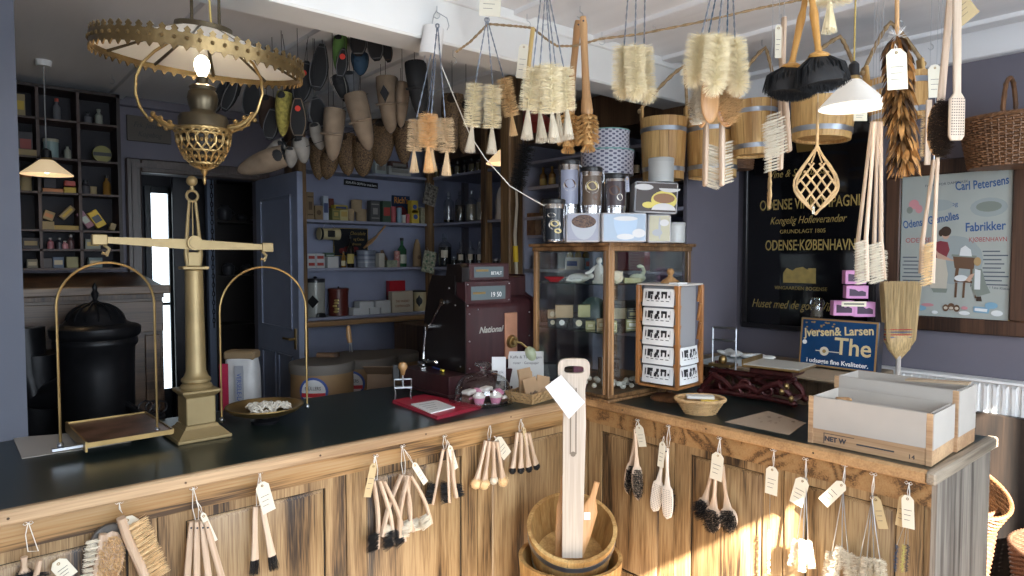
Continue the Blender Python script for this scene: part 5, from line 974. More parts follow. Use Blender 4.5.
# risers below the back row of canisters: picture tins in front hide them
def ptin(cx0,cx1,yt,yb,D,lab,pic,depth=.10,zb=z,tilt=0,rzo=0,name='picture_tin'):
    s=D/670; P=dp((cx0+cx1)/2,yb,D); W_=(cx1-cx0)*s; H=(yb-yt)*s; t=thing(name,lab,'tin',(P.x,P.y,zb),FACE+rzo); t.rotation_euler=(Matrix.Rotation(FACE+rzo,4,'Z')@Matrix.Rotation(tilt,4,'Y')).to_euler()
    m=MB(); m.b2((-W_/2,0,0),(W_/2,depth,H),bv=.006); m.build('tin_body',plain('white_tin',(.50,.50,.52),.3),t); m=MB(); m.b2((-W_/2+.006,-.001,.006),(W_/2-.006,.001,H-.006)); o=m.build('picture_ground',pic[0],t)
    m=MB()
    for (kx,kz,rx,rz,a0,a1,mi) in pic[1]:
        n=20; v=[(kx*W_,-.0012-.0005*mi-.0003*pic[1].index((kx,kz,rx,rz,a0,a1,mi)),kz*H)]+[(kx*W_+math.cos(R(a0+(a1-a0)*i/n))*rx*W_,-.0012-.0005*mi-.0003*pic[1].index((kx,kz,rx,rz,a0,a1,mi)),kz*H+math.sin(R(a0+(a1-a0)*i/n))*rz*H) for i in range(n+1)]; m.add(v,[(0,i+1,i+2) for i in range(n)],mi)
    m.build('picture',pic[2],o); return t
bean=mat('coffee_beans_print',(.02,.01,.006)); grl=plain('print_grey_light',(.45,.48,.55),.4); blu=plain('print_pale_blue',(.33,.44,.58),.4); dkp=plain('print_dark',(.04,.025,.02),.4); yel=plain('print_yellow',(.62,.52,.10),.4); wht=plain('print_white',(.55,.55,.55),.4); tea=plain('print_tea_brown',(.22,.10,.03),.4); gryl=plain('print_grey',(.34,.36,.40),.4)
ptin(566,600,209,238,2.95,'white picture tin showing a glass bowl of coffee beans',(plain('print_lavender_grey',(.26,.27,.33),.4),[(.02,.70,.38,.62,180,360,0),(.02,.70,.36,.22,0,360,1),(.02,.78,.28,.16,0,360,1)],[gryl,bean]),.13)
ptin(602,647,209,238,2.93,'white picture tin showing a pale blue cup',(plain('print_sky',(.30,.38,.48),.4),[(.02,.18,.20,.1,0,360,1),(.02,.80,.27,.75,180,360,0),(.02,.80,.27,.08,0,360,1),(.32,.3,.15,.15,0,360,1)],[blu,wht]),.13,rzo=R(4))
ptin(648,671,210,238,3.05,'white picture tin showing glasses on cream ground',(plain('print_cream',(.42,.40,.28),.4),[(-.1,.35,.22,.12,0,360,0),(.2,.7,.2,.12,0,360,1),(.0,.5,.05,.4,0,360,0)],[gryl,wht]),.08)
ptin(634,677,179,210,3.05,'white framed picture tin with tea cups, lying on top of the lower tins',(dkp,[(-.30,.82,.22,.10,0,360,3),(.30,.80,.25,.12,180,360,3),(.18,.42,.30,.30,0,360,0),(.18,.48,.25,.16,0,360,1),(.18,.10,.28,.22,0,180,3),(-.18,.25,.14,.10,0,360,0)],[yel,tea,dkp,wht]),.13,zb=z+.134,tilt=R(2.5))
ptin(566,625,208,209.5,3.06,'flat white tin supporting the back row of canisters',(wht,[(0,.5,.1,.3,0,360,0)],[wht]),.10,zb=z+.0)
for cx,yt,yb,w_,D,lab,zb in ((676,218,238,18,3.1,'plain white enamel tin at the right end of the case top',z),(661,158,182,25,3.12,'plain white cylinder tin standing on the tea cup picture tin',z+.134+.146)):
    P=dp(cx,yb,D); s=D/670; r=w_*s/2; H=(yb-yt)*s; t=thing('white_tin',lab,'tin',(P.x,P.y,zb),0,'plain white round tins'); MB().lathe([(r,0),(r,H*.82)],n=30).build('tin_body',plain('enamel_white',(.42,.44,.44),.3),t); MB().lathe([(r*1.03,H*.82),(r*1.03,H*.97),(r*.98,H),(.001,H)],n=30).build('lid',plain('lid_white',(.38,.40,.40),.3),t)
# patterned round tins, on a support behind
def pattern_mat():
    m=bpy.data.materials.new('dotted_lattice_print'); m.use_nodes=True; nt=m.node_tree; N=nt.nodes; L=nt.links; p=N['Principled BSDF']; p.inputs['Roughness'].default_value=.35
    tc=N.new('ShaderNodeTexCoord'); sp=N.new('ShaderNodeSeparateXYZ'); L.new(tc.outputs['Object'],sp.inputs[0]); at=N.new('ShaderNodeMath'); at.operation='ARCTAN2'; L.new(sp.outputs[1],at.inputs[0]); L.new(sp.outputs[0],at.inputs[1])
    def mth(op,a,b=None):
        q=N.new('ShaderNodeMath'); q.operation=op
        if isinstance(a,(int,float)): q.inputs[0].default_value=a
        else: L.new(a,q.inputs[0])
        if b is not None:
            if isinstance(b,(int,float)): q.inputs[1].default_value=b
            else: L.new(b,q.inputs[1])
        return q.outputs[0]
    u=mth('SINE',mth('MULTIPLY',at.outputs[0],20)); v=mth('SINE',mth('MULTIPLY',sp.outputs[2],2*pi/.022)); c=mth('GREATER_THAN',mth('MULTIPLY',u,v),.18)
    mx=N.new('ShaderNodeMix'); mx.data_type='RGBA'; mx.inputs[6].default_value=(.50,.50,.56,1); mx.inputs[7].default_value=(.10,.10,.16,1); L.new(c,mx.inputs[0]); L.new(mx.outputs[2],p.inputs['Base Color']); return m
pm=pattern_mat(); teal=plain('teal_edge',(.16,.36,.34),.4); P=dp(609,205,3.35)
for cx,yt,yb,w_,lab in ((607,132,152,44,'smaller patterned round tin with teal rim on top of the larger one'),(607,152,176,52,'larger patterned round tin with teal rim behind the canisters')):
    D=3.36; s=D/670; P=dp(cx,yb,D); r=w_*s/2; H=(yb-yt)*s; t=thing('patterned_tin',lab,'tin',P,0,'patterned round tins'); MB().lathe([(r,0),(r,H),],n=40).build('tin_body',pm,t); m=MB(); m.lathe([(r*1.015,H*.80),(r*1.02,H*.97),(r*.99,H),(.001,H+.001),(.001,H-.004),(r*1.0,H*.80)],n=40); m.build('lid',pm,t); m=MB(); m.lathe([(r*1.03,H*.96),(r*1.03,H*1.01),(r*.98,H*1.02),(r*1.03,H*.96)],n=40); m.build('rim',teal,t)
Pb=dp(607,176,3.36); t=thing('tall_box','tall brown carton behind the canisters carrying the patterned tins','box',(Pb.x,Pb.y,z),FACE); m=MB(); m.b2((-.10,-.10,0),(.10,.10,Pb.z-z-.0005),bv=.003); m.build('carton',plain('dark_brown_card',(.05,.035,.03),.6),t)
for cx,yb,D,lab in ((569,207,3.05,'left'),(591,208,3.0,'middle'),(615,208,3.02,'right')):
    P=dp(cx,yb,D); t=thing('steel_stand',lab+' low steel tin carrying a back row canister','tin',(P.x,P.y,z+.0),0,'low tins under the back row canisters'); h=P.z-z-.0005; MB().lathe([(.044,0),(.046,.003),(.046,h-.012),(.048,h-.011),(.048,h),(.001,h)],n=24).build('tin_body',steelb,t)
# small leaning letter tag on the right canister
price_tag('narrow lavender label hanging from the rightmost canister clasp',dp(627,178,2.96),R(-3),.013,.055,None,s0=.0,cm=wv)
# --- postcard rack ---
P=oz(652,408,CT); P=Vector((2.565,1.80,CT)); pj=dp(671,396,(P-O).dot(FW)); P=oz(656,392,CT); P=oz(669,399,CT)
rk=thing('postcard_rack','revolving wooden rack of black and white postcards beside the display case','postcard rack',P,R(5),scale=(.97,.97,1.05)); rkw=wood('orange_wood',(.19,.07,.02),(.42,.19,.065),'z',ring=4,fine=50,rdist=2,rough=.3); rkd=wood('turned_dark_wood',(.07,.03,.014),(.20,.09,.04),'z',ring=4,fine=50,rough=.3)
m=MB(); m.lathe([(.085,0),(.088,.006),(.080,.014),(.060,.020),(.025,.026),(.014,.032),(.014,.062),(.02,.066),(.001,.066)],n=32); m.build('turned_foot',rkd,rk)
q=.105; m=MB(); m.b2((-q,-q,.062),(q,q,.074),bv=.002); m.build('bottom_board',rkw,rk); m=MB(); m.b2((-q-.005,-q-.005,.498),(q+.005,q+.005,.506),bv=.002); m.build('top_board',plain('pale_top',(.55,.53,.50),.4),rk)
for sx in(-1,1):
    for sy in(-1,1): m=MB(); m.b2((sx*q-.009,sy*q-.009,.07),(sx*q+.009,sy*q+.009,.50),bv=.002); m.build('corner_post',rkw,rk)
for k in range(4):   # slanted slats on the four sides
    for i in range(5):
        for sx in(-1,1): m=MB(); m.T=Matrix.Rotation(k*pi/2,4,'Z'); m.box((sx*(q-.012),-q+.004,.135+.082*i),(.010,.006,.075),rot=(R(14),0,0)); m.build('slat',rkw,rk)
m=MB(); m.lathe([(.045,.506),(.046,.511),(.03,.522),(.014,.532),(.010,.54),(.016,.548),(.018,.558),(.012,.568),(.001,.571)],n=20); m.build('finial',wood('knob_wood',(0,0,0),(0,0,0)),rk); m=MB(); m.b2((-.10,-.10,.506),(-.02,-.055,.512)); m.build('loose_slips',white,rk)
m=MB(); m.b2((-q+.02,-q+.02,.08),(q-.02,q-.02,.495)); m.build('core',plain('core_board',(.28,.28,.29),.7),rk)
def postcard(parent_k,i):
    t=thing('postcard',('street postcard in rack tier %s' % ['one from the bottom','two from the bottom','three from the bottom','four from the bottom','five at the top'][i])+(', wide left face' if parent_k==3 else ', right side face'),'postcard',P,0,'black and white street postcards in the rack')
    M=Matrix.Translation(P)@Matrix.Rotation(R(5),4,'Z')@Matrix.Rotation(parent_k*pi/2,4,'Z')@TR((0,-q*.97-.001,(.082+.082*i)*1.05),(R(-7),0,0)); t.location=M.translation; t.rotation_euler=M.to_euler(); w_=.080
    m=MB(); K=8; vs=[];
    for a in range(K+1):
        x=-w_+2*w_*a/K; b=-.010*(1-(x/w_)**2); vs+=[(x,b,0),(x,b,.078)]
    m.add(vs,[(2*a,2*a+2,2*a+3,2*a+1) for a in range(K)]); vs2=[(x,y+.0012,z_) for x,y,z_ in vs]; m.add(vs2,[(2*a+1,2*a+3,2*a+2,2*a) for a in range(K)]); m.build('card',white,t)
    m=MB(); rn=random.Random(44)
    def bx(x0,x1,z0,z1,mi): 
        f=lambda x:-.0108-.0004*mi+.010*(x/w_)**2
        m.add([(x0,f(x0),z0),(x1,f(x1),z0),(x1,f(x1),z1),(x0,f(x0),z1)],[(0,1,2,3)],mi)
    bx(-.066,.066,.030,.068,1)
    for x0,x1,z0,z1 in ((-.064,-.058,.036,.062),(-.050,-.034,.034,.066),(-.046,-.020,.052,.066),(-.032,-.024,.030,.050),(-.012,.002,.030,.046),(-.008,.008,.040,.052),(-.002,.012,.052,.066),(.006,.014,.030,.040),(.020,.048,.054,.066),(.022,.030,.036,.056),(.040,.048,.036,.056),(.054,.062,.040,.050)): bx(x0,x1,z0,z1,2)
    for i2 in range(5): bx(-.055+.025*i2,-.040+.025*i2,.022,.025,2)
    m.build('street_picture',[white,plain('photo_light_grey',(.60,.60,.60),.4),plain('photo_black',(.02,.02,.022),.4)],t)
for i in range(5): postcard(3,i)
for i in range(2): postcard(0,i)
# wire clips (right side empty tiers) ok
# --- small woven basket with cards ---
P=oz(700,413,CT); t=basket('wicker_basket','small round light wicker bowl with cards on the right counter',(P.x,P.y,CT),FACE,.100,.085,.060,.62,wickl,weave=.005,rim=.008)
t=thing('card_bundle','yellow and white card bundle lying in the small wicker bowl','cards',(P.x,P.y,CT+.062),FACE+R(-8)); m=MB(); m.b2((-.055,-.02,0),(.055,.025,.012),bv=.001); m.build('white_cards',plain('grey_white_card',(.60,.58,.54),.6),t); m=MB(); m.b2((.0,-.045,-.008),(.07,-.015,-.002)); m.build('yellow_card',plain('yellow_card',(.85,.60,.05),.5),t)
# --- kraft sheet printed ---
t=thing('kraft_sheet','brown kraft paper sheet with faint printing on the right counter','paper',oz(773,421,CT),0); F_=[oz(*p,CT+.001)-t.location for p in ((725,422),(789,435),(806,423),(768,411))]; m=MB(); m.add(F_+[v+Vector((0,0,.0012)) for v in F_],[(3,2,1,0),(4,5,6,7),(0,1,5,4),(1,2,6,5),(2,3,7,6),(3,0,4,7)]); m.build('sheet',plain('kraft_sheet_paper',(.40,.31,.23),.7),t)
m=MB(); u=F_[1]-F_[0]; v_=F_[3]-F_[0]; rn=random.Random(2)
for i in range(16):
    a=F_[0]+u*rn.uniform(.2,.7)+v_*rn.uniform(.25,.75)+Vector((0,0,.003)); n=8; r=rn.uniform(.004,.014); m.add([a+Vector((math.cos(2*pi*k/n)*r,math.sin(2*pi*k/n)*r*.5,0)) for k in range(n)],[tuple(range(n))])
m.build('faint_print',plain('brown_ink',(.26,.19,.14),.7),t)
# ================= right wall, radiator, crates, baskets =================
gold=mat('gold_leaf_paint',(.52,.38,.13),.35,metal=.55,var=.2,scale=30); bluep=plain('poster_blue',(.03,.09,.24),.5)
XW=3.745
# --- black wine company sign ---
y1=2.20;y0=1.44;zt=2.40;zb_=1.175; W_=y1-y0; H_=zt-zb_
t=thing('wine_company_sign','large black glass wine company sign with gold lettering on the grey wall','sign',(XW,y1,zb_),R(-90))
m=MB(); w_=.028
for a,b in (((0,-.035,0),(W_,0,w_)),((0,-.035,H_-w_),(W_,0,H_)),((0,-.035,w_),(w_,0,H_-w_)),((W_-w_,-.035,w_),(W_,0,H_-w_))): m.b2(a,b,bv=.004)
m.build('frame',plain('black_frame',(.012,.011,.012),.35),t); m=MB(); m.b2((w_,-.018,w_),(W_-w_,-.004,H_-w_)); bd=m.build('black_glass',plain('black_glass',(.004,.004,.005),.08),t)
m=MB(); c=W_/2; yy=-.019
def T(txt,px,py,size,**k):
    p=ox(px,py,XW-.02); m=MB(); put_text(m,txt,y1-p.y,p.z-zb_,size,y=yy,ext=.0005,**k); m.build('gold_lettering',gold,bd)
T('ODENSE VINKOMPAGNI',807,208,.085,sx=.62,bold=.001); T('Kongelig Hofleverandør',806,223,.060,shear=.35,sx=.75); T('GRUNDLAGT 1805',802,233,.032,sx=1.0); T('ODENSE·KØBENHAVN',808,250,.085,sx=.60,bold=.001); T('Vine & Spirituosa',796,176,.060,shear=.35,sx=.8); T('VINGAARDEN BOGENSE',800,290,.028); T('Huset med de gode Vine',792,309,.070,shear=.35,sx=.72)
m=MB(); p=ox(799,283,XW-.02); X=y1-p.x if 0 else y1-p.y; Z=p.z-zb_
m.prism([(X-.095,Z),(X+.095,Z),(X+.095,Z+.085),(X+.05,Z+.085),(X+.05,Z+.075),(X+.02,Z+.092),(X-.02,Z+.085),(X-.04,Z+.07),(X-.075,Z+.085),(X-.095,Z+.055)],-.0205,-.0185); m.build('gilt_house_picture',gold,bd)
m=MB(); p=ox(805,148,XW-.02); X=y1-p.y; Z=p.z-zb_-.02; m.prism([(X-.045,Z),(X+.045,Z),(X+.055,Z+.06),(X+.03,Z+.075),(X+.0,Z+.06),(X-.03,Z+.075),(X-.055,Z+.06)],-.0205,-.0185); m.ell((X,-.019,Z+.085),(.010,.002,.012)); m.build('gilt_crown',mat('dim_gilt',(.20,.12,.03),.4,metal=.5,var=.2),bd)
# --- framed poster ---
a=ox(892,169.5,XW); b=ox(1021,326,XW); yl,yr=1.395,.785; zb2,zt2=1.235,2.075; W_=yl-yr; H_=zt2-zb2
t=thing('framed_poster','framed old soap mill poster with a washing woman on the grey wall','poster',(XW,yl,zb2),R(-90)); fw=wood('walnut_frame',(.022,.010,.006),(.085,.040,.022),'z',ring=3,fine=50,rdist=2,rough=.4); w_=.072
m=MB()
for a,b in (((0,-.03,0),(W_,0,w_)),((0,-.03,H_-w_),(W_,0,H_)),((0,-.03,w_),(w_,0,H_-w_)),((W_-w_,-.03,w_),(W_,0,H_-w_))): m.b2(a,b,bv=.006)
m.build('frame',fw,t); m=MB(); 
for a,b in (((w_-.006,-.024,w_-.006),(W_-w_+.006,-.010,w_)),((w_-.006,-.024,H_-w_),(W_-w_+.006,-.010,H_-w_+.006)),((w_-.006,-.024,w_),(w_,-.010,H_-w_)),((W_-w_,-.024,w_),(W_-w_+.006,-.010,H_-w_))): m.b2(a,b)
m.build('gilt_slip',gold,t); pp=mat('aged_poster_paper',(.36,.385,.36),.35,var=.10,scale=5); m=MB(); m.b2((w_,-.012,w_),(W_-w_,-.004,H_-w_)); sh=m.build('poster_sheet',pp,t)
PW=W_-2*w_; PH=H_-2*w_
def U(u,v): return (w_+u*PW,w_+(1-v)*PH)   # u right, v down, 0..1
def TX(mm,txt,u,v,size,**k): x,z=U(u,v); put_text(mm,txt,x,z,size,y=-.0125,ext=.0003,**k)
m=MB(); TX(m,'Carl Petersens',.735,.115,.058,bold=.001,rot=R(4),sx=.62,arc=-.6); m.build('blue_lettering',bluep,sh); m=MB(); TX(m,'og',.50,.225,.030); m.build('blue_lettering',bluep,sh); m=MB(); TX(m,'Odense Gjemolles',.285,.345,.055,bold=.001,rot=R(9),sx=.60); m.build('blue_lettering',bluep,sh); m=MB(); TX(m,'Fabrikker',.775,.40,.058,bold=.001,sx=.72,rot=R(2)); m.build('blue_lettering',bluep,sh)
m=MB(); TX(m,'ODENSE',.17,.475,.034,sx=.9); m.build('red_lettering',plain('poster_red',(.35,.06,.06),.5),sh); m=MB(); TX(m,'KJØBENHAVN',.80,.475,.030,sx=.8); m.build('red_lettering',plain('poster_red',(.35,.06,.06),.5),sh)
m=MB(); rn=random.Random(31); TX(m,'FABRIK FOR DAMPVASK',.42,.075,.017,rot=R(3))
for (u0,v0,n) in ((.02,.585,8),(.76,.545,9)):
    for i in range(n):
        w2=rn.uniform(.14,.21); x,z=U(u0+rn.uniform(0,.02),v0+.028*i); m.b2((x,-.0127,z),(x+w2*PW,-.0122,z+.0055))
TX(m,'Prämiirt paa Udstillinger',.17,.79,.016,rot=R(4)); TX(m,'Haandværk i 1ste Klasse',.83,.79,.016,rot=R(-4)); m.build('small_print',plain('poster_ink',(.07,.08,.11),.6),sh)
# figure of the washing woman, tub, stool and child: flat printed shapes
cols=[plain('print_dress_red',(.22,.04,.05),.5),plain('print_skirt_cream',(.50,.46,.38),.5),plain('print_skin',(.52,.33,.24),.5),plain('print_hair',(.05,.03,.02),.5),plain('print_wood_brown',(.13,.07,.04),.5),plain('print_sage',(.20,.23,.20),.5),plain('print_linen',(.66,.68,.68),.5),plain('print_shadow_grey',(.30,.34,.34),.5),plain('print_sky_blue',(.20,.36,.48),.5),plain('print_blonde',(.42,.28,.13),.5),plain('print_rose',(.55,.25,.27),.5)]
m=MB(); cnt=[0]
def pl(pts,mi):
    cnt[0]+=1; y=-.0125-.00012*cnt[0]; m.add([(U(*p)[0],y,U(*p)[1]) for p in pts],[tuple(range(len(pts)))],mi)
def el(u,v,ru,rv,mi,n=16): pl([(u+math.cos(2*pi*i/n)*ru,v+math.sin(2*pi*i/n)*rv) for i in range(n)],mi)
el(.50,.60,.27,.17,7); el(.56,.185,.0,.0,7) if 0 else None
el(.80,.245,.16,.065,7); el(.80,.24,.11,.035,5); el(.36,.215,.13,.04,7); el(.12,.20,.05,.035,10); el(.17,.235,.035,.03,10); el(.08,.24,.03,.025,5)
pl([(.33,.58),(.43,.58),(.46,.70),(.45,.80),(.30,.80),(.28,.70)],1); pl([(.31,.80),(.46,.80),(.45,.83),(.33,.83)],5); pl([(.32,.48),(.38,.465),(.45,.475),(.47,.53),(.44,.585),(.33,.585),(.31,.53)],0); pl([(.33,.52),(.37,.55),(.50,.60),(.52,.575),(.58,.55),(.585,.57),(.52,.61),(.36,.59)],2); el(.43,.42,.035,.035,2); el(.43,.40,.05,.035,3); el(.385,.41,.02,.025,3)
pl([(.50,.565),(.70,.575),(.69,.665),(.52,.655)],4); pl([(.49,.56),(.71,.57),(.71,.585),(.49,.575)],5); pl([(.53,.655),(.56,.655),(.55,.73),(.52,.73)],4); pl([(.66,.66),(.69,.66),(.69,.73),(.66,.73)],4); pl([(.56,.57),(.57,.52),(.61,.50),(.66,.53),(.67,.575)],6)
pl([(.52,.735),(.73,.745),(.73,.76),(.52,.75)],4); 
for u in (.53,.60,.71): pl([(u,.755),(u+.02,.755),(u+.015,.86),(u-.005,.86)],4)
el(.58,.725,.06,.022,6); el(.72,.61,.032,.030,9); pl([(.68,.66),(.76,.66),(.80,.76),(.84,.82),(.72,.85),(.68,.80)],5); pl([(.70,.66),(.75,.67),(.75,.80),(.70,.80)],6); pl([(.72,.85),(.76,.845),(.77,.88),(.72,.88)],3); pl([(.66,.70),(.70,.69),(.66,.75),(.62,.74)],2)
for u,w2 in ((.45,.035),(.50,.04),(.55,.035)): el(u,.935-.01*(u==.5),w2*.8,.025,4); el(u,.935,w2*.5,.010,1)
el(.20,.945,.07,.020,8); el(.85,.905,.055,.022,8); pl([(.70,.915),(.84,.92),(.83,.96),(.70,.955)],8); pl([(.71,.925),(.82,.93),(.815,.95),(.71,.945)],6); el(.28,.92,.06,.012,10); el(.62,.965,.05,.014,6); el(.10,.93,.03,.02,3); el(.90,.955,.05,.02,6); el(.35,.97,.03,.012,6); el(.62,.93,.03,.012,10)
m.build('printed_scene',cols,sh)
# --- radiator ---
yA,yB=.2,1.55; zr=1.025; t=thing('radiator','white ribbed panel radiator on the wall under the framed poster','radiator',(XW-.03,yB,.55),R(-90)); L_=yB-yA+.6; H_=zr-.55; m=MB(); n=int(L_/.036)
for i in range(n):
    x=i*.036; m.add([(x,-.05,0),(x+.006,-.05,0),(x+.012,-.064,0),(x+.026,-.064,0),(x+.032,-.05,0),(x+.036,-.05,0),(x,-.05,H_),(x+.006,-.05,H_),(x+.012,-.064,H_-.02),(x+.026,-.064,H_-.02),(x+.032,-.05,H_),(x+.036,-.05,H_)],[(j,j+1,j+7,j+6) for j in range(5)])
m.b2((0,-.049,0),(n*.036,-.04,H_)); m.build('ribbed_panel',white,t); m=MB(); m.b2((-.005,-.07,H_-.004),(n*.036+.005,.02,H_+.010),bv=.003); m.build('top_grille',white,t)
for x in (.1,L_-.2): m=MB(); m.b2((x,-.04,.02),(x+.03,.03,.3)); m.build('bracket',white,t)
# --- dark board added for the wall shade under the radiator, floor baskets ---
t=thing('shade_board','dark brown wooden board standing against the wall below the radiator','board',(3.63,.95,0),R(-90)); m=MB(); m.b2((0,-.02,0),(1.6,.02,.885),bv=.004); m.build('board_panel',wood('wall_shade_board',(.006,.004,.003),(.022,.013,.008),'z',rough=.6),t)
basket('wicker_basket','tall reddish wicker basket with round handles standing beyond the counter end',(3.18,.965,0),R(30),.20,.22,.58,.72,mat('wicker_reddish',(.17,.075,.04),.5,var=.45,scale=25),handles=[[(.03*math.sin(a*3)*0,-.235+.02*0-.0*a,.60+.0) for a in (0,)]] if 0 else [[(.12*math.cos(a),.245+.004,.58+.13*math.sin(a)) for a in [pi*i/12 for i in range(13)]]],weave=.009)
bt=basket('wicker_basket','second wicker basket leaning out of the tall reddish one',(3.20,1.03,.30),0,.155,.165,.44,.85,mat('wicker_golden',(.14,.065,.025),.5,var=.4,scale=25),handles=[[(.10*math.cos(a),.18,.46+.10*math.sin(a)) for a in [pi*i/12 for i in range(13)]]],weave=.009); bt.rotation_euler=Vector((0,0,1)).rotation_difference((Vector((0,0,1))-_f*.55+RT*.12).normalized()).to_euler()
basket('wicker_basket','dark round wicker basket on the floor at the right edge of the picture',(3.36,.52,0),R(10),.24,.22,.44,.80,mat('wicker_dark',(.06,.03,.015),.55,var=.45,scale=25),weave=.009)
t=thing('paper_bundle','white paper bundle standing in the reddish wicker basket','paper',(3.08,.86,.50),R(20)); m=MB(); m.b2((-.06,-.05,0),(.06,.05,.13),bv=.006); m.build('sheets',white,t)
# --- low back table with parcels, below the sign ---
tw=wood('back_table_wood',(.06,.04,.025),(.20,.14,.09),'z',ring=4,fine=60,rdist=2); tx=3.14; tz=1.035
t=thing('back_table','rough wooden side table against the wall behind the cast iron scale','table',(3.4,1.72,0),0); m=MB(); m.b2((-.26,-.42,tz-.03),(.22,.50,tz),bv=.004); m.build('table_top',mat('table_paper_brown',(.24,.18,.12),.6,var=.15,scale=5),t); m=MB(); m.b2((-.20,-.36,tz-.09),(.20,.46,tz-.03)); m.build('apron',tw,t)
for x in(-.19,.18):
    for y in(-.36,.44): m=MB(); m.b2((x-.03,y-.03,0),(x+.03,y+.03,tz-.03),bv=.004); m.build('leg',tw,t)
m=MB(); m.b2((-.17,-.35,.02),(.17,.42,tz-.09)); m.build('side_panels',tw,t)
t=thing('paper_parcel','thick pack of white tissue paper sheets on the back table','paper',oz(725,365,tz),R(8)); m=MB(); m.b2((-.05,-.16,0),(.22,.12,.018),bv=.002); m.build('sheets',plain('pale_blue_paper',(.52,.57,.60),.6),t)
t=thing('kraft_board','light brown cardboard sheet lying on the back table','cardboard',(3.18,1.60,tz+.001),R(2)); m=MB(); m.b2((-.16,-.30,0),(.20,.34,.010),bv=.001); m.build('cardboard_sheet',mat('cardboard',(.40,.30,.20),.7,var=.08,scale=6),t)
t=thing('paper_scraps','crumpled white wrapping paper on the back table behind the cast iron scale','paper',(3.28,1.93,tz+.02),R(8)); m=MB(); rn=random.Random(3); 
for i in range(9): m.ell((rn.uniform(-.03,.03),-.14+.033*i,.012+rn.uniform(0,.01)),(.04,.03,.012),8,6,rot=(rn.uniform(-.4,.4),rn.uniform(-.4,.4),rn.uniform(0,3)))
m.flat=True; m.build('crumpled_sheet',plain('tissue_white',(.66,.66,.64),.6),t)
# --- enamel tea sign, jar, soap boxes, broom ---
a=ox(798,364,3.30); W_=.375; H_=.245; t=thing('tea_sign','blue enamel tea advertising sign with gold border leaning below the wine sign','sign',(3.30,a.y,a.z-.003),R(-90)); t.rotation_euler=(Matrix.Rotation(R(-90),4,'Z')@Matrix.Rotation(R(-6),4,'X')).to_euler()
m=MB(); m.b2((0,0,0),(W_,.06,H_),bv=.004); m.build('sign_box',plain('dark_navy_edge',(.015,.02,.035),.35),t); m=MB(); m.b2((.004,-.0012,.004),(W_-.004,0,H_-.004)); f=m.build('gilt_border',plain('dull_gold',(.30,.17,.06),.4),t); m=MB(); m.b2((.012,-.002,.012),(W_-.012,-.0012,H_-.012)); m.build('blue_field',mat('enamel_blue',(.008,.045,.125),.25,var=.25,scale=6),t)
m=MB(); put_text(m,'Jversen& Larsen',.19,.165,.058,y=-.0022,ext=.001,bold=.0012,sx=.88,rot=R(6)); put_text(m,'The',.262,.075,.115,y=-.0022,ext=.001,bold=.0015,sx=.95); m.build('gold_lettering',plain('enamel_gold',(.62,.50,.27),.35),t)
m=MB(); put_text(m,'i udsøgte fine Kvaliteter.',.19,.022,.030,y=-.0022,ext=.001,bold=.0006); m.build('white_lettering',white,t); MB().cyl((.028,-.0022,.12),(.028,-.005,.12),.011,n=14).build('screw_cover',white,t)
m=MB(); m.cyl((.128,-.002,.082),(.128,-.003,.082),.022,n=24); m.b2((.085,-.0027,.080),(.20,-.0022,.084)); m.build('rosette',plain('enamel_cream',(.60,.56,.44),.35),t); m=MB(); m.cyl((.128,-.0031,.082),(.128,-.0036,.082),.010,n=6)
rn=random.Random(5)
for i in range(22): x=rn.uniform(.03,.17); m.ell((x,-.0022,rn.uniform(.17,.225)),(.006,.0006,.004),6,4)
m.build('gold_leaves',plain('leaf_gold_brown',(.28,.17,.05),.4),t)
g2=glass('jar_glass',(.92,.95,.95),.02,.10)
def clipjar(P,lab,H=.085,r=.028,fill=None):
    t=thing('clip_jar',lab,'jar',P,FACE); MB().lathe([(r*.9,0),(r,.006),(r,H*.75),(r*.85,H*.85)],n=24).build('glass_body',g2,t); m=MB(); m.lathe([(r*.85,H*.86),(r*.95,H*.9),(r*.9,H),(.001,H)],n=24); m.build('lid',g2,t); m=MB(); m.tube([(r*.95,-.005,H*.9),(r*1.2,-.004,H*.75),(r*.98,0,H*.5)],.0014,5); m.tube([(-r*.95,0,H*.9),(-r*1.15,0,H*.7)],.0014,5); m.build('wire_clip',steel,t)
    m=MB(); m.lathe([(.001,.004),(r*.85,.005),(r*.85,H*.5),(.001,H*.5)],n=20); m.build('contents',fill or plain('jar_dark_contents',(.10,.08,.06),.7),t); return t
zt=a.z+H_; jp=dp(814,315,3.32); clipjar((jp.x+.03,jp.y,zt-.001),'small glass clip jar standing on the blue tea sign',.095,.030)
pkb=plain('pink_soap_card',(.62,.27,.50),.5); 
def pinkbox(x0,x1,yt,yb,lab,zoff,dx=0):
    D=3.24; s=D/670; P=dp((x0+x1)/2,yb,D); t=thing('pink_soap_box',lab,'box',(P.x+.02,P.y,P.z+zoff),FACE+R(-8),'pink soap boxes stacked on the tea sign'); w=(x1-x0)*s; h=(yb-yt)*s; m=MB(); m.b2((-w/2,-.0,0),(w/2,.05,h),bv=.002); m.build('carton',pkb,t)
    m=MB(); m.prism([(-w*.36,h*.2),(w*.38,h*.2),(w*.38,h*.5),(w*.2,h*.62),(w*.05,h*.55),(-w*.1,h*.7),(-w*.36,h*.75)],-.0012,0); m.build('castle_print',plain('dark_purple_ink',(.05,.02,.05),.5),t)
pinkbox(832,852,301,316,'lower left pink soap box standing on the blue tea sign',-.0); pinkbox(853,873,303,318,'lower right pink soap box standing on the blue tea sign',.004); pinkbox(845,866,287,300,'middle pink soap box on top of the two lower ones',.006); pinkbox(844,864,272,286,'topmost pink soap box of the small stack',.008)
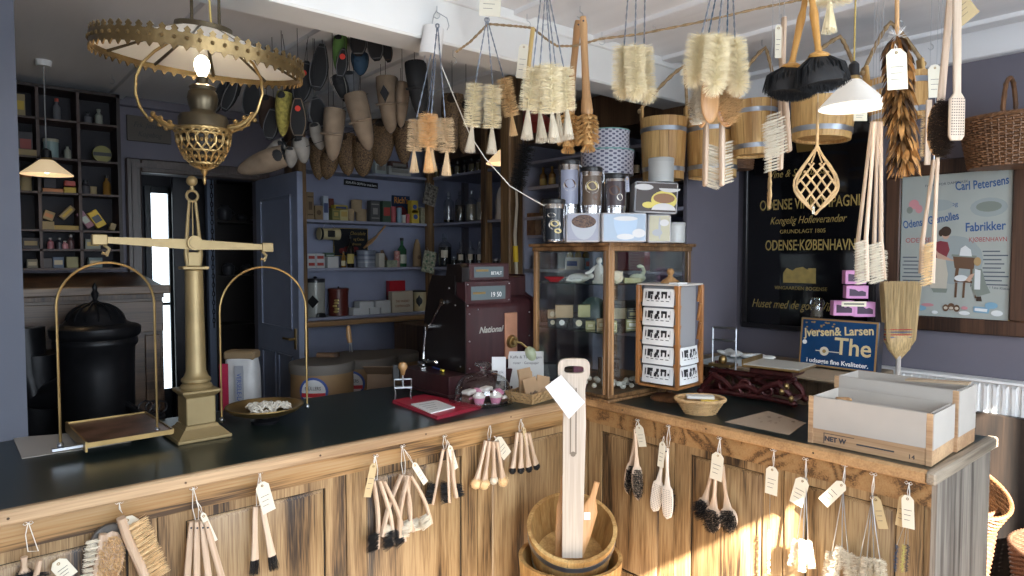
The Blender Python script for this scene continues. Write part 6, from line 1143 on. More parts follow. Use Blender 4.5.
t=thing('price_label','small cream shelf label resting across the pink soap boxes','label',dp(854,304,3.16),FACE+R(-8)); m=MB(); m.b2((-.055,0,-.012),(.055,.001,.012)); m.build('card',cream,t); m=MB(); m.b2((-.045,-.0006,-.003),(.045,0,.003)); m.build('printed_line',ink,t)
# broom
a=dp(898,282,3.2); t=thing('straw_broom','straw whisk broom standing head up against the wall by the tea sign','broom',dp(898,374,3.2),FACE+R(3)); s=3.2/670
m=MB(); rn=random.Random(17)
for i in range(1500):
    u=rn.uniform(-1,1); y=rn.uniform(-1,1)*.020; h=rn.uniform(.42,.445); bx=u*.030; mx=u*.070; tx_=u*.088+rn.uniform(-.006,.006)
    w=.0022; p=[(bx,y*.5,.098),(mx,y,.165),(tx_,y*1.2,h)]; m.add([(p[0][0]-w/2,p[0][1],p[0][2]),(p[0][0]+w/2,p[0][1],p[0][2]),(p[1][0]-w/2,p[1][1],p[1][2]),(p[1][0]+w/2,p[1][1],p[1][2]),(p[2][0]-w/3,p[2][1],p[2][2]),(p[2][0]+w/3,p[2][1],p[2][2])],[(0,1,3,2),(2,3,5,4)])
tag(m.build('straw_head',mat('broom_straw',(.46,.32,.15),.6,var=.45,scale=50,stretch=(4,4,.2)),t))
m=MB(); m.lathe([(.012,.07),(.03,.092),(.055,.12),(.070,.165),(.060,.19),(.001,.19)],n=20,sy=.42); m.build('straw_core',mat('broom_straw',(0,0,0)),t)
for z,w,c in ((.165,.071,redp),(.178,.073,bluep),(.190,.075,redp),(.203,.077,bluep),(.215,.079,redp)): m=MB(); m.tube([(math.cos(q)*w,math.sin(q)*.024,z) for q in [2*pi*i/28 for i in range(28)]],.0022,5,closed=True); m.build('stitching',c,t)
MB().tube([(0,0,-.30),(0,0,.10)],.0115,10).build('handle',plain('whitish_handle',(.50,.46,.42),.6),t)
# --- cast iron scale ---
P0=oz(722,392,CT); P1=oz(803,404,CT); t=thing('iron_scale','dark red cast iron table scale with rectangular pan and wire rack','scale',(2.83,1.62,CT),R(-82),scale=(1,1,1.3)); ir=mat('oxblood_cast_iron',(.060,.012,.012),.35,metal=.35,var=.5,scale=30,bump=.3,bscale=60)
m=MB()
for y in (-.075,.075):
    for sg in (-1,1):
        m.tube([(sg*.21,y,.012),(sg*.20,y,.04),(sg*.15,y,.075),(sg*.10,y,.06),(sg*.06,y,.035),(sg*.02,y,.05),(0,y,.052)],[.010,.013,.014,.011,.010,.012,.012],8)
        m.tube([(sg*.21,y,.012),(sg*.15,y,.016),(sg*.08,y,.02),(0,y,.018)],.009,8); m.tube([(sg*.10+math.cos(q)*.022,y,.044+math.sin(q)*.018) for q in [2*pi*i/12 for i in range(12)]],.006,6,closed=True); m.ell((sg*.215,y,.012),(.018,.018,.012),8,6)
    m.tube([(math.cos(q)*.028,y,.046+math.sin(q)*.026) for q in [2*pi*i/14 for i in range(14)]],.007,6,closed=True)
for x in (-.2,0,.2): m.tube([(x,-.075,.02),(x,.075,.02)],.009,8)
m.build('scrolled_frame',ir,t); m=MB(); m.b2((-.20,-.012,.075),(.20,.012,.092),bv=.004)
for x in(-.17,.05,.17): m.b2((x-.012,-.07,.07),(x+.012,.07,.085),bv=.003); m.tube([(x,0,.08),(x,0,.12)],.008,8)
m.b2((.02,-.08,.098),(.21,.08,.118),bv=.004); m.build('balance_lever',ir,t); m=MB(); m.b2((.0,-.115,.122),(.25,.115,.130),bv=.002); m.b2((.0,-.115,.13),(.006,.115,.148)); m.build('pan',brass,t); m=MB(); m.b2((.004,-.112,.1302),(.247,.112,.1325)); m.build('pan_paper',plain('pan_grey_paper',(.42,.41,.37),.6),t)
m=MB(); 
for x in(-.20,-.085): m.tube([(x,.02,.09),(x,.02,.24)],.0042,6)
for z in(.195,.24): m.tube([(-.20,.02,z),(-.085,.02,z)],.0042,6)
m.build('wire_rack',steel,t); m=MB(); m.b2((-.20,-.03,.10),(-.09,.06,.112),bv=.003); m.ell((-.14,0,.125),(.02,.02,.018)); m.build('weight_plate',brass,t)
for x,z in((.21,.03),(.17,.05),(.19,.07)): m=MB(); m.ell((x,-.09,z),.012,8,6); m.build('brass_knob',brass,t)
# --- two crates with card lining ---
crw=wood('crate_wood',(.33,.19,.10),(.55,.36,.20),'x',ring=3,fine=50,rdist=2,rough=.6); grc=mat('grey_card_lining',(.42,.385,.345),.75,var=.05,scale=8)
def crate(label,P,rz,W_,D_,H_,hc,lab,off=0):
    """front along local x, local -y toward the customer; wooden crate, card liner standing higher"""
    t=thing('wooden_crate',label,'crate',P,rz,'wooden crates with grey card lining'); th=.010; m=MB()
    for a,b in (((0,0,0),(W_,th,H_)),((0,D_-th,0),(W_,D_,H_)),((0,th,0),(th,D_-th,H_)),((W_-th,th,0),(W_,D_-th,H_)),((th,th,0),(W_-th,D_-th,th))): m.b2(a,b,bv=.002)
    for x in (0,W_-.018): m.b2((x,-.003,.0),(x+.018,.006,hc),bv=.001)
    m.build('crate_sides',crw,t); c=.003
    for nm,a,b in (('front_lining',(.018,-.004,.055),(W_-.018,-.0012,hc)),('back_lining',(th,D_-th-c,th),(W_-th,D_-th,hc+.0)),('left_lining',(th,th,th),(th+c,D_-th,hc)),('right_lining',(W_-th-c,th,th),(W_-th,D_-th,hc)),('side_flap',(W_,-.002,.052),(W_+c,D_-.01,hc)),('bottom_lining',(th,th,th),(W_-th,D_-th,th+c)),('inner_front_lining',(th,th,th),(W_-th,th+c,hc))): m=MB(); m.b2(a,b); m.build(nm,grc,t)
    m=MB()
    if lab: put_text(m,'NET W',W_*.24,.018,.022,y=-.0008,ext=.0006,bold=.001); m.b2((W_*.14,-.0012,.008),(W_*.145,-.0004,.045)); m.b2((W_*.14,-.0012,.042),(W_*.40,-.0004,.044)); m.b2((W_*.42,-.0012,.022),(W_*.72,-.0004,.027)); put_text(m,'14',W_*.85,.012,.02,y=-.0008,ext=.0006); m.build('stencilled_marks',ink,t)
    return t
a=oz(808,442,CT); b=oz(932,467,CT); Wc=(b-a).length; rz=math.atan2((b-a).y,(b-a).x)
crate('front crate at the counter end with stencilled front and grey card lining',(a.x,a.y,CT),rz,Wc,.235,.085,.165,True)
c=a+Matrix.Rotation(rz,3,'Z')@Vector((-.01,.245,0)); crate('rear crate with taller grey card lining, behind the stencilled crate',(c.x,c.y,CT),rz+R(-1),Wc+.02,.20,.085,.205,False)
cc=a+Matrix.Rotation(rz,3,'Z')@Vector((.13,.12,.018))
t=thing('beige_pack','pale card packets lying in the front crate','packet',cc,rz+R(8)); m=MB(); m.b2((-.08,-.05,0),(.15,.06,.09),bv=.006); m.build('packets',plain('beige_packet',(.55,.48,.38),.6),t)
for dx,dy,lab in ((-.07,.05,'left'),(.19,-.02,'right')):
    P=a+Matrix.Rotation(rz,3,'Z')@Vector((.13+dx,.10+dy,.02)); t=thing('cork_piece',lab+' brown cork piece among the packets in the front crate','cork',P,rz+R(40)); m=MB(); m.b2((-.025,-.015,0),(.025,.015,.125),bv=.004); m.build('cork_block',mat('cork_brown',(.35,.20,.09),.8,var=.3,scale=60),t)
P=a+Matrix.Rotation(rz,3,'Z')@Vector((Wc*.70,.34,.195)); t=thing('cardboard_flap','brown cardboard strip resting across the rear crate','cardboard',P,rz+R(3)); m=MB(); m.T=TR((0,0,.014),(0,R(-3),0)); m.b2((-.06,-.03,0),(.13,.02,.006)); m.build('strip',mat('cardboard',(.4,.3,.2)),t)
# --- wooden pail stack with paddles on the floor ---
P=Vector((1.88,1.80,0)); 
def pail(label,P,r0,r1,H,hz,rot=None,n=18):
    t=thing('wooden_tub',label,'tub',P,0,'wooden tubs stacked on the floor'); 
    if rot: t.rotation_euler=rot
    st=MB()
    for i in range(n):
        a0=2*pi*i/n+.005; a1=2*pi*(i+1)/n-.005; v=[];f=[];k=4
        for z,r in ((0,r0),(H,r1)):
            for dr in (0,-.016):
                for q in range(k): a=a0+(a1-a0)*q/(k-1); v.append((math.cos(a)*(r+dr),math.sin(a)*(r+dr),z))
        for q in range(k-1): f+=[(q,q+1,2*k+q+1,2*k+q),(k+q+1,k+q,3*k+q,3*k+q+1),(2*k+q,2*k+q+1,3*k+q+1,3*k+q),(q+1,q,k+q,k+q+1)]
        f+=[(0,2*k,3*k,k),(k-1,2*k-1,4*k-1,3*k-1)]; st.add(v,f)
    st.build('staves',pine,t); MB().lathe([(.001,.02),(r0-.006,.02),(r0-.006,.034),(.001,.034)],n=30).build('bottom',pine,t)
    for z in hz: m=MB(); r=r0+(r1-r0)*z/H+.0012; m.lathe([(r-.001,z-.012),(r+.0015,z-.012),(r+.0015,z+.012),(r-.001,z+.012),(r-.001,z-.012)],n=40); m.build('hoop',galv,t)
    return t
# depth from the photograph: rim 117 px wide around (572,497)
C0=dp(577,462,2.62); s=2.62/670; H_=.25; rt_=.205
C0=dp(571,458+0,2.55)
R0=Vector((1.865,1.826,.54)); ax=(Vector((0,0,1))-_f*.50).normalized(); Pp=R0-ax*.21; Mq=Vector((0,0,1)).rotation_difference(ax).to_matrix().to_4x4()
tub=pail('upper open wooden tub tilted forward inside the lower one by the inner corner',Pp,.150,.178,.21,(.04,.165),rot=Mq.to_euler())
pail('lower wooden tub on the floor at the inner corner of the counters',Vector((1.865,1.835,0)),.17,.205,.42,(.06,.33))
pwh=wood('white_washed_wood',(.40,.34,.28),(.60,.53,.45),'z',ring=3,fine=50,rdist=1.5,rough=.55)
def px2(root,x,y,D): return loc(root,dp(x,y,D))
# tall pale paddle with handle slot
D=2.55; t=thing('wash_paddle','tall whitish wooden wash paddle with handle slot standing in the tub','paddle',dp(572,557,D),FACE); s=D/670; z0=dp(572,557,D).z
def zz(y): return (557-y)*s
def xx(x): return (x-572)*s
w=xx
out=[(xx(562),0),(xx(582),0),(xx(585),zz(420)),(xx(583),zz(388)),(xx(588),zz(372)),(xx(589),zz(364)),(xx(585),zz(358)),(xx(565),zz(357)),(xx(558),zz(361)),(xx(557),zz(368)),(xx(563),zz(384)),(xx(563),zz(420))]
m=MB(); th=.010
# ring of the handle as four blocks around the slot
sx0,sx1,sz0,sz1=xx(563.5),xx(582.5),zz(370.5),zz(363.5)
m.prism([(xx(562),0),(xx(582),0),(xx(585),zz(420)),(xx(584),zz(388)),(xx(563),zz(388)),(xx(562.5),zz(420))],-th,th)
def loopring(cx,cz,a,b,ia,ib,n=28):
    vs=[];fs=[]
    for y in(-th,th):
        for i in range(n):
            q=2*pi*i/n; c_,s_=math.cos(q),math.sin(q); e=.55; vs.append((cx+math.copysign(abs(c_)**e,c_)*a,y,cz+math.copysign(abs(s_)**e,s_)*b)); 
        for i in range(n):
            q=2*pi*i/n; c_,s_=math.cos(q),math.sin(q); e=.55; vs.append((cx+math.copysign(abs(c_)**e,c_)*ia,y,cz+math.copysign(abs(s_)**e,s_)*ib))
    for i in range(n):
        j=(i+1)%n; fs+=[(i,j,n+j,n+i),(2*n+j,2*n+i,3*n+i,3*n+j),(i,2*n+i,2*n+j,j),(n+i,n+j,3*n+j,3*n+i)]
    m.add(vs,fs)
loopring(xx(573),zz(368),.060,.042,.037,.014); m.prism([(xx(563.5),zz(389)),(xx(584),zz(389)),(xx(586),zz(376)),(xx(560),zz(376))],-th*.98,th*.98)
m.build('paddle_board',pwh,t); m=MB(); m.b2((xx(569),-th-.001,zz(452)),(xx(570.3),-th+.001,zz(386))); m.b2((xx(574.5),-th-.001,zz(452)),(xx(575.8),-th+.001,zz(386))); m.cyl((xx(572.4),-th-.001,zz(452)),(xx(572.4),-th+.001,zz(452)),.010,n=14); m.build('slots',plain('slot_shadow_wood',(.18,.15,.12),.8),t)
t2=thing('leaflet','large white leaflet tied to the tall wash paddle','leaflet',dp(563,392,2.49),FACE); m=MB(); P_=[loc(t2,dp(*q,2.36)) for q in ((546,388),(566,378),(585,402),(569,418))]; P_=[loc(t2,dp(*q,2.50)) for q in ((545,387),(561,375),(585,402),(569,419))]; m.add(P_+[p+Vector((0,.001,0)) for p in P_],[(0,3,2,1),(4,5,6,7),(0,1,5,4),(1,2,6,5),(2,3,7,6),(3,0,4,7)]); m.build('sheet',plain('leaflet_white2',(.66,.66,.66),.6),t2)
m=MB(); c0=sum(P_,Vector())/4
for i in range(9): q=c0+(P_[1]-P_[0])*random.uniform(-.25,.25)+(P_[3]-P_[0])*random.uniform(-.3,.3)+Vector((0,-.0008,0)); d1=(P_[1]-P_[0])*.12; d2=(P_[3]-P_[0])*.02; m.add([q,q+d1,q+d1+d2,q+d2],[(0,1,2,3)])
m.build('faint_drawing',plain('pale_ink',(.5,.53,.56),.7),t2)
for pts,lab,wd,mt_ in ((((560,556,2.6),(563,470,2.66)),'left slim brown wooden spatula standing in the tub',(.024,.014),beechd),(((576,556,2.58),(594,474,2.66)),'right brown wooden spatula with white sticker standing in the tub',(.034,.012),beechd)):
    a=dp(*pts[0]); b=dp(*pts[1]); t=thing('wooden_spatula',lab,'spatula',a,FACE,'wooden spatulas in the tub'); q=loc(t,b); m=MB(); slab(m,[(0,0),(q.x*.3,q.z*.3),(q.x*.62,q.z*.62),(q.x*.8,q.z*.8),(q.x,q.z)],[wd[0]*.8,wd[0],wd[0],wd[1],wd[1]*.9],.006); m.build('blade',mt_,t)
    if 'right' in lab: m=MB(); m.b2((q.x*.52-.012,-.0075,q.z*.50),(q.x*.52+.012,-.0065,q.z*.60)); m.build('sticker',white,t)
# ================= back shelves, doorway, stove, pigeon-hole shelf =================
shf=mat('shelf_edge_paint',(.26,.27,.35),.5,var=.1,scale=6); YS=4.85; XSH=3.20
# --- left unit on the back wall: X 2.08..3.2 ; right unit on the right wall: Y 4.8 .. 2.24
xa=2.06
t=thing('wall_shelf','lavender painted shelf unit on the back wall beside the open door','shelf',(xa,YN,0),0)
def L_(a,b): return ((a[0]-xa,a[1]-YN,a[2]),(b[0]-xa,b[1]-YN,b[2]))
m=MB(); m.b2(*L_((xa,5.075,.1),(3.7,5.095,2.55))); m.build('back_board',lav,t)
m=MB(); m.b2(*L_((xa-.03,YS-.02,0),(xa+.035,5.09,2.6)),bv=.004); m.build('side_board',postw,t)
ZS=[2.275,1.885,1.515,1.135]
for z in ZS: m=MB(); m.b2(*L_((xa+.035,YS,z-.022),(3.30,5.09,z)),bv=.003); m.build('shelf_board',shf,t)
m=MB(); m.b2(*L_((xa-.03,YS-.10,1.075),(3.12,5.09,1.113)),bv=.004); m.build('counter_ledge',wood('ledge_wood',(.10,.05,.02),(.34,.20,.09),'x',ring=4,fine=60,rdist=2),t)
m=MB(); m.b2(*L_((3.17,YS-.03,1.1),(3.23,YS+.03,2.6)),bv=.004); m.build('corner_stile',postw,t)
t=thing('wall_shelf','tall painted shelf unit along the right wall behind the cash register','shelf',(XE,2.24,0),0)
def S_(a,b): return ((a[0]-XE,a[1]-2.24,a[2]),(b[0]-XE,b[1]-2.24,b[2]))
m=MB(); m.b2(*S_((3.715,2.27,.05),(3.735,4.98,2.55))); m.build('back_board',lav,t)
for z in [2.275,1.885,1.515,1.135,.75]: m=MB(); m.b2(*S_((XSH,2.27,z-.022),(3.73,4.80,z)),bv=.003); m.build('shelf_board',shf,t)
for y0,y1,mt in ((4.05,4.11,postw),(3.62,3.66,shf),(2.95,2.99,shf),(2.24,2.27,wall_paint)):
    m=MB(); m.b2(*S_((XSH-(.02 if mt is postw else 0),y0,0),(XSH+.05 if mt is postw else 3.73,y1,2.62 if mt is postw else 2.55)),bv=.004); m.build('upright',mt,t)
m=MB(); m.b2(*S_((XSH+.0,2.24,2.40),(3.73,4.8,2.62))); m.build('top_fascia',dkoak,t)
# dark drawer chest below in the corner
t=thing('drawer_chest','dark wooden drawer chest under the corner shelves behind the cash register','chest',(2.9,4.62,0),0); m=MB(); m.b2((-.10,-.30,0),(.26,.16,1.07),bv=.006); m.build('carcass',dkoak,t)
for i in range(4): 
    m=MB(); m.b2((-.08,-.312,.62+.11*i),(.24,-.30,.72+.11*i),bv=.003); d=m.build('drawer',dkoak,t); MB().ell((.08,-.322,.67+.11*i),.014,10,6).build('knob',brass,d)
def on(y_px,x_px,z,Y=None,X=None): 
    return None
def SP(x,zi,dep=.10,unit='b'):
    """stand point: pixel column x on shelf height zi, a little behind the shelf edge"""
    z=zi
    if unit=='b': p=oy(x,257,YS+dep); return Vector((p.x,p.y,z))
    p=ox(x,257,XSH+dep); return Vector((p.x,p.y,z))
def sc_(P): return (P-O).dot(FW)/670
def box_at(name,lab,cat,x0,x1,h_px,zi,mt,dep=.06,unit='b',front=None,fm=None,grp=None,dz=0,dd=.06):
    P=SP((x0+x1)/2,zi,dep,unit); s=sc_(P); P.z+=dz; w=(x1-x0)*s*(1.05); t=sbox(name,lab,cat,P,0 if unit=='b' else R(-90),(w,dd,h_px*s),mt,grp,front,fm); return t
def jar_at(lab,x,w_px,h_px,zi,unit='r',dep=.10,fill=None,fh=.6,label=False,lidm=None,name='apothecary_jar',grp=None,stopper=True):
    P=SP(x,zi,dep,unit); s=sc_(P); r=w_px*s/2; H=h_px*s; t=thing(name,lab,'jar',P+Vector((0,0,.001)),FACE,grp)
    MB().lathe([(r*.95,0),(r,H*.04),(r,H*.62),(r*.85,H*.70),(r*.42,H*.76),(r*.42,H*.84),(r*.5,H*.86)],n=20).build('glass_body',g2,t)
    m=MB(); m.lathe([(r*.4,H*.85),(r*.3,H*.87),(r*.42,H*.93),(r*.3,H),(.001,H)],n=16) if stopper else m.lathe([(r*.5,H*.84),(r*.55,H*.95),(.001,H*.96)],n=16); m.build('stopper',lidm or g2,t)
    m=MB(); m.lathe([(.001,H*.02),(r*.93,H*.03),(r*.93,H*fh),(.001,H*fh)],n=18); m.build('contents',fill or plain('white_powder',(.62,.62,.60),.8),t)
    if label:
        m=MB(); k=8; a0,a1=-2.1,-1.04; vs=[]
        for i in range(k+1): a=a0+(a1-a0)*i/k; vs+=[(math.cos(a)*r*1.02,math.sin(a)*r*1.02,H*.28),(math.cos(a)*r*1.02,math.sin(a)*r*1.02,H*.5)]
        m.add(vs,[(2*i,2*i+2,2*i+3,2*i+1) for i in range(k)]); m.build('paper_label',plain('jar_label',(.55,.50,.40),.6),t)
    return t
K=plain; z1,z2,z3=1.886,1.516,1.136
krf=K('old_kraft',(.22,.15,.08),.7); g='cartons on the upper back shelf'
box_at('carton','kraft block at the left end of the upper back shelf','box',306,313,27,z1,krf,grp=g,front='frame',fm=K('old_print',(.10,.06,.03),.7)); box_at('carton','square kraft box second from left on the upper back shelf','box',314,322,14,z1,krf,grp=g,front='dot',fm=K('old_print',(0,0,0)))
box_at('bottle_carton','white and blue tube bottle on the upper back shelf','bottle',323,328.5,24,z1,K('pale_blue_label',(.42,.47,.56),.5),grp=g,dd=.03,front='band',fm=K('navy_print',(.05,.07,.16),.5)); box_at('carton','dark red narrow box behind the white tube bottle','box',328,333,22,z1,K('dark_red_tin',(.12,.03,.02),.5),dep=.14,grp=g)
box_at('carton','green and gold tin box with figures on the upper back shelf','box',331,339,12,z1,K('olive_gold_tin',(.17,.17,.06),.5),grp=g,front='frame',fm=K('gold_print2',(.40,.28,.08),.5)); box_at('carton','tall gold and cream carton on the upper back shelf','box',339,347,13,z1,K('cream_gold_tin',(.45,.38,.18),.5),grp=g,front='band',fm=K('gold_print2',(0,0,0))); box_at('carton','yellow striped flat box on top of the gold cartons','box',333,347,5,z1+13*.0062,K('yellow_tin',(.45,.33,.04),.5),grp=g,front='band',fm=K('navy_print',(0,0,0)))
g='cork coloured round boxes'
def rnd(lab,x,w_px,h_px,zi,mt,name='round_box',unit='b',dep=.08,dz=0,cat='box',grp=None,lid=.25,lm=None,taper=1):
    P=SP(x,zi,dep,unit); s=sc_(P); r=w_px*s/2;H=h_px*s; P.z+=dz+.001; t=thing(name,lab,cat,P,FACE,grp); MB().lathe([(r*.97*taper,0),(r*.97,H*(1-lid))],n=22).build('body',mt,t); MB().lathe([(r*1.02,H*(1-lid)),(r*1.02,H*.97),(r*.98,H),(.001,H)],n=22).build('lid',lm or mt,t); return t
crk=K('cork_box',(.34,.25,.15),.8)
rnd('left lower round cork-coloured box on the upper back shelf',351,7.5,12,z1,crk,grp=g); rnd('right lower round cork-coloured box on the upper back shelf',361.5,11,12,z1,crk,grp=g); rnd('round cork-coloured box standing on the two lower ones',357,11,12,z1,crk,dz=12*.0062,grp=g)
g='cartons on the upper back shelf'
box_at('carton','dark grey printed tea box on the upper back shelf','box',369,379,21,z1,K('dark_grey_tin',(.07,.07,.07),.5),grp=g,front='frame',fm=K('grey_print',(.25,.24,.22),.6)); box_at('carton','green and red tea box on the upper back shelf','box',381,390,21,z1,K('dark_green_tin2',(.05,.09,.06),.5),grp=g,front='band',fm=K('red_print2',(.35,.05,.04),.5))
rnd('red and pink cocoa tin under the orange lettered sign',393.5,5.5,16,z1,K('rose_red_tin',(.40,.08,.09),.5),name='cocoa_tin',cat='tin',grp='small round tins on the upper shelf'); rnd('light blue tin under the orange lettered sign',399.5,5,15,z1,K('light_blue_tin',(.22,.34,.42),.5),name='cocoa_tin',cat='tin',grp='small round tins on the upper shelf'); rnd('small white pot on the upper back shelf',404,4,8,z1,K('white_pot',(.55,.53,.48),.5),name='cocoa_tin',cat='tin',grp='small round tins on the upper shelf'); rnd('small red pot on the upper back shelf',408,4,9,z1,K('rose_red_tin',(0,0,0)),name='cocoa_tin',cat='tin',grp='small round tins on the upper shelf')
yb=K('yellow_blue_box',(.52,.38,.05),.5); box_at('carton','lower yellow box with blue picture on the upper back shelf','box',410,418,13,z1,yb,grp=g,front='dot',fm=K('royal_blue',(.04,.08,.28),.5)); box_at('carton','upper yellow box with blue picture on the upper back shelf','box',409.5,417,13,z1+13.3*.0062,yb,grp=g,front='dot',fm=K('royal_blue',(0,0,0))); box_at('carton','mottled olive box at the right end of the upper back shelf','box',419,428,16,z1,mat('mottled_olive',(.14,.13,.08),.6,col2=(.35,.33,.22),scale=60),grp=g)
# signs on that shelf
P=oy(401,205,YS+.19); s=sc_(P); t=thing('coffee_sign','dark advertising sign with orange lettering behind the tins','sign',(P.x,P.y,z1+.001),0); m=MB(); m.b2((-.088,-.0,0),(.088,.006,.24)); f=m.build('sign_board',K('dark_blue_sign',(.015,.03,.07),.3),t); m=MB(); put_text(m,"Rich's",0,.175,.075,y=-.001,ext=.001,bold=.0015,sx=.8); m.build('orange_lettering',K('orange_enamel',(.72,.30,.06),.4),f); m=MB(); m.ell((-.01,-.001,.10),(.07,.001,.05)); m.build('red_drawing',K('dark_red_print',(.14,.02,.02),.5),f)
P=oy(361,184,5.073); t=thing('small_wall_sign','small black shelf sign with white lettering on the lavender wall','sign',(P.x,P.y-.004,P.z),R(0)); t.rotation_euler=(0,R(2.5),0); m=MB(); m.b2((-.155,-.002,-.024),(.155,.002,.024)); f=m.build('plate',black,t); m=MB(); put_text(m,'KUN ÅTA GRYN for smaa børn',0,-.010,.028,y=-.0025,ext=.0005,sx=.75); m.build('white_lettering',white,f)
# middle shelf
P=oy(351,241,YS+.19); t=thing('chocolate_sign','black and gold rectangular sign with vine pattern on the middle back shelf','sign',(P.x,P.y,z2+.09),0); m=MB(); m.b2((-.155,0,0),(.155,.006,.23)); f=m.build('sign_board',K('black_gold_sign',(.012,.014,.018),.3),t); m=MB(); put_text(m,'Chocolade',.06,.175,.040,y=-.001,ext=.0008,shear=.3,sx=.8); put_text(m,'og Cacao',.07,.13,.032,y=-.001,ext=.0008,sx=.8); put_text(m,'fineste',.05,.09,.030,y=-.001,ext=.0008,shear=.3); 
for a,b in (((-.15,-.001,.002),(.15,0,.006)),((-.15,-.001,.224),(.15,0,.228)),((-.154,-.001,.0),(-.150,0,.228)),((.150,-.001,.0),(.154,0,.228))): m.b2(a,b)
m.build('gold_lettering',gold,f); m=MB(); [m.ell((-.08+.04*i,-.001,.045+.012*(i%2)),(.028,.001,.022)) for i in range(4)]; m.build('red_fruit',K('dark_red_print',(0,0,0)),f)
P=SP(327,1.80,.04); t=thing('cream_tin','round cream tin with black crest hanging sideways above the middle shelf','tin',oy(329,234,YS+.06),0); s=.0064; m=MB(); m.lathe([(.045,-.085),(.047,-.08),(.045,-.06),(.044,.055),(.047,.06),(.047,.08),(.001,.085)],n=22,rot=(0,R(90),0)); m.build('tin_body',K('cream_tin_paint',(.50,.42,.24),.4),t); m=MB(); m.box((0,-.0452,0),(.06,.002,.05)); m.ell((0,-.046,0),(.02,.002,.02)); m.build('black_crest',black,t); MB().lathe([(.0475,-.08),(.0475,-.062)],n=22,rot=(0,R(90),0)).build('black_band',black,t)
MB().tube([(-.05,.0,.045),(0,.02,.11),(.05,.0,.045)],.002,5).build('hanging_wire',steel,t)
g='white and red cartons at the left of the middle shelf'
wrp=K('white_carton',(.50,.50,.50),.5)
for i,(x0,x1,dz,lab) in enumerate(((306,314,0,'lower left'),(314.5,323,0,'lower right'),(306,314,8.2*.0064,'upper left'),(314.5,323,8.2*.0064,'upper right'))): box_at('carton',lab+' white carton with red band at the left of the middle shelf','box',x0,x1,7.5,z2,wrp,grp=g,front='band',fm=K('red_print2',(0,0,0)),dz=dz)
box_at('carton','white paper sheet box with green back on the middle shelf','box',324,333,15,z2,K('green_back',(.08,.13,.09),.6),front='frame',fm=wrp,dep=.08); t=box_at('paper_bag_white','square white paper packet in front of the green box','packet',326,337,11,z2,wrp,dep=.03)
def bottle_at(lab,x,w_px,h_px,zi,mt,unit='b',lab_m=None,cap=None,name='bottle',grp=None,dep=.07,neck=.35):
    P=SP(x,zi,dep,unit); s=sc_(P); r=w_px*s/2;H=h_px*s; t=thing(name,lab,'bottle',P+Vector((0,0,.001)),FACE,grp); MB().lathe([(r*.9,0),(r,H*.03),(r,H*(.95-neck)),(r*.75,H*(1.0-neck)),(r*.35,H*(1.10-neck)),(r*.33,H*.90)],n=16).build('glass_body',mt,t); MB().lathe([(r*.40,H*.90),(r*.42,H*.99),(.001,H)],n=12).build('cap',cap or black,t)
    if lab_m: MB().lathe([(r*1.02,H*.12),(r*1.02,H*.42),(r*1.02,H*.42)],n=16,cap=False).build('label',lab_m,t)
    return t
bottle_at('small amber bottle with cream label on the middle shelf',343.5,5,16,z2,K('amber_glass',(.20,.10,.02),.15),lab_m=K('cream_label2',(.55,.48,.30),.6)); bottle_at('tall dark bottle with yellow label in front of the vine sign',350.5,7,32,z2,K('dark_glass',(.015,.012,.01),.1),lab_m=K('yellow_label',(.50,.40,.12),.6))
rnd('striped grey stoneware pot with a wooden scoop on the middle shelf',366,19,17,z2,mat('striped_stoneware',(.30,.32,.36),.35,col2=(.10,.12,.18),stretch=(.02,.02,4),scale=9,contrast=.08,rnd=False),name='stoneware_pot',cat='pot',lid=.1,dep=.10)
P=SP(366,z2+.10,.10); t=thing('wooden_scoop','wooden flour scoop lying across the striped stoneware pot','scoop',P,0); q0,q1,q2=[loc(t,oy(*p,YS+.10)) for p in ((364,248),(376,237),(386,225))]; m=MB(); m.tube([q0,q0.lerp(q1,.5),q1],[.018,.040,.022],10,flat=.35); m.build('scoop_bowl',beechd,t); MB().tube([q1*.98,q2],.008,8).build('handle',beechd,t)
g='small objects on the middle shelf'
t=thing('shoe_last','brown wooden shoe last leaning on the middle shelf','shoe last',SP(384,z2+.001,.08),0); m=MB(); m.tube([(.02,0,.0),(.01,0,.05),(-.01,0,.10),(-.02,0,.14)],[.018,.024,.02,.012],10); m.build('last',K('dark_last_wood',(.12,.06,.03),.4),t)
box_at('packet','cream packet leaning in front of the shoe last','packet',377,383,14,z2,K('cream_packet',(.46,.44,.38),.6),dep=.03); box_at('packet','low mottled green box on the middle shelf','box',385,396,7,z2,mat('mottled_green',(.14,.17,.12),.6,col2=(.36,.38,.28),scale=50),dep=.04)
bottle_at('green bottle with pale label on the middle shelf',402,9,29,z2,K('green_glass',(.03,.10,.05),.12),lab_m=K('pale_label',(.45,.48,.40),.6)); rnd('red patterned tin in front of the green bottle',397,6,16,z2,mat('red_pattern_tin',(.34,.05,.05),.5,col2=(.5,.38,.34),scale=60),name='patterned_can',cat='tin',dep=.04)
P=SP(417,z2+.001,.08); t=thing('cone_bag','tall cone-shaped brown paper twist on the middle shelf','paper cone',P,0); H=.235; MB().lathe([(.036,0),(.038,.01),(.036,.12),(.026,.19),(.014,.225),(.012,H),(.001,H)],n=20).build('paper_twist',K('brown_twist',(.26,.17,.09),.7),t); m=MB(); m.lathe([(.018,-.0375),(.012,-.039)],n=16,rot=(R(-90),0,0)) if 0 else m.ell((0,-.036,.08),(.018,.003,.018)); m.build('round_stamp',K('stamp_brown',(.12,.07,.04),.7),t)
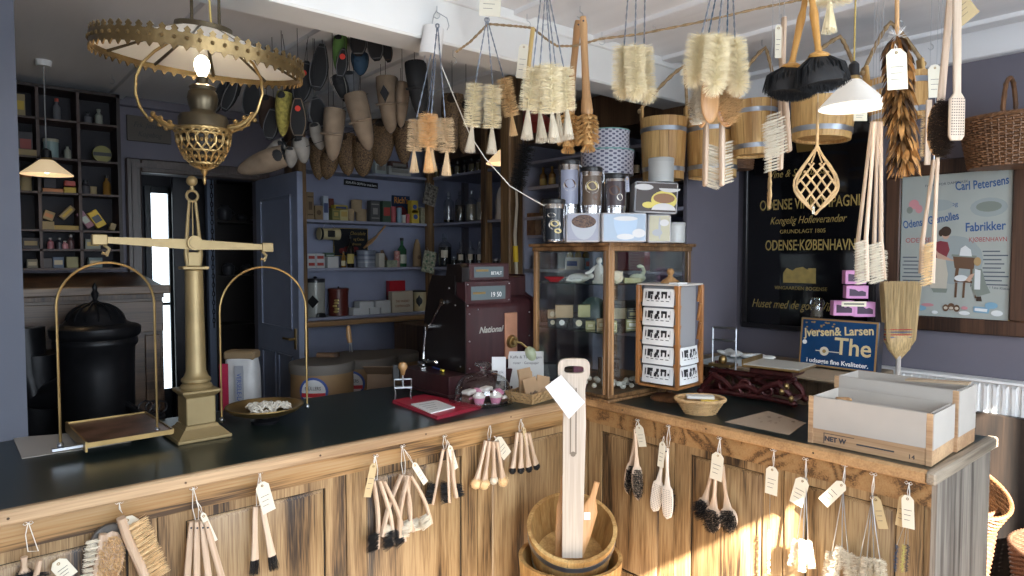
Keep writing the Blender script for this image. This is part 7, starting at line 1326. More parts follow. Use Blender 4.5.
# lower shelf
rnd('grey stoneware jar with black diamond mark and black lid on the lower shelf',315,19,38,z3,K('cream_grey_glaze',(.34,.34,.31),.25),name='stoneware_jar',cat='jar',lid=.10,lm=K('dark_lid_paint',(.02,.02,.025),.3),dep=.10)
P=SP(315,z3,.10); s=sc_(P); r=19*s/2; t=thing('iron_trivet','black iron ornament standing in front of the stoneware jar','ornament',P+Vector((0,-r-.02,.002)),0); m=MB(); m.lathe([(.04,0),(.042,.012),(.03,.03),(.001,.035)],n=16,sy=.3); m.build('ornament',iron,t)
m=MB(); o_=[o for o in C.objects if o.get('label','').startswith('grey stoneware jar')][0]; m.prism([(0,.07),(.045,.12),(0,.17),(-.045,.12)],-r*1.0-.002,-r*.9); m.build('diamond_mark',black,o_); MB().lathe([(.010,38*s),(.016,38*s+.012),(.001,38*s+.02)],n=12).build('lid_knob',K('dark_lid_paint',(0,0,0)),o_)
o_=rnd('dark red round tea tin with gold ornament on the lower shelf',338,20,27,z3,K('dark_red_tea_tin',(.10,.018,.012),.35),name='tea_tin',cat='tin',lid=.08,dep=.09); s=sc_(o_.location); MB().ell((.0,0,28*s),.008,10,6).build('lid_knob',black,o_); m=MB(); [m.ell((.008*math.sin(i*2.2),-20*s/2*.98,.035+.022*i),(.02,.003,.010)) for i in range(5)]; m.build('gold_ornament',gold,o_)
g='white paper packets stacked on the lower shelf'; wp=K('white_packet',(.55,.57,.58),.6)
for i,(x0,x1,dz,lab) in enumerate(((350,366,0,'lower left'),(366.5,377,0,'lower middle'),(377.5,388,0,'lower right'),(356,371,7.6*.0064,'upper left'),(372,388,7.6*.0064,'upper right'))): t=box_at('paper_packet',lab+' white paper packet stacked on the lower back shelf','packet',x0,x1,7,z3,wp,grp=g,dz=dz,dd=.09)
box_at('notice_box','cream box with reddish printed lettering on the lower shelf','box',389,412,21,z3,K('cream_box',(.50,.44,.34),.6),dep=.05); o_=[o for o in C.objects if o.get('label','').startswith('cream box with reddish')][0]; m=MB(); put_text(m,'THE WHISKEY',0,.085,.028,y=-.031,ext=.0005,sx=.75); put_text(m,'COPENHAGEN',0,.045,.028,y=-.031,ext=.0005,sx=.75); m.build('printed_words',K('brown_red_print',(.22,.06,.04),.6),o_)
box_at('tin','bright red tin box behind the cream box on the lower shelf','tin',387,404,15,z3,K('bright_red_tin',(.40,.02,.03),.3),dep=.13,dz=21*.0065); box_at('carton','dark red block under the red tin','box',387,404,20,z3,K('dark_red_card',(.10,.02,.02),.5),dep=.13); rnd('cream tin with black crest at the right end of the lower shelf',420,16,20,z3,K('cream_tin_paint',(0,0,0)),name='crest_tin',cat='tin',lid=.06,lm=black); o_=[o for o in C.objects if o.get('label','').startswith('cream tin with black crest')][0]; s=sc_(o_.location); m=MB(); m.ell((0,-8*s*.98,10*s),(.028,.004,.035)); m.ell((0,-8*s*.99,10*s),(.012,.005,.05)); m.build('black_crest',black,o_)
# two cards hung on the corner stile
for (cx,cy,w_,h,an,lab,c1) in ((430.5,195,15,21,-14,'grey patterned soap pad hanging on the corner stile, upper one',(.25,.22,.18)),(429,245+0,15,22,-12,'green clover patterned pad hanging on the corner stile, lower one',(.36,.36,.26))):
    P=oy(cx,cy+(17 if cy>240 else 0),YS-.05); s=sc_(P); t=thing('patterned_pad',lab,'pad',P,0); m=MB(); m.T=TR((0,0,0),(0,R(-an),0)); m.b2((-w_*s/2,-.006,-h*s/2),(w_*s/2,.006,h*s/2),bv=.004); m.build('pad_body',mat('pad_%d'%int(cy),c1,.7,col2=tuple(q*(.35 if cy<240 else .5) for q in c1),scale=60,contrast=.08),t); 
    m=MB(); m.T=TR((0,0,0),(0,R(-an),0))
    for i in range(2):
        for j in range(3): m.ell(((i-.5)*w_*s*.45,-.0065,(j-1)*h*s*.3),(.012,.001,.011),8,5)
    m.build('printed_motifs',K('motif_green',(.07,.14,.08),.7) if cy>240 else K('motif_brown',(.07,.06,.05),.7),t); MB().tube([(0,.0,h*s/2),(0,.03,h*s/2+.03)],.0012,5).build('string',string,t)
# jars on the right-hand unit
g='stoppered apothecary jars on the upper right shelf'
for i,(x,fill,fh,lab) in enumerate(((449,K('white_powder',(0,0,0)),.1,'first, nearly empty'),(460.5,K('dark_jar_fill',(.04,.035,.03),.7),.55,'second, dark filled'),(471.5,K('beige_fill',(.33,.30,.24),.8),.55,'third, beige filled'),(481.5,K('beige_fill',(0,0,0)),.6,'fourth, beige filled'))): jar_at(lab+' apothecary jar from the left on the upper right-hand shelf',x,10.5,31,z1,fill=fill,fh=fh,grp=g,dep=.08)
g='stoppered jars on the middle right shelf'
for i,(x,w_,h,fill,fh,lab) in enumerate(((445,13,33,K('white_powder',(0,0,0)),.6,'large labelled'),(461,9,25,K('white_powder',(0,0,0)),.55,'first small'),(470.5,9,26,K('white_powder',(0,0,0)),.5,'second small'),(479.5,8,26,K('white_powder',(0,0,0)),.5,'third small'))): jar_at(lab+' white powder jar on the middle right-hand shelf',x,w_,h,z2,fill=fill,fh=fh,grp=g,dep=.07,label=True)
jar_at('tiny jar between the large and small powder jars',454,6,12,z2,grp=g,dep=.04)
# conical cloth-wrapped bottle and box in the narrow bay
P=SP(501,z1+.001,.08,'r'); t=thing('wrapped_sugarloaf','tall pale sugarloaf cone wrapped in cloth in the narrow shelf bay','sugarloaf',P,FACE); MB().lathe([(.042,0),(.045,.02),(.040,.05),(.042,.12),(.034,.19),(.018,.235),(.008,.25),(.001,.252)],n=20).build('cloth_cone',mat('grey_cloth',(.50,.46,.44),.8,var=.2,scale=14,stretch=(4,4,.5),bump=.4),t)
for i,(x,lab) in enumerate(((490,'left'),(496,'middle'),(502,'right'))): rnd(lab+' small dark lidded pot in the lower narrow bay',x,5.5,9,z2,K('dark_pot',(.05,.045,.045),.3),name='small_pot',cat='pot',unit='r',grp='small dark pots in the lower narrow bay',lm=K('steel_lid',(.35,.35,.36),.3,metal=.5))
g='dark jars on the top shelf above the apothecary jars'
zt_=2.276
for i,x in enumerate((437,444,451,458,465,472,479,486)): 
    jar_at(['first','second','third','fourth','fifth','sixth','seventh','eighth'][i]+' small jar from the corner on the top right-hand shelf',x,6,14,zt_,fill=K('white_powder',(0,0,0)) if i%3==1 else K('olive_fill',(.16,.13,.06),.6),grp=g,dep=.06,lidm=black,stopper=False)
# items further right behind the case: bottles
dk=K('bottle_black',(.010,.012,.012),.12); lb=K('aged_label',(.42,.36,.24),.6)
g='dark wine bottles on the high right-hand shelf'
for i,x in enumerate((620,628,636,644,652)): bottle_at(['first','second','third','fourth','fifth'][i]+' dark bottle with cream label on the shelf right of the patterned tins',x,6.5,27,2.10,dk,unit='r',lab_m=lb,grp=g,dep=.12)
t=thing('bracket_shelf','dark intermediate shelf carrying the wine bottles','shelf',(3.5,2.60,2.078),0); m=MB(); m.b2((-.28,-.33,0),(.21,.34,.021)); m.build('shelf_board',dkoak,t)
g='swing-top bottles beside the wooden post'
for i,x in enumerate((534,543,552)): bottle_at(['left','middle','right'][i]+' small bottle with gold label and wire top behind the fibre brushes',x,7,20,2.10,K('amber_glass',(0,0,0)),unit='r',lab_m=K('gold_label',(.45,.33,.10),.5),grp=g,dep=.12,cap=brass)
t=thing('bracket_shelf','grey painted intermediate shelf beside the wooden post','shelf',(3.5,3.30,2.078),0); m=MB(); m.b2((-.28,-.30,0),(.21,.31,.021)); m.build('shelf_board',shf,t)
for i,(x,h) in enumerate(((527,20),(535,22),(543,21),(550,18))): P=SP(x,z1+.001,.14,'r'); t=thing('paper_cone',['first','second','third','fourth'][i]+' dark paper cone on the shelf right of the wooden post','paper cone',P,FACE,'dark paper cones by the wooden post'); MB().lathe([(.030,0),(.022,.08),(.012,.13),(.001,.135)],n=14).build('cone',K('dark_cone_paper',(.07,.05,.04),.7),t)
box_at('brown_bag','patterned brown paper bag leaning on the shelf behind the short canister','bag',528,540,22,z1-.13,mat('brown_pattern_bag',(.22,.12,.06),.6,col2=(.06,.03,.02),scale=30),unit='r',dep=.05); 
t=thing('bracket_shelf','narrow grey shelf under the patterned brown bag','shelf',(3.5,3.35,z1-.131),0); m=MB(); m.b2((-.28,-.24,-.018),(.21,.26,0)); m.build('shelf_board',shf,t)
# things seen through the case glass
for i,(x0,x1,h,mt,lab,fm) in enumerate(((566,584,12,wrp,'white carton with blue band seen through the display case glass',K('royal_blue',(0,0,0))),(586,602,12,K('blue_carton',(.10,.22,.34),.5),'blue carton with red band seen through the display case glass',K('red_print2',(0,0,0))),(540,556,16,K('mixed_print',(.14,.10,.12),.6),'dark printed carton seen through the left of the display case',None),(615,650,26,K('maroon_box',(.16,.03,.05),.5),'large maroon box with pale lettering seen through the case',None))): t=box_at('carton',lab,'box',x0,x1,h,z2,mt,unit='r',dep=.05,front='band' if fm else None,fm=fm)
for i,x in enumerate((570,578,586)): bottle_at(['left','middle','right'][i]+' golden bottle behind the cartons seen through the display case',x,7,24,z2+.0,K('golden_bottle',(.34,.24,.07),.25),unit='r',dep=.18,grp='golden bottles seen through the display case')
for i,(x,mt) in enumerate(((545,'dark_pot'),(556,'steel_lid'),(566,'dark_pot'),(578,'dark_pot'),(592,'steel_lid'))): rnd(['first','second','third','fourth','fifth'][i]+' round tin on the low shelf seen through the display case',x,9,13,z3,K(mt,(0,0,0)),name='round_tin',cat='tin',unit='r',grp='round tins on the low shelf behind the case')
# stack on the very top left : light cartons
P=oy(395,160,YS+.12)
for i,(x0,x1,h,mt,lab) in enumerate(((374,386,12,K('pale_green_box',(.36,.40,.38),.6),'pale green box on the top shelf under the woven slippers'),(387,411,9,K('pale_grey_box',(.42,.42,.40),.6),'long grey-white printed box on the top shelf'),(389,408,7,K('dark_brown_box2',(.10,.05,.04),.6),'dark brown box on the long grey-white box'))): box_at('carton',lab,'box',x0,x1,h,zt_,mt,grp='boxes on the top back shelf',dz=0 if i<2 else 9.2*.0064,front='band',fm=K('grey_print',(0,0,0)))
# --- barrels under the ledge ---
brl=mat('fibre_drum_brown',(.25,.15,.07),.6,var=.15,scale=6); gl=K('grey_lid_board',(.13,.115,.10),.7)
def drum(lab,px,yt,wpx,D,H,badge=True,grp='brown fibre drums with round labels'):
    P=dp(px,yt,D); r=wpx*D/670/2; t=thing('fibre_drum',lab,'drum',(P.x,P.y,0),FACE,grp); h=P.z; m=MB(); m.lathe([(r*.90,0),(r,h*.5),(r*.98,h-.05)],n=30); m.build('drum_body',brl,t); m=MB(); m.lathe([(r*1.03,h-.055),(r*1.04,h-.01),(r*1.0,h),(.001,h)],n=30); m.build('drum_lid',gl,t)
    if badge:
        bz=h-.055-.09
        for rr,c_,o in ((.080,K('royal_blue',(0,0,0)),.001),(.067,K('badge_white',(.62,.62,.62),.5),.003)):
            m=MB(); n=24; v=[(0,-math.sqrt(max(r*r,1e-6))-o*1.5,bz)]
            for i in range(n): a=2*pi*i/n; x=math.cos(a)*rr; v.append((x,-math.sqrt(max(r*r-x*x,0))-o,bz+math.sin(a)*rr))
            m.add(v,[(0,1+(i+1)%n,1+i) for i in range(n)]); m.build('round_label',c_,t)
        m=MB(); put_text(m,'MÜLLERS',0,bz+.01,.028,y=-r-.006,ext=.0005,sx=.8); m.build('label_words',ink,t); m=MB(); v=[];
        for i in range(9): x=-.066+.132*i/8; y=-math.sqrt(r*r-x*x)-.005; v+=[(x,y,bz-.030),(x,y,bz-.008)]
        m.add(v,[(2*i,2*i+2,2*i+3,2*i+1) for i in range(8)]); m.build('red_band',K('badge_red',(.5,.03,.04),.5),t)
    return t
drum('left fibre drum with round blue and red label and loose lid',322,361,62,3.9,1); drum('middle fibre drum with round label, grey lid',360,355,72,4.34,1); drum('rear plain fibre drum with grey lid at the right',393,352,50,4.75,1,False)
t=thing('lid_handle','short dark wooden batten lying on the left fibre drum','batten',dp(329,357,3.9),FACE); m=MB(); m.b2((-.07,-.015,.0),(.06,.015,.025),bv=.003); m.build('batten_block',dkoak,t)
t=thing('hand_rake','wooden handled scoop standing in the middle drum lid','scoop',dp(351,352,4.3),FACE); m=MB(); m.tube([(-.005,0,.06),(-.012,0,.10),(-.015,0,.16),(-.012,0,.17)],[.014,.017,.014,.006],10); m.build('handle',beechd,t); m=MB(); m.tube([(-.008,0,.0),(-.008,0,.07)],.004,6); m.tube([(.008,0,.0),(.0,0,.07)],.004,6); m.build('wire_stem',steel,t)
t=thing('paper_flap','brown cardboard box with an open flap beside the stamp','box',dp(385,385,3.7),FACE); m=MB(); m.b2((-.10,0,-.85),(.11,.2,.06),bv=.003); m.build('box_body',K('brown_carton',(.16,.10,.06),.7),t); m=MB(); m.T=TR((0,0,.06),(R(-30),0,0)); m.b2((-.10,-.11,0),(.11,0,.004)); m.build('flap',K('brown_carton',(0,0,0)),t)
# --- doorway contents ---
# corridor door ajar with tall lit glass
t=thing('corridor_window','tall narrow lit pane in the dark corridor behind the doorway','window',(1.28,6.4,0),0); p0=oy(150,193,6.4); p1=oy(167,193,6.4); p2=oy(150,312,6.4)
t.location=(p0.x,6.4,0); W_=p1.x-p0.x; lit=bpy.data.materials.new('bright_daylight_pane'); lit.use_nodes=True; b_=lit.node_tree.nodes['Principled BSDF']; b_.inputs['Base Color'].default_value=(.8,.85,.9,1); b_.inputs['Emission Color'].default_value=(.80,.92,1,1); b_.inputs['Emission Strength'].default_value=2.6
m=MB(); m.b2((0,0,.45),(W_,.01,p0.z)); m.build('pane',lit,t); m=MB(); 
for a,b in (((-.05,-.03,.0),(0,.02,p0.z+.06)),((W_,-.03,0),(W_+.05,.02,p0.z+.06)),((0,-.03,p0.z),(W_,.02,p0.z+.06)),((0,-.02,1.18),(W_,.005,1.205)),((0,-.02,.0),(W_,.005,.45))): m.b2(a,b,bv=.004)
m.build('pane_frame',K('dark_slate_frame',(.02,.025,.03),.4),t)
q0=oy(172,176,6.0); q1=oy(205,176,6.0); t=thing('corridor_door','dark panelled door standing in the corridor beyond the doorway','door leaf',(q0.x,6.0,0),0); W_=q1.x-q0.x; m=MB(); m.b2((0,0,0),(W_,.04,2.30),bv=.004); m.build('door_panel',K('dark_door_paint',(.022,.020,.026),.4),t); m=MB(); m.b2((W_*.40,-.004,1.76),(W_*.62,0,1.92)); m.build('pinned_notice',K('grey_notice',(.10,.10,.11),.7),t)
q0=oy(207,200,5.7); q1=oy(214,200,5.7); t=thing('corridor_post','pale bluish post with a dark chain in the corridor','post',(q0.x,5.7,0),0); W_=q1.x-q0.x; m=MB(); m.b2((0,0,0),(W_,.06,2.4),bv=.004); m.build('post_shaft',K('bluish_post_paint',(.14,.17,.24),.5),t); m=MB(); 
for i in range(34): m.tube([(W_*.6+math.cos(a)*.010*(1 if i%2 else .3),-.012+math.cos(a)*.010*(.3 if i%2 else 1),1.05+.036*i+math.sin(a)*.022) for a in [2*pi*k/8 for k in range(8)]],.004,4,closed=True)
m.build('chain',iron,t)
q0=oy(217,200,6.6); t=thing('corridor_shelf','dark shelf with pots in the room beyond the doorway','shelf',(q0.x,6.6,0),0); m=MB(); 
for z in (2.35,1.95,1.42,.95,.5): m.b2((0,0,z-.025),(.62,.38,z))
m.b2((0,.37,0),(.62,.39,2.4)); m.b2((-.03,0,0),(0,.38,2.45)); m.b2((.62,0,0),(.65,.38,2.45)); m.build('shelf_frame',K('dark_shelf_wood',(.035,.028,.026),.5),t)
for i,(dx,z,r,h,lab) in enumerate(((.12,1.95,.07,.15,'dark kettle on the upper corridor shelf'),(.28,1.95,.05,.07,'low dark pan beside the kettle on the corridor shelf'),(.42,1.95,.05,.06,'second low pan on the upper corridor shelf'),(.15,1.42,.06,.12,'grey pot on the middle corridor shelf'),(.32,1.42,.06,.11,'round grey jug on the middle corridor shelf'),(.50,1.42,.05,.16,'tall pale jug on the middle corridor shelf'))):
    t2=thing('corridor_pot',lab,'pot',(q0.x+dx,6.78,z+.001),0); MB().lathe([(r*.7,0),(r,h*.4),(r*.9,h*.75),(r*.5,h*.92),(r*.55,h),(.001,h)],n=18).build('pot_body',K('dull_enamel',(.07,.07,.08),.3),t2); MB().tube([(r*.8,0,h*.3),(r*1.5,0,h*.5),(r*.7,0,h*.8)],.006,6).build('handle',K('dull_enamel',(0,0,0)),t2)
# open door leaf: hinge at (1.83,5.06), swung to -Y
t=thing('open_door','blue-grey panelled door standing open beside the back shelves','door leaf',(1.815,5.05,0),R(-90)); dm=mat('blue_grey_door_gloss',(.22,.25,.34),.28,var=.12,scale=5); W_=.76; m=MB(); H=2.165
m.b2((0,-.02,.01),(W_,.02,H),bv=.003); lf=m.build('door_panel',dm,t)
m=MB()
for (x0,x1,z0,z1) in ((.10,.66,1.10,2.02),(.10,.355,.16,.93),(.405,.66,.16,.93)):
    c=.03
    for sy in (-1,1):
        y=sy*.0205; yi=sy*.014
        for a,b in (((x0,y,z0),(x1,y*1.5,z0+.018)),((x0,y,z1-.018),(x1,y*1.5,z1)),((x0,y,z0),(x0+.018,y*1.5,z1)),((x1-.018,y,z0),(x1,y*1.5,z1))): m.b2(a,b,bv=.002)
m.build('panel_moulding',dm,t)
m=MB()
for sy in(-1,1): m.cyl((.70,sy*.02,1.05),(.70,sy*.06,1.05),.009,n=10); m.tube([(.70,sy*.06,1.05),(.60,sy*.065,1.05)],.008,8); m.b2((.685,sy*.02,.98),(.715,sy*.025,1.12))
m.build('door_handle',brass,t)
# sack
P=dp(243,400,3.6); t=thing('feed_sack','white and red paper sack with blue oval lettering standing by the door','sack',(P.x,P.y,0),FACE); sw=.075; h=dp(243,352,3.6).z; m=MB()
sec=[(0,.085,.06),(.3,.092,.075),(.7,.09,.075),(1.0,.085,.065),(h-.03,.078,.05),(h,.080,.03)]; m.lathe([(1,z) for z,_,_ in sec[:1]],n=4) if 0 else None
n=20; vs=[];fs=[]
for z,a,b in sec:
    for i in range(n): q=2*pi*i/n; c_,s_=math.cos(q),math.sin(q); vs.append((math.copysign(abs(c_)**.5,c_)*a,math.copysign(abs(s_)**.5,s_)*b,z))
for j in range(len(sec)-1): fs+=[(j*n+i,j*n+(i+1)%n,(j+1)*n+(i+1)%n,(j+1)*n+i) for i in range(n)]
fs.append(tuple((len(sec)-1)*n+i for i in range(n))); m.add(vs,fs); m.build('sack_body',mat('white_sack_paper',(.50,.50,.50),.5,var=.12,scale=12,bump=.4),t)
m=MB(); m.b2((-.090,-.078,h-.36),(-.045,-.074,h-.05)); m.build('red_stripe',K('sack_red',(.38,.02,.06),.5),t); m=MB(); m.b2((-.01,-.080,h-.36),(.035,-.076,h-.06),bv=.002); f=m.build('lettering_panel',K('sack_grey',(.30,.31,.34),.5),t); m=MB(); m.T=TR((.012,-.081,h-.20),(0,R(90),0)); put_text(m,'VERSELE-LAGA',0,-.010,.034,y=0,sx=.9); m.build('blue_lettering',K('royal_blue',(0,0,0)),f); m=MB(); m.b2((-.082,-.05,h-.035),(.082,.05,h+.012),bv=.01); m.build('brown_top_fold',krf,t)
# --- stove, pipe, chest, pigeon-hole shelf ---
P=dp(95,300,3.4); t=thing('cast_iron_stove','round black cast iron stove with domed openwork lid behind the left scale pan','stove',(P.x,P.y,0),FACE); D=3.4; s=D/670; zt_=dp(95,326,D).z; r=37*s; zb_=dp(95,338,D).z
m=MB(); m.lathe([(r*.86,0),(r*.86,.5),(r*.90,zb_-.16),(r*.92,zb_-.05),(r*1.0,zb_-.03),(r*1.0,zb_-.012),(r*.97,zb_),(r*1.05,zb_+.012),(r*1.08,zb_+.03),(r*1.08,zb_+.055),(r*1.0,zb_+.065),(r*.80,zb_+.075)],n=36); m.build('stove_body',iron,t)
zb2=zb_+.07; rd=r*.68; m=MB(); m.lathe([(rd*1.15,zb2),(rd*1.1,zb2+.012)]+[(rd*math.cos(a),zb2+.012+rd*.72*math.sin(a)) for a in [R(9*i) for i in range(1,10)]],n=36)
for i in range(14):
    a=2*pi*i/14; m.tube([(math.cos(a)*rd*math.cos(b),math.sin(a)*rd*math.cos(b),zb2+.014+rd*.74*math.sin(b)) for b in [R(10*k) for k in range(9)]],.006,5)
m.build('openwork_lid',iron,t); m=MB(); z=zb2+.012+rd*.72; m.lathe([(.018,z),(.022,z+.008),(.010,z+.02),(.016,z+.04),(.019,z+.052),(.010,z+.068),(.013,z+.082),(.006,z+.10),(.001,z+.108)],n=16); m.build('finial',iron,t)
m=MB(); m.tube([(r*.8,-.02,zb_-.33),(r*1.25,-.03,zb_-.38),(r*1.25,-.04,zb_-.46)],.018,8); m.build('side_handle',iron,t)
m=MB(); m.tube([(-r*.8,.0,zb_-.25),(-r*1.3,0,zb_-.30),(-r*1.7,0,zb_-.32),(-r*1.9,0,zb_-.18),(-r*1.95,0,zb_+.05)],[.07,.07,.075,.085,.09],16); m.build('flue_elbow',iron,t)
P=dp(38,372,3.4); t=thing('coal_hod','black coal hood standing left of the stove','coal scuttle',(P.x,P.y+.1,0),FACE); m=MB(); m.lathe([(.10,0),(.12,.6),(.13,1.10),(.001,1.12)],n=24); m.build('hood',iron,t)
# sloped chest
ch=thing('writing_desk','high sloping wooden desk under the pigeon-hole shelf','desk',(.50,4.82,0),0); dw=wood('desk_wood',(.035,.018,.010),(.13,.075,.042),'x',ring=3,fine=60,rdist=2,rough=.4)
m=MB(); m.b2((-.45,-.42,0),(.50,.25,1.36),bv=.004); m.build('desk_body',dw,ch); m=MB(); m.prism([(-.46,1.43),(.25,1.50),(.25,1.36),(-.46,1.36)],-.45,.50,'x'); m.build('desk_slope',dkoak,ch); m=MB(); m.b2((-.48,-.49,1.385),(.53,-.44,1.435),bv=.006); m.b2((.47,-.47,1.385),(.53,.25,1.43),bv=.006); m.build('desk_moulding',wood('desk_edge',(.09,.055,.035),(.24,.16,.10),'x'),ch)
m=MB(); m.b2((-.43,-.435,1.16),(.50,-.42,1.34),bv=.003); m.b2((.40,-.435,.1),(.48,-.42,1.14),bv=.003); m.build('front_board',dw,ch)
# pigeon-hole shelf: X .30..(.88), z 1.535..2.62 at Y 4.85
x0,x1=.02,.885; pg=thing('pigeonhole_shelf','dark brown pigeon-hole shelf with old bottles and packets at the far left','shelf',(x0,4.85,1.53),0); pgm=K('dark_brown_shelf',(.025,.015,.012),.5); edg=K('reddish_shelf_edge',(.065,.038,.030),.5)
zl=[1.545]+[oy(60,y,4.85).z for y in (248,212,186,148+4)]+[oy(60,158,4.85).z]
zs=[1.535,1.655,1.80,2.075,2.29,2.48] 
zs=[oy(75,y,4.85).z for y in (269,250,231,194,160,122)]
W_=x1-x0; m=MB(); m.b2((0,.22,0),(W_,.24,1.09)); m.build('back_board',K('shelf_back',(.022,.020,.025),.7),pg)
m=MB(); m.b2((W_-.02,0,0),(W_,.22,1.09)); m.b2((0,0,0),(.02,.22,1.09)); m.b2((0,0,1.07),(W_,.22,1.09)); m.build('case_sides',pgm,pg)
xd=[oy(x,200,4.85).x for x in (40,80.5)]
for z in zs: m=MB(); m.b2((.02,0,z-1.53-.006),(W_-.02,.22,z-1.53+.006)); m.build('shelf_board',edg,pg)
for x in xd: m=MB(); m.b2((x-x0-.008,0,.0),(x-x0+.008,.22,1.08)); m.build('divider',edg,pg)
def pgp(x,zi,dep=.07): p=oy(x,200,4.85+dep); return Vector((p.x,p.y,zs[zi]+.0065))
def small(kind,lab,x,w_px,h_px,zi,mt,fm=None,rz=0,dz=0,tilt=0,dep=.07,dd=.05):
    P=pgp(x,zi,dep); s=sc_(P); P.z+=dz
    if kind=='box':
        t=sbox('packet',lab,'packet',P,rz,(w_px*s,dd,h_px*s),mt,None,'band' if fm else None,fm); 
        if tilt: t.rotation_euler=(0,R(tilt),rz); t.location.z+=abs(math.sin(R(tilt)))*w_px*s/2
    else:
        r=w_px*s/2;H=h_px*s; t=thing('small_bottle' if kind=='bot' else 'small_tin',lab,'bottle' if kind=='bot' else 'tin',P,FACE)
        if kind=='bot': MB().lathe([(r,0),(r,H*.6),(r*.4,H*.75),(r*.4,H*.88)],n=14).build('glass_body',mt,t); MB().lathe([(r*.5,H*.86),(r*.5,H),(.001,H)],n=12).build('cap',fm or black,t)
        else: MB().lathe([(r,0),(r,H*.85)],n=20).build('tin_body',mt,t); MB().lathe([(r*1.05,H*.85),(r*1.05,H),(.001,H)],n=20).build('lid',fm or mt,t)
    return t
or_=K('faded_orange',(.48,.20,.08),.6); ye_=K('mustard_yellow',(.50,.34,.05),.6); rd_=K('brick_red',(.42,.06,.04),.5); kh=K('khaki_card',(.30,.23,.12),.7); dkp_=K('dark_packet',(.05,.045,.05),.6)
small('bot','dark bottle with red cap in the top middle pigeon-hole',59.5,7,22,5,K('smoked_glass',(.12,.12,.13),.2),rd_); small('bot','pale bottle in the top right pigeon-hole',90,7,12,5,K('smoked_glass',(0,0,0))); small('bot','knobbly white glass bottle in the top right pigeon-hole',101,7,16,5,K('milk_glass',(.25,.26,.22),.3),K('milk_glass',(0,0,0))); small('box','dim cream carton in the top left pigeon-hole',23,8,22,5,kh,ye_)
small('tin','pale blue round tin with face picture in the upper middle pigeon-hole',52.5,13,19,4,K('pale_teal_tin',(.20,.28,.28),.5),K('cream_lid2',(.36,.34,.26),.5)); small('bot','small clear bottle beside the pale blue tin',69,6,15,4,K('milk_glass',(0,0,0))); 
t=thing('round_label_box','round yellow and black label box in the upper right pigeon-hole','box',pgp(103,4)+Vector((0,0,.05)),0); m=MB(); m.cyl((0,-.02,0),(0,.02,0),.052,n=24); m.build('box_body',K('olive_label',(.22,.20,.05),.5),t); m=MB(); m.b2((-.05,-.022,-.012),(.05,-.020,.010)); m.build('black_band',black,t)
small('box','three white handled papers with red crosses in the upper left pigeon-hole',27,12,24,4,dkp_,K('dull_red2',(.25,.06,.05),.6)); small('box','stack of brown books in the upper left pigeon-hole',29,19,6,4,kh,dep=.03)
small('tin','orange topped jar in the left pigeon-hole behind the small pendant lamp',26,10,16,3,kh,or_); small('box','flat orange carton below the small pendant lamp',53,17,4,3,or_); small('box','dark tin on the flat orange carton',50,10,9,3,dkp_,dz=.03,dep=.1); small('box','yellow packet with red top in the middle pigeon-hole',70,10,6,3,ye_); small('box','red packet lying on the yellow one in the middle pigeon-hole',70,9,5,3,rd_,dz=.045); small('bot','amber bottle at the right of the middle pigeon-hole row',107,7,20,3,K('amber_glass',(0,0,0))); small('tin','brown jar in the right pigeon-hole of the middle row',93,7,8,3,kh); small('bot','dim dark jar in the right pigeon-hole of the middle row',86,9,14,3,dkp_)
small('box','tan packet leaning left in the large middle pigeon-hole',46,9,9,2,kh,or_,dz=.05,tilt=20); small('box','tan packet under the leaning one in the large middle pigeon-hole',47,10,8,2,kh,dep=.05); small('box','long yellow packet lying in the large middle pigeon-hole',66,24,4.5,2,K('ochre_packet',(.38,.26,.07),.6)); small('box','yellow packet leaning diagonally in the large middle pigeon-hole',69,15,6,2,kh,ye_,dz=.06,tilt=-48,dep=.10)
small('box','pink and purple packet leaning in the large right pigeon-hole',90,7,17,2,K('mauve_packet',(.28,.14,.18),.6),K('pale_label',(0,0,0)),tilt=-35,dz=.01); small('box','bright yellow and black packet leaning in the large right pigeon-hole',101,9,17,2,K('bright_yellow',(.60,.40,.02),.5),black,tilt=-32,dz=.012,dep=.05); small('box','small brown tag in the large right pigeon-hole',110,5,7,2,kh,tilt=20)
MB_=None
for i,(x,mt,c_) in enumerate(((49,'rose_jar',(.26,.10,.12)),(58,'black_jar',(.03,.03,.04)),(63.5,'pink_jar',(.40,.18,.20)),(69.5,'tall_dark_jar',(.10,.05,.05)))): small('bot',['rose','black','pink','tall dark'][i]+' little jar in the row of four jars above the desk',x,6,[11,11,8,14][i],1,K(mt,c_,.4),K('pale_cap',(.35,.33,.30),.5))
small('box','grey-green tin in the right pigeon-hole above the desk',91,13,10,1,K('grey_green_tin',(.18,.19,.15),.5),K('gold_print2',(0,0,0))); small('box','dark arch-topped box in the left pigeon-hole above the desk',29,14,11,1,dkp_,kh)
for i,(x,w_,h,c_,lab) in enumerate(((30,9,9,(.17,.15,.11),'left dim cream box'),(45,8,10,(.08,.07,.07),'dark small box'),(56,9,11,(.10,.13,.18),'blue patterned box'),(70,10,11,(.26,.24,.12),'olive yellow box'),(93,12,10,(.16,.20,.20),'pale teal box'))): small('box',lab+' on the lowest pigeon-hole row',x,w_,h,0,K('low_row_%d'%i,c_,.6),K('aged_label',(0,0,0)) if i%2==0 else None)
# script plaque on the back wall
P=oy(149,130,5.09); t=thing('script_plaque','faded brown plaque with script lettering above the doorway','plaque',P,0); m=MB(); m.b2((-.135,-.012,-.085),(.135,.0,.085),bv=.003); f=m.build('board',K('plaque_brown',(.07,.055,.04),.5),t); m=MB(); put_text(m,'Frk. Jensens',0,.01,.050,y=-.0125,shear=.3,sx=.8,ext=.0008); put_text(m,'Kogebog',0,-.05,.050,y=-.0125,shear=.3,sx=.8,ext=.0008); m.build('script_lettering',K('dark_script',(.018,.015,.014),.5),f)
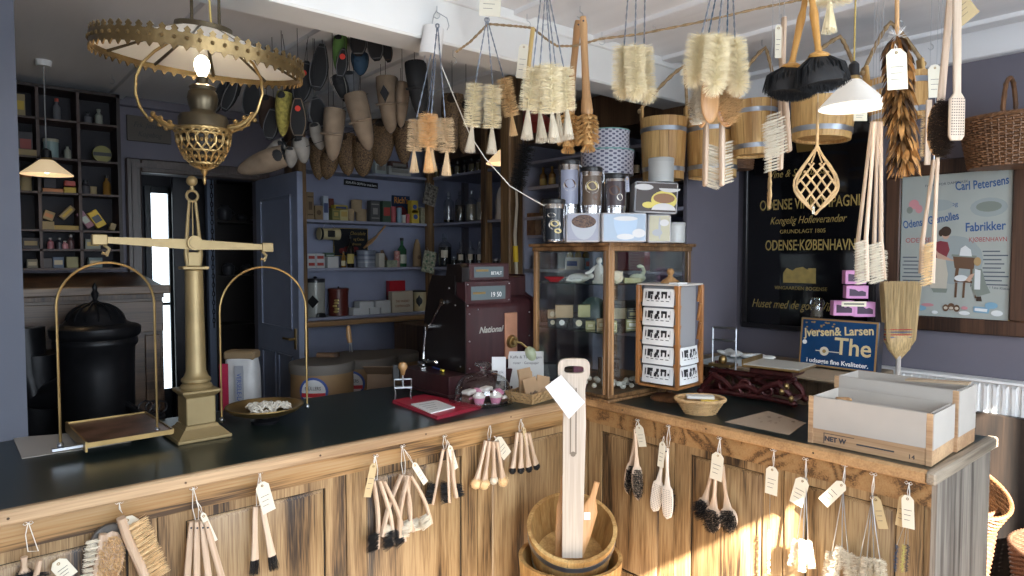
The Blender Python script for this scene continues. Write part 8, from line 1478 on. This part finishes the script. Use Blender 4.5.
# ================= lamps =================
def emit_mat(name,col,st,base=(.8,.78,.72)):
    m=bpy.data.materials.new(name); m.use_nodes=True; b=m.node_tree.nodes['Principled BSDF']; b.inputs['Base Color'].default_value=(*base,1); b.inputs['Emission Color'].default_value=(*col,1); b.inputs['Emission Strength'].default_value=st; b.inputs['Roughness'].default_value=.3; return m
def opal(name,col,tr=.5):
    m=bpy.data.materials.new(name); m.use_nodes=True; nt=m.node_tree;N=nt.nodes;L=nt.links; N.remove(N['Principled BSDF']); d=N.new('ShaderNodeBsdfDiffuse'); d.inputs[0].default_value=(*col,1); t=N.new('ShaderNodeBsdfTranslucent'); t.inputs[0].default_value=(*col,1); g=N.new('ShaderNodeBsdfGlossy'); g.inputs[1].default_value=.15; a=N.new('ShaderNodeMixShader'); a.inputs[0].default_value=tr; b=N.new('ShaderNodeMixShader'); b.inputs[0].default_value=.06
    L.new(d.outputs[0],a.inputs[1]); L.new(t.outputs[0],a.inputs[2]); L.new(a.outputs[0],b.inputs[1]); L.new(g.outputs[0],b.inputs[2]); L.new(b.outputs[0],N['Material Output'].inputs[0]); return m
brd=mat('dark_patina_brass',(.10,.08,.05),.35,metal=.8,var=.4,scale=10); brl_=mat('gilt_filigree',(.30,.20,.08),.35,metal=.75,var=.3,scale=30,bump=.3,bscale=90)
D=2.0; s=D/670; P=dp(203,110,D); t=thing('oil_lamp','large hanging brass oil lamp with white glass panel shade and electric bulb','lamp',P,FACE)
def lz(y): return (110-y)*s
m=MB(); m.lathe([(.078,lz(134)),(.083,lz(130)),(.080,lz(127)),(.081,lz(119)),(.076,lz(116)),(.045,lz(115)),(.040,lz(111)),(.046,lz(106)),(.050,lz(99)),(.046,lz(93)),(.040,lz(91)),(.044,lz(88)),(.036,lz(86)),(.020,lz(85)),(.020,lz(78)),(.001,lz(78))],n=32); m.build('font',brd,t)
m=MB(); 
def bas(u): a=R(8+82*u); return (.084*math.sin(pi/2*(1-u)**.62)+.004, lz(131)-.115*u)
N_=18
for i in range(N_):
    for sg in(-1,1):
        pts=[]
        for k in range(15):
            u=k/14; r,z=bas(u); a=2*pi*i/N_+sg*(.30*math.sin(u*pi*2)+u*.35); pts.append((math.cos(a)*r,math.sin(a)*r,z))
        m.tube(pts,[.0042-.0015*k/14 for k in range(15)],5)
for u,rr in ((0,.006),(.12,.004),(.55,.004),(.85,.005)): r,z=bas(u); m.tube([(math.cos(a)*r,math.sin(a)*r,z) for a in [2*pi*k/32 for k in range(32)]],rr,6,closed=True)
for i in range(N_):
    for u in (.06,.30,.70): r,z=bas(u); a=2*pi*(i+.5)/N_; m.ell((math.cos(a)*r,math.sin(a)*r,z),.006,6,5)
m.build('openwork_basket',brl_,t); MB().lathe([(bas(u)[0]*.80,bas(u)[1]) for u in (0,.3,.6,.9)],n=24,cap=False).build('inner_bowl',K('dark_inner_metal',(.02,.015,.01),.5),t)
z=lz(131)-.115; MB().lathe([(.001,z-.045),(.004,z-.04),(.007,z-.028),(.004,z-.018),(.010,z-.010),(.014,z),(.006,z+.006)],n=14).build('drop_finial',brass,t)
bulbm=emit_mat('lit_bulb',(1,.86,.62),14); m=MB(); m.lathe([(.011,lz(79)),(.013,lz(77)),(.022,lz(71)),(.026,lz(66)),(.023,lz(61)),(.012,lz(57)),(.001,lz(56.5))],n=20); m.build('bulb',bulbm,t)
L0=light('POINT','oil_lamp_light',dp(203,66,D),(0,0,0),3.2,(1,.80,.52),shadow_soft_size=.03); 
# shade group, tilted
T0=TR((0,0,lz(62)),(R(4),R(6),0)); Rr=.283; Rt=.075; zt2=.085; opg=opal('opal_glass_panel',(.80,.78,.74),.45)
for i in range(10):
    a0=2*pi*i/10+.02; a1=2*pi*(i+1)/10-.02; m=MB(); m.T=T0
    v=[];K_=4
    for k in range(K_+1): a=a0+(a1-a0)*k/K_; v+=[(math.cos(a)*Rt,math.sin(a)*Rt,zt2),(math.cos(a)*Rr,math.sin(a)*Rr,.004)]
    v2=[(x,y,z_+.003) for x,y,z_ in v]; m.add(v+v2,[(2*k,2*k+1,2*k+3,2*k+2) for k in range(K_)]+[(2*k+2+10,2*k+3+10,2*k+1+10,2*k+10) for k in range(K_)]+[(0,10,11,1),(8,9,19,18)]); m.build('glass_panel',opg,t)
m=MB(); m.T=T0
for i in range(10): a=2*pi*i/10; m.tube([(math.cos(a)*Rt,math.sin(a)*Rt,zt2),(math.cos(a)*Rr,math.sin(a)*Rr,.002)],.0052,6)
m.lathe([(Rt-.004,zt2-.004),(Rt+.006,zt2-.006),(Rt+.004,zt2+.016),(Rt-.008,zt2+.016),(Rt-.004,zt2-.004)],n=30); m.build('rib_frame',brd,t)
m=MB(); m.T=T0; m.lathe([(Rr-.002,-.012),(Rr+.003,-.012),(Rr+.006,.022),(Rr+.001,.022),(Rr-.002,-.012)],n=60); nn=60
for i in range(nn):
    a=2*pi*i/nn; c_,s_=math.cos(a),math.sin(a); r=Rr+.005; w_=.0125
    def q(dx,z_,dr=0): return (c_*(r+dr)-s_*dx,s_*(r+dr)+c_*dx,z_)
    for o in (0,): m.add([q(-w_,.020),q(w_,.020),q(w_*.45,.026),q(w_*.7,.031),q(0,.040),q(-w_*.7,.031),q(-w_*.45,.026)]+[q(-w_,.020,-.005),q(w_,.020,-.005),q(w_*.45,.026,-.005),q(w_*.7,.031,-.005),q(0,.040,-.005),q(-w_*.7,.031,-.005),q(-w_*.45,.026,-.005)],[(0,1,2,3,4,5,6),(13,12,11,10,9,8,7)]+[(k,k+7,(k+1)%7+7,(k+1)%7) for k in range(7)])
    m.ell(q(0,.008),(.006,.006,.006),6,4)
    m.add([q(-w_*.8,-.010),q(w_*.8,-.010),q(0,-.024)]+[q(-w_*.8,-.010,-.004),q(w_*.8,-.010,-.004),q(0,-.024,-.004)],[(0,2,1),(3,4,5),(0,1,4,3),(1,2,5,4),(2,0,3,5)])
m.build('scalloped_gallery',mat('gallery_brass',(.17,.115,.05),.38,metal=.75,var=.35,scale=20,bump=.3,bscale=80),t)
for sg in (-1,1):
    m=MB(); m.tube([(sg*.085,0,lz(128)),(sg*.12,0,lz(126)),(sg*.145,0,lz(122)),(sg*.165,0,lz(117)),(sg*.18,0,lz(115))],[.009,.010,.009,.007,.004],8)
    for i,(x,yy) in enumerate(((.10,130),(.115,122),(.13,128),(.145,118),(.155,124),(.17,114),(.178,120))): m.ell((sg*x,random.uniform(-.008,.008),lz(yy)),(.009,.008,.007),7,5)
    m.build('leaf_arm',brl_,t)
m_=1
m=MB(); A_=T0@Vector((.17,.0,.048)); B_=T0@Vector((-.155,0,.05))
m.tube([(.085,0,lz(132)),(.13,-.005,lz(126)),(.165,-.01,lz(112)),(.182,-.01,lz(95)),(.178,-.01,lz(80)),(.155,-.005,lz(65)),(.11,0,lz(50)),(.075,.0,lz(38))],.0042,7); m.build('curved_rod',brass,t); m=MB()
m.tube([(-.165,0,lz(118)),(-.185,-.005,lz(108)),(-.195,-.01,lz(95)),(-.192,-.01,lz(78)),(-.175,-.005,lz(64)),(-.14,0,lz(52)),(-.08,0,lz(40))],.0042,7); m.build('curved_rod',brass,t)
for c in kids(t):
    if c.name.split('.')[0] in('font','openwork_basket','inner_bowl','bulb','drop_finial','leaf_arm'): c.scale=(.86,.86,1)
m=MB(); top=CZ-P.z
for x in(-.037,.045): m.tube([(x,.02,lz(32)),(x,.02,top)],.0045,8)
m.build('suspension_rods',brd,t); MB().tube([(.035,0,lz(36)),(.028,0,lz(20)),(.020,.01,lz(-10)),(.015,.02,top)],.003,6).build('flex',K('gold_flex',(.45,.33,.10),.6),t)
m=MB(); m.lathe([(.05,top-.03),(.06,top-.01),(.06,top)],n=20); m.build('ceiling_plate',brd,t)
def pendant(lab,cx,y_top,y_bot,wpx,D,em,cordc,lw,col,cap=True,name='pendant_lamp',ry=.18):
    s=D/670; P=dp(cx,y_bot,D); t=thing(name,lab,'lamp',P,FACE); r=wpx*s/2; H=(y_bot-y_top)*s; m=MB(); m.lathe([(r,0),(r*1.0,.004),(r*.62,H*.52),(r*ry*1.3,H*.96),(r*ry,H),(r*ry-.003,H),(r*.60,H*.50),(r*.985,.002),(r,0)],n=40); m.build('glass_shade',em,t)
    m=MB(); m.lathe([(r*ry*1.05,H-.006),(r*ry*1.15,H),(r*ry*.9,H+.012),(r*ry*.9,H+.02)],n=20); m.build('brass_ring',brass,t); m=MB(); m.lathe([(r*ry*.95,H+.012),(r*ry*.85,H+.05),(.006,H+.062),(.001,H+.064)],n=18); m.build('socket',black,t)
    MB().tube([(0,0,H+.06),(0,0,CZ-P.z)],.003,6).build('cord',cordc,t); MB().lathe([(.035,CZ-P.z-.03),(.04,CZ-P.z)],n=18).build('ceiling_rose',white,t); m=MB(); m.ell((0,0,H*.45),(.022,.022,.03)); m.build('bulb',emit_mat('bulb_'+str(cx),col,8),t)
    light('POINT','pendant_light_%d'%cx,P+Vector((0,0,H*.3)),(0,0,0),lw,col,shadow_soft_size=.03); return t
pendant('white cone glass pendant lamp hanging beside the feather duster',853,80,108,64,2.3,emit_mat('opal_lit_shade',(1,.93,.82),.28,(.62,.61,.58)),K('gold_flex',(0,0,0)),1.6,(1,.86,.66))
pendant('small cream glass pendant lamp in front of the pigeon-hole shelf',47,160,175,45,3.65,emit_mat('cream_lit_shade',(1,.74,.42),.45,(.6,.5,.38)),K('white_flex',(.3,.3,.3),.6),.9,(1,.72,.40),ry=.22)
pendant('cream cone pendant lamp glowing behind the wooden post',503,150,164,34,4.4,emit_mat('cream_lit_shade2',(1,.70,.38),.7,(.6,.5,.38)),black,.8,(1,.72,.40),ry=.2)
# ================= slippers, felt boots and woven shoes hung from the ceiling =================
SM={'blk':K('black_felt',(.012,.012,.013),.8),'gry':mat('grey_felt',(.10,.10,.105),.9,var=.2,scale=30),'tan':mat('tan_felt',(.17,.125,.085),.9,var=.2,scale=20,bump=.3),'grn':K('green_felt',(.12,.24,.06),.8),'yel':mat('yellow_fleece',(.26,.22,.05),.9,var=.5,scale=60,bump=.8),'brn':K('brown_felt',(.06,.035,.025),.8),'blu':K('blue_felt',(.02,.05,.09),.8),'lgt':mat('light_grey_felt',(.20,.185,.165),.9,var=.15,scale=20)}
straw=mat('woven_brown_straw',(.035,.018,.008),.7,col2=(.14,.085,.038),scale=150,contrast=.16,bump=1.0,detail=1)
def slipper(lab,cx,cy,w_px,h_px,kind,col,D=3.25,tilt=0,dot=False,rim=None,cat='slipper',grp='felt slippers hanging from the ceiling'):
    s=D/670; P=dp(cx,cy-h_px/2,D); t=thing('hanging_slipper' if kind!='straw' else 'woven_slipper',lab,cat,P,FACE,grp); t.rotation_euler=(Matrix.Rotation(FACE,4,'Z')@Matrix.Rotation(R(tilt),4,'Y')).to_euler()
    W_=w_px*s/2; L=h_px*s; fm=SM.get(col) or straw
    def ol(v):
        if kind!='sole': return W_*math.sin(pi*min(1,v*.68+.32))**.5*(1-.12*math.sin(v*pi)*(kind=='boot'))
        return W_*(math.sin(pi*min(1,max(0,v*.93+.04)))**.45)*(.82+.18*math.cos((v-.72)*4))
    y0=0 if kind=='sole' else .03; m=MB(); pts=[(0,-L*i/14) for i in range(15)]; slab(m,pts,[max(.002,ol(i/14)) for i in range(15)],.006,n=14); m.T=I4
    if kind!='sole': m.v=[(x,y+.045,z_) for x,y,z_ in m.v]
    m.build('sole',fm if kind=='straw' else SM['blk'],t)
    n=16; vs=[];fs=[]; K_=16; sg=1 if kind=='sole' else -1; yb=.006 if kind=='sole' else .042
    for i in range(K_+1):
        v=.0+1.0*i/K_; o=ol(v)*(.96 if kind!='straw' else 1.08); h=(.075 if kind=='boot' else .055)*math.sin(pi*min(1,v*.75+.25))**.7*(1.15 if v<.45 else 1)
        for k in range(n+1): a=pi*k/n; vs.append((math.cos(a)*o,yb+sg*math.sin(a)**.8*h,-L*v))
    for i in range(K_):
        for k in range(n): fs.append((i*(n+1)+k,i*(n+1)+k+1,(i+1)*(n+1)+k+1,(i+1)*(n+1)+k))
    m=MB(); m.add(vs,fs); m.build('upper',fm,t)
    if kind!='sole': m=MB(); m.ell((0,yb-.038,-L*.13),(W_*.60,.024,L*.15)); m.build('opening',SM['blk'] if kind!='straw' else K('dark_straw_inside',(.015,.009,.005),.9),t)
    if kind=='boot': m=MB(); m.tube([(-W_*.85,yb-.045,-L*.5),(0,yb-.078,-L*.52),(W_*.85,yb-.045,-L*.5)],.009,6,flat=.6); m.build('strap',fm,t)
    if rim or kind=='sole':
        m=MB(); P_=[(ol(i/14)*.94,-.006,-L*i/14) for i in range(1,14)]; m.tube(P_+[(-x,y,z_) for x,y,z_ in P_[::-1]],.0022,5,closed=True); m.build('stitched_rim',SM[rim] if rim else SM['gry'],t)
    if dot: m=MB(); m.cyl((0,-.0085,-L*.30),(0,-.005,-L*.30),.013,n=14); m.build('red_label',K('red_dot',(.60,.05,.03),.5),t)
    d=t.matrix_basis.inverted()@Vector((P.x,P.y,CZ)); MB().tube([(0,.01,-L*.04),d],.0015,5).build('hanging_loop',SM['blk'],t)
W_S=[('black slipper sole with red label at the top beside the beam',358,39,18,33,'sole','blk',3.12,0,1,None),('black slipper sole right of the topmost red labelled one',373,44,17,33,'sole','blk',3.10,-6,0,'gry'),('dark brown slipper sole at the top right end of the cluster',384,46,11,32,'sole','brn',3.14,-8,0,'brn'),('blue and brown slipper below the topmost red labelled sole',358,62,18,22,'upper','blu',3.2,0,0,None),
('bright green felt slipper near the top of the cluster',339,52,14,36,'upper','grn',3.15,6,0,None),('narrow black slipper with red label beside the green one',344,63,11,30,'sole','blk',3.12,8,1,None),('long black slipper sole left of the green slipper',322,67,19,46,'sole','blk',3.2,8,0,'gry'),('black slipper sole with red label left of the long one',307,82,19,42,'sole','blk',3.25,12,1,None),('black slipper with white edged opening below the green one',336,88,14,27,'upper','blk',3.15,-18,0,'lgt'),('dark grey round-toed slipper below the green one',349,84,18,26,'upper','gry',3.22,0,0,None),
('yellow-green fleece slipper at the left of the cluster',282,113,16,44,'upper','yel',3.15,4,0,None),('black sole with tan stitched rim and red label next to the yellow slipper',298,117,17,42,'sole','blk',3.12,0,1,'tan'),('dark grey felt slipper sole right of the tan rimmed sole',315,113,21,32,'sole','gry',3.2,-14,0,None),('black slipper hanging behind the yellow fleece slipper',273,124,15,32,'sole','blk',3.25,8,0,None),('dark brown slipper behind the gilt lamp arm',254,97,20,42,'sole','brn',3.35,6,0,None),('black slat-like sole at the far left of the cluster',226,98,12,38,'sole','blk',3.35,24,0,None),('second black slat-like sole at the far left of the cluster',238,95,12,38,'sole','blk',3.3,24,0,None),
('dark slipper hanging in the shadow behind the left lamp rod',266,112,16,34,'upper','brn',3.4,10,0,None),('black slipper low in the shadow right of the fleece slipper',290,98,16,30,'upper','blk',3.4,5,0,None),('grey slipper toe below the dark grey sole',314,136,16,26,'upper','lgt',3.2,-10,0,None)]
for l,cx,cy,w_,h_,k_,c_,D_,ti,do,ri in W_S: slipper(l,cx,cy,w_,h_,k_,c_,D_,ti,do,ri)
g='felt ankle boots hanging from the ceiling'
for l,cx,cy,w_,h_,c_,D_,ti in (('tan felt ankle boot hanging toe down in the middle of the cluster',333,134,23,52,'tan',3.12,4),('tan felt boot with strap leaning right in the cluster',353,122,25,58,'tan',3.08,-14),('tan felt boot with dark diamond patch hanging alone',385,104,24,56,'tan',3.15,-4),('black boot shape hanging from its own hook left of the paper roll',414,88,24,54,'blk',3.0,-6),('tan and black boot behind the hanging black one',402,104,15,44,'tan',3.15,4)): slipper(l,cx,cy,w_,h_,'boot',c_,D_,ti,0,None,'boot',g)
o_=[o for o in C.objects if o.get('label','').startswith('tan felt boot with dark diamond')][0]; m=MB(); m.prism([(-.02,-.09),(.0,-.055),(.02,-.09),(0,-.13)],-.058,-.035); m.build('diamond_patch',black,o_)
for l,cx,cy,w_,h_,c_,D_,ti in (('large tan felt clog hanging almost level at the lower left of the cluster',258,162,24,52,'tan',3.2,72),('small grey-tan slipper above the level tan clog',272,150,17,27,'lgt',3.25,60),('little pale slipper toe at the bottom of the cluster',289,157,13,20,'lgt',3.2,10),('pale grey slipper next to the little toe at the bottom',300,150,16,25,'lgt',3.2,-8)): 
    slipper(l,cx,cy,w_,h_,'upper',c_,D_,0,0,None,'slipper',g); o=[o for o in C.objects if o.get('label')==l][0]; c0=dp(cx,cy,D_); L=h_*D_/670; q=Matrix.Rotation(FACE,4,'Z')@Matrix.Rotation(R(ti),4,'Y'); o.rotation_euler=q.to_euler(); o.location=c0-q.to_3x3()@Vector((0,0,-L/2))
g='woven straw slippers hanging from the ceiling'
for l,cx,cy,w_,h_,ti in (('woven straw slipper at the lower left of the straw bunch',316,158,17,42,0),('low woven straw slipper second from left in the bunch',329,164,18,30,10),('woven straw slipper third from left in the bunch',343,154,20,42,-4),('woven straw slipper below the strap boot',361,156,22,40,0),('large woven straw slipper below the diamond boot',381,142,25,46,2),('woven straw slipper right of the large one',401,142,18,42,-3),('woven straw slipper behind the orange bottle brushes',452,122,22,58,0),('second woven straw slipper behind the orange bottle brushes',466,126,18,52,4)): slipper(l,cx,cy,w_,h_,'straw','straw',3.7 if cx<420 else 3.6,ti,0,None,'slipper',g)
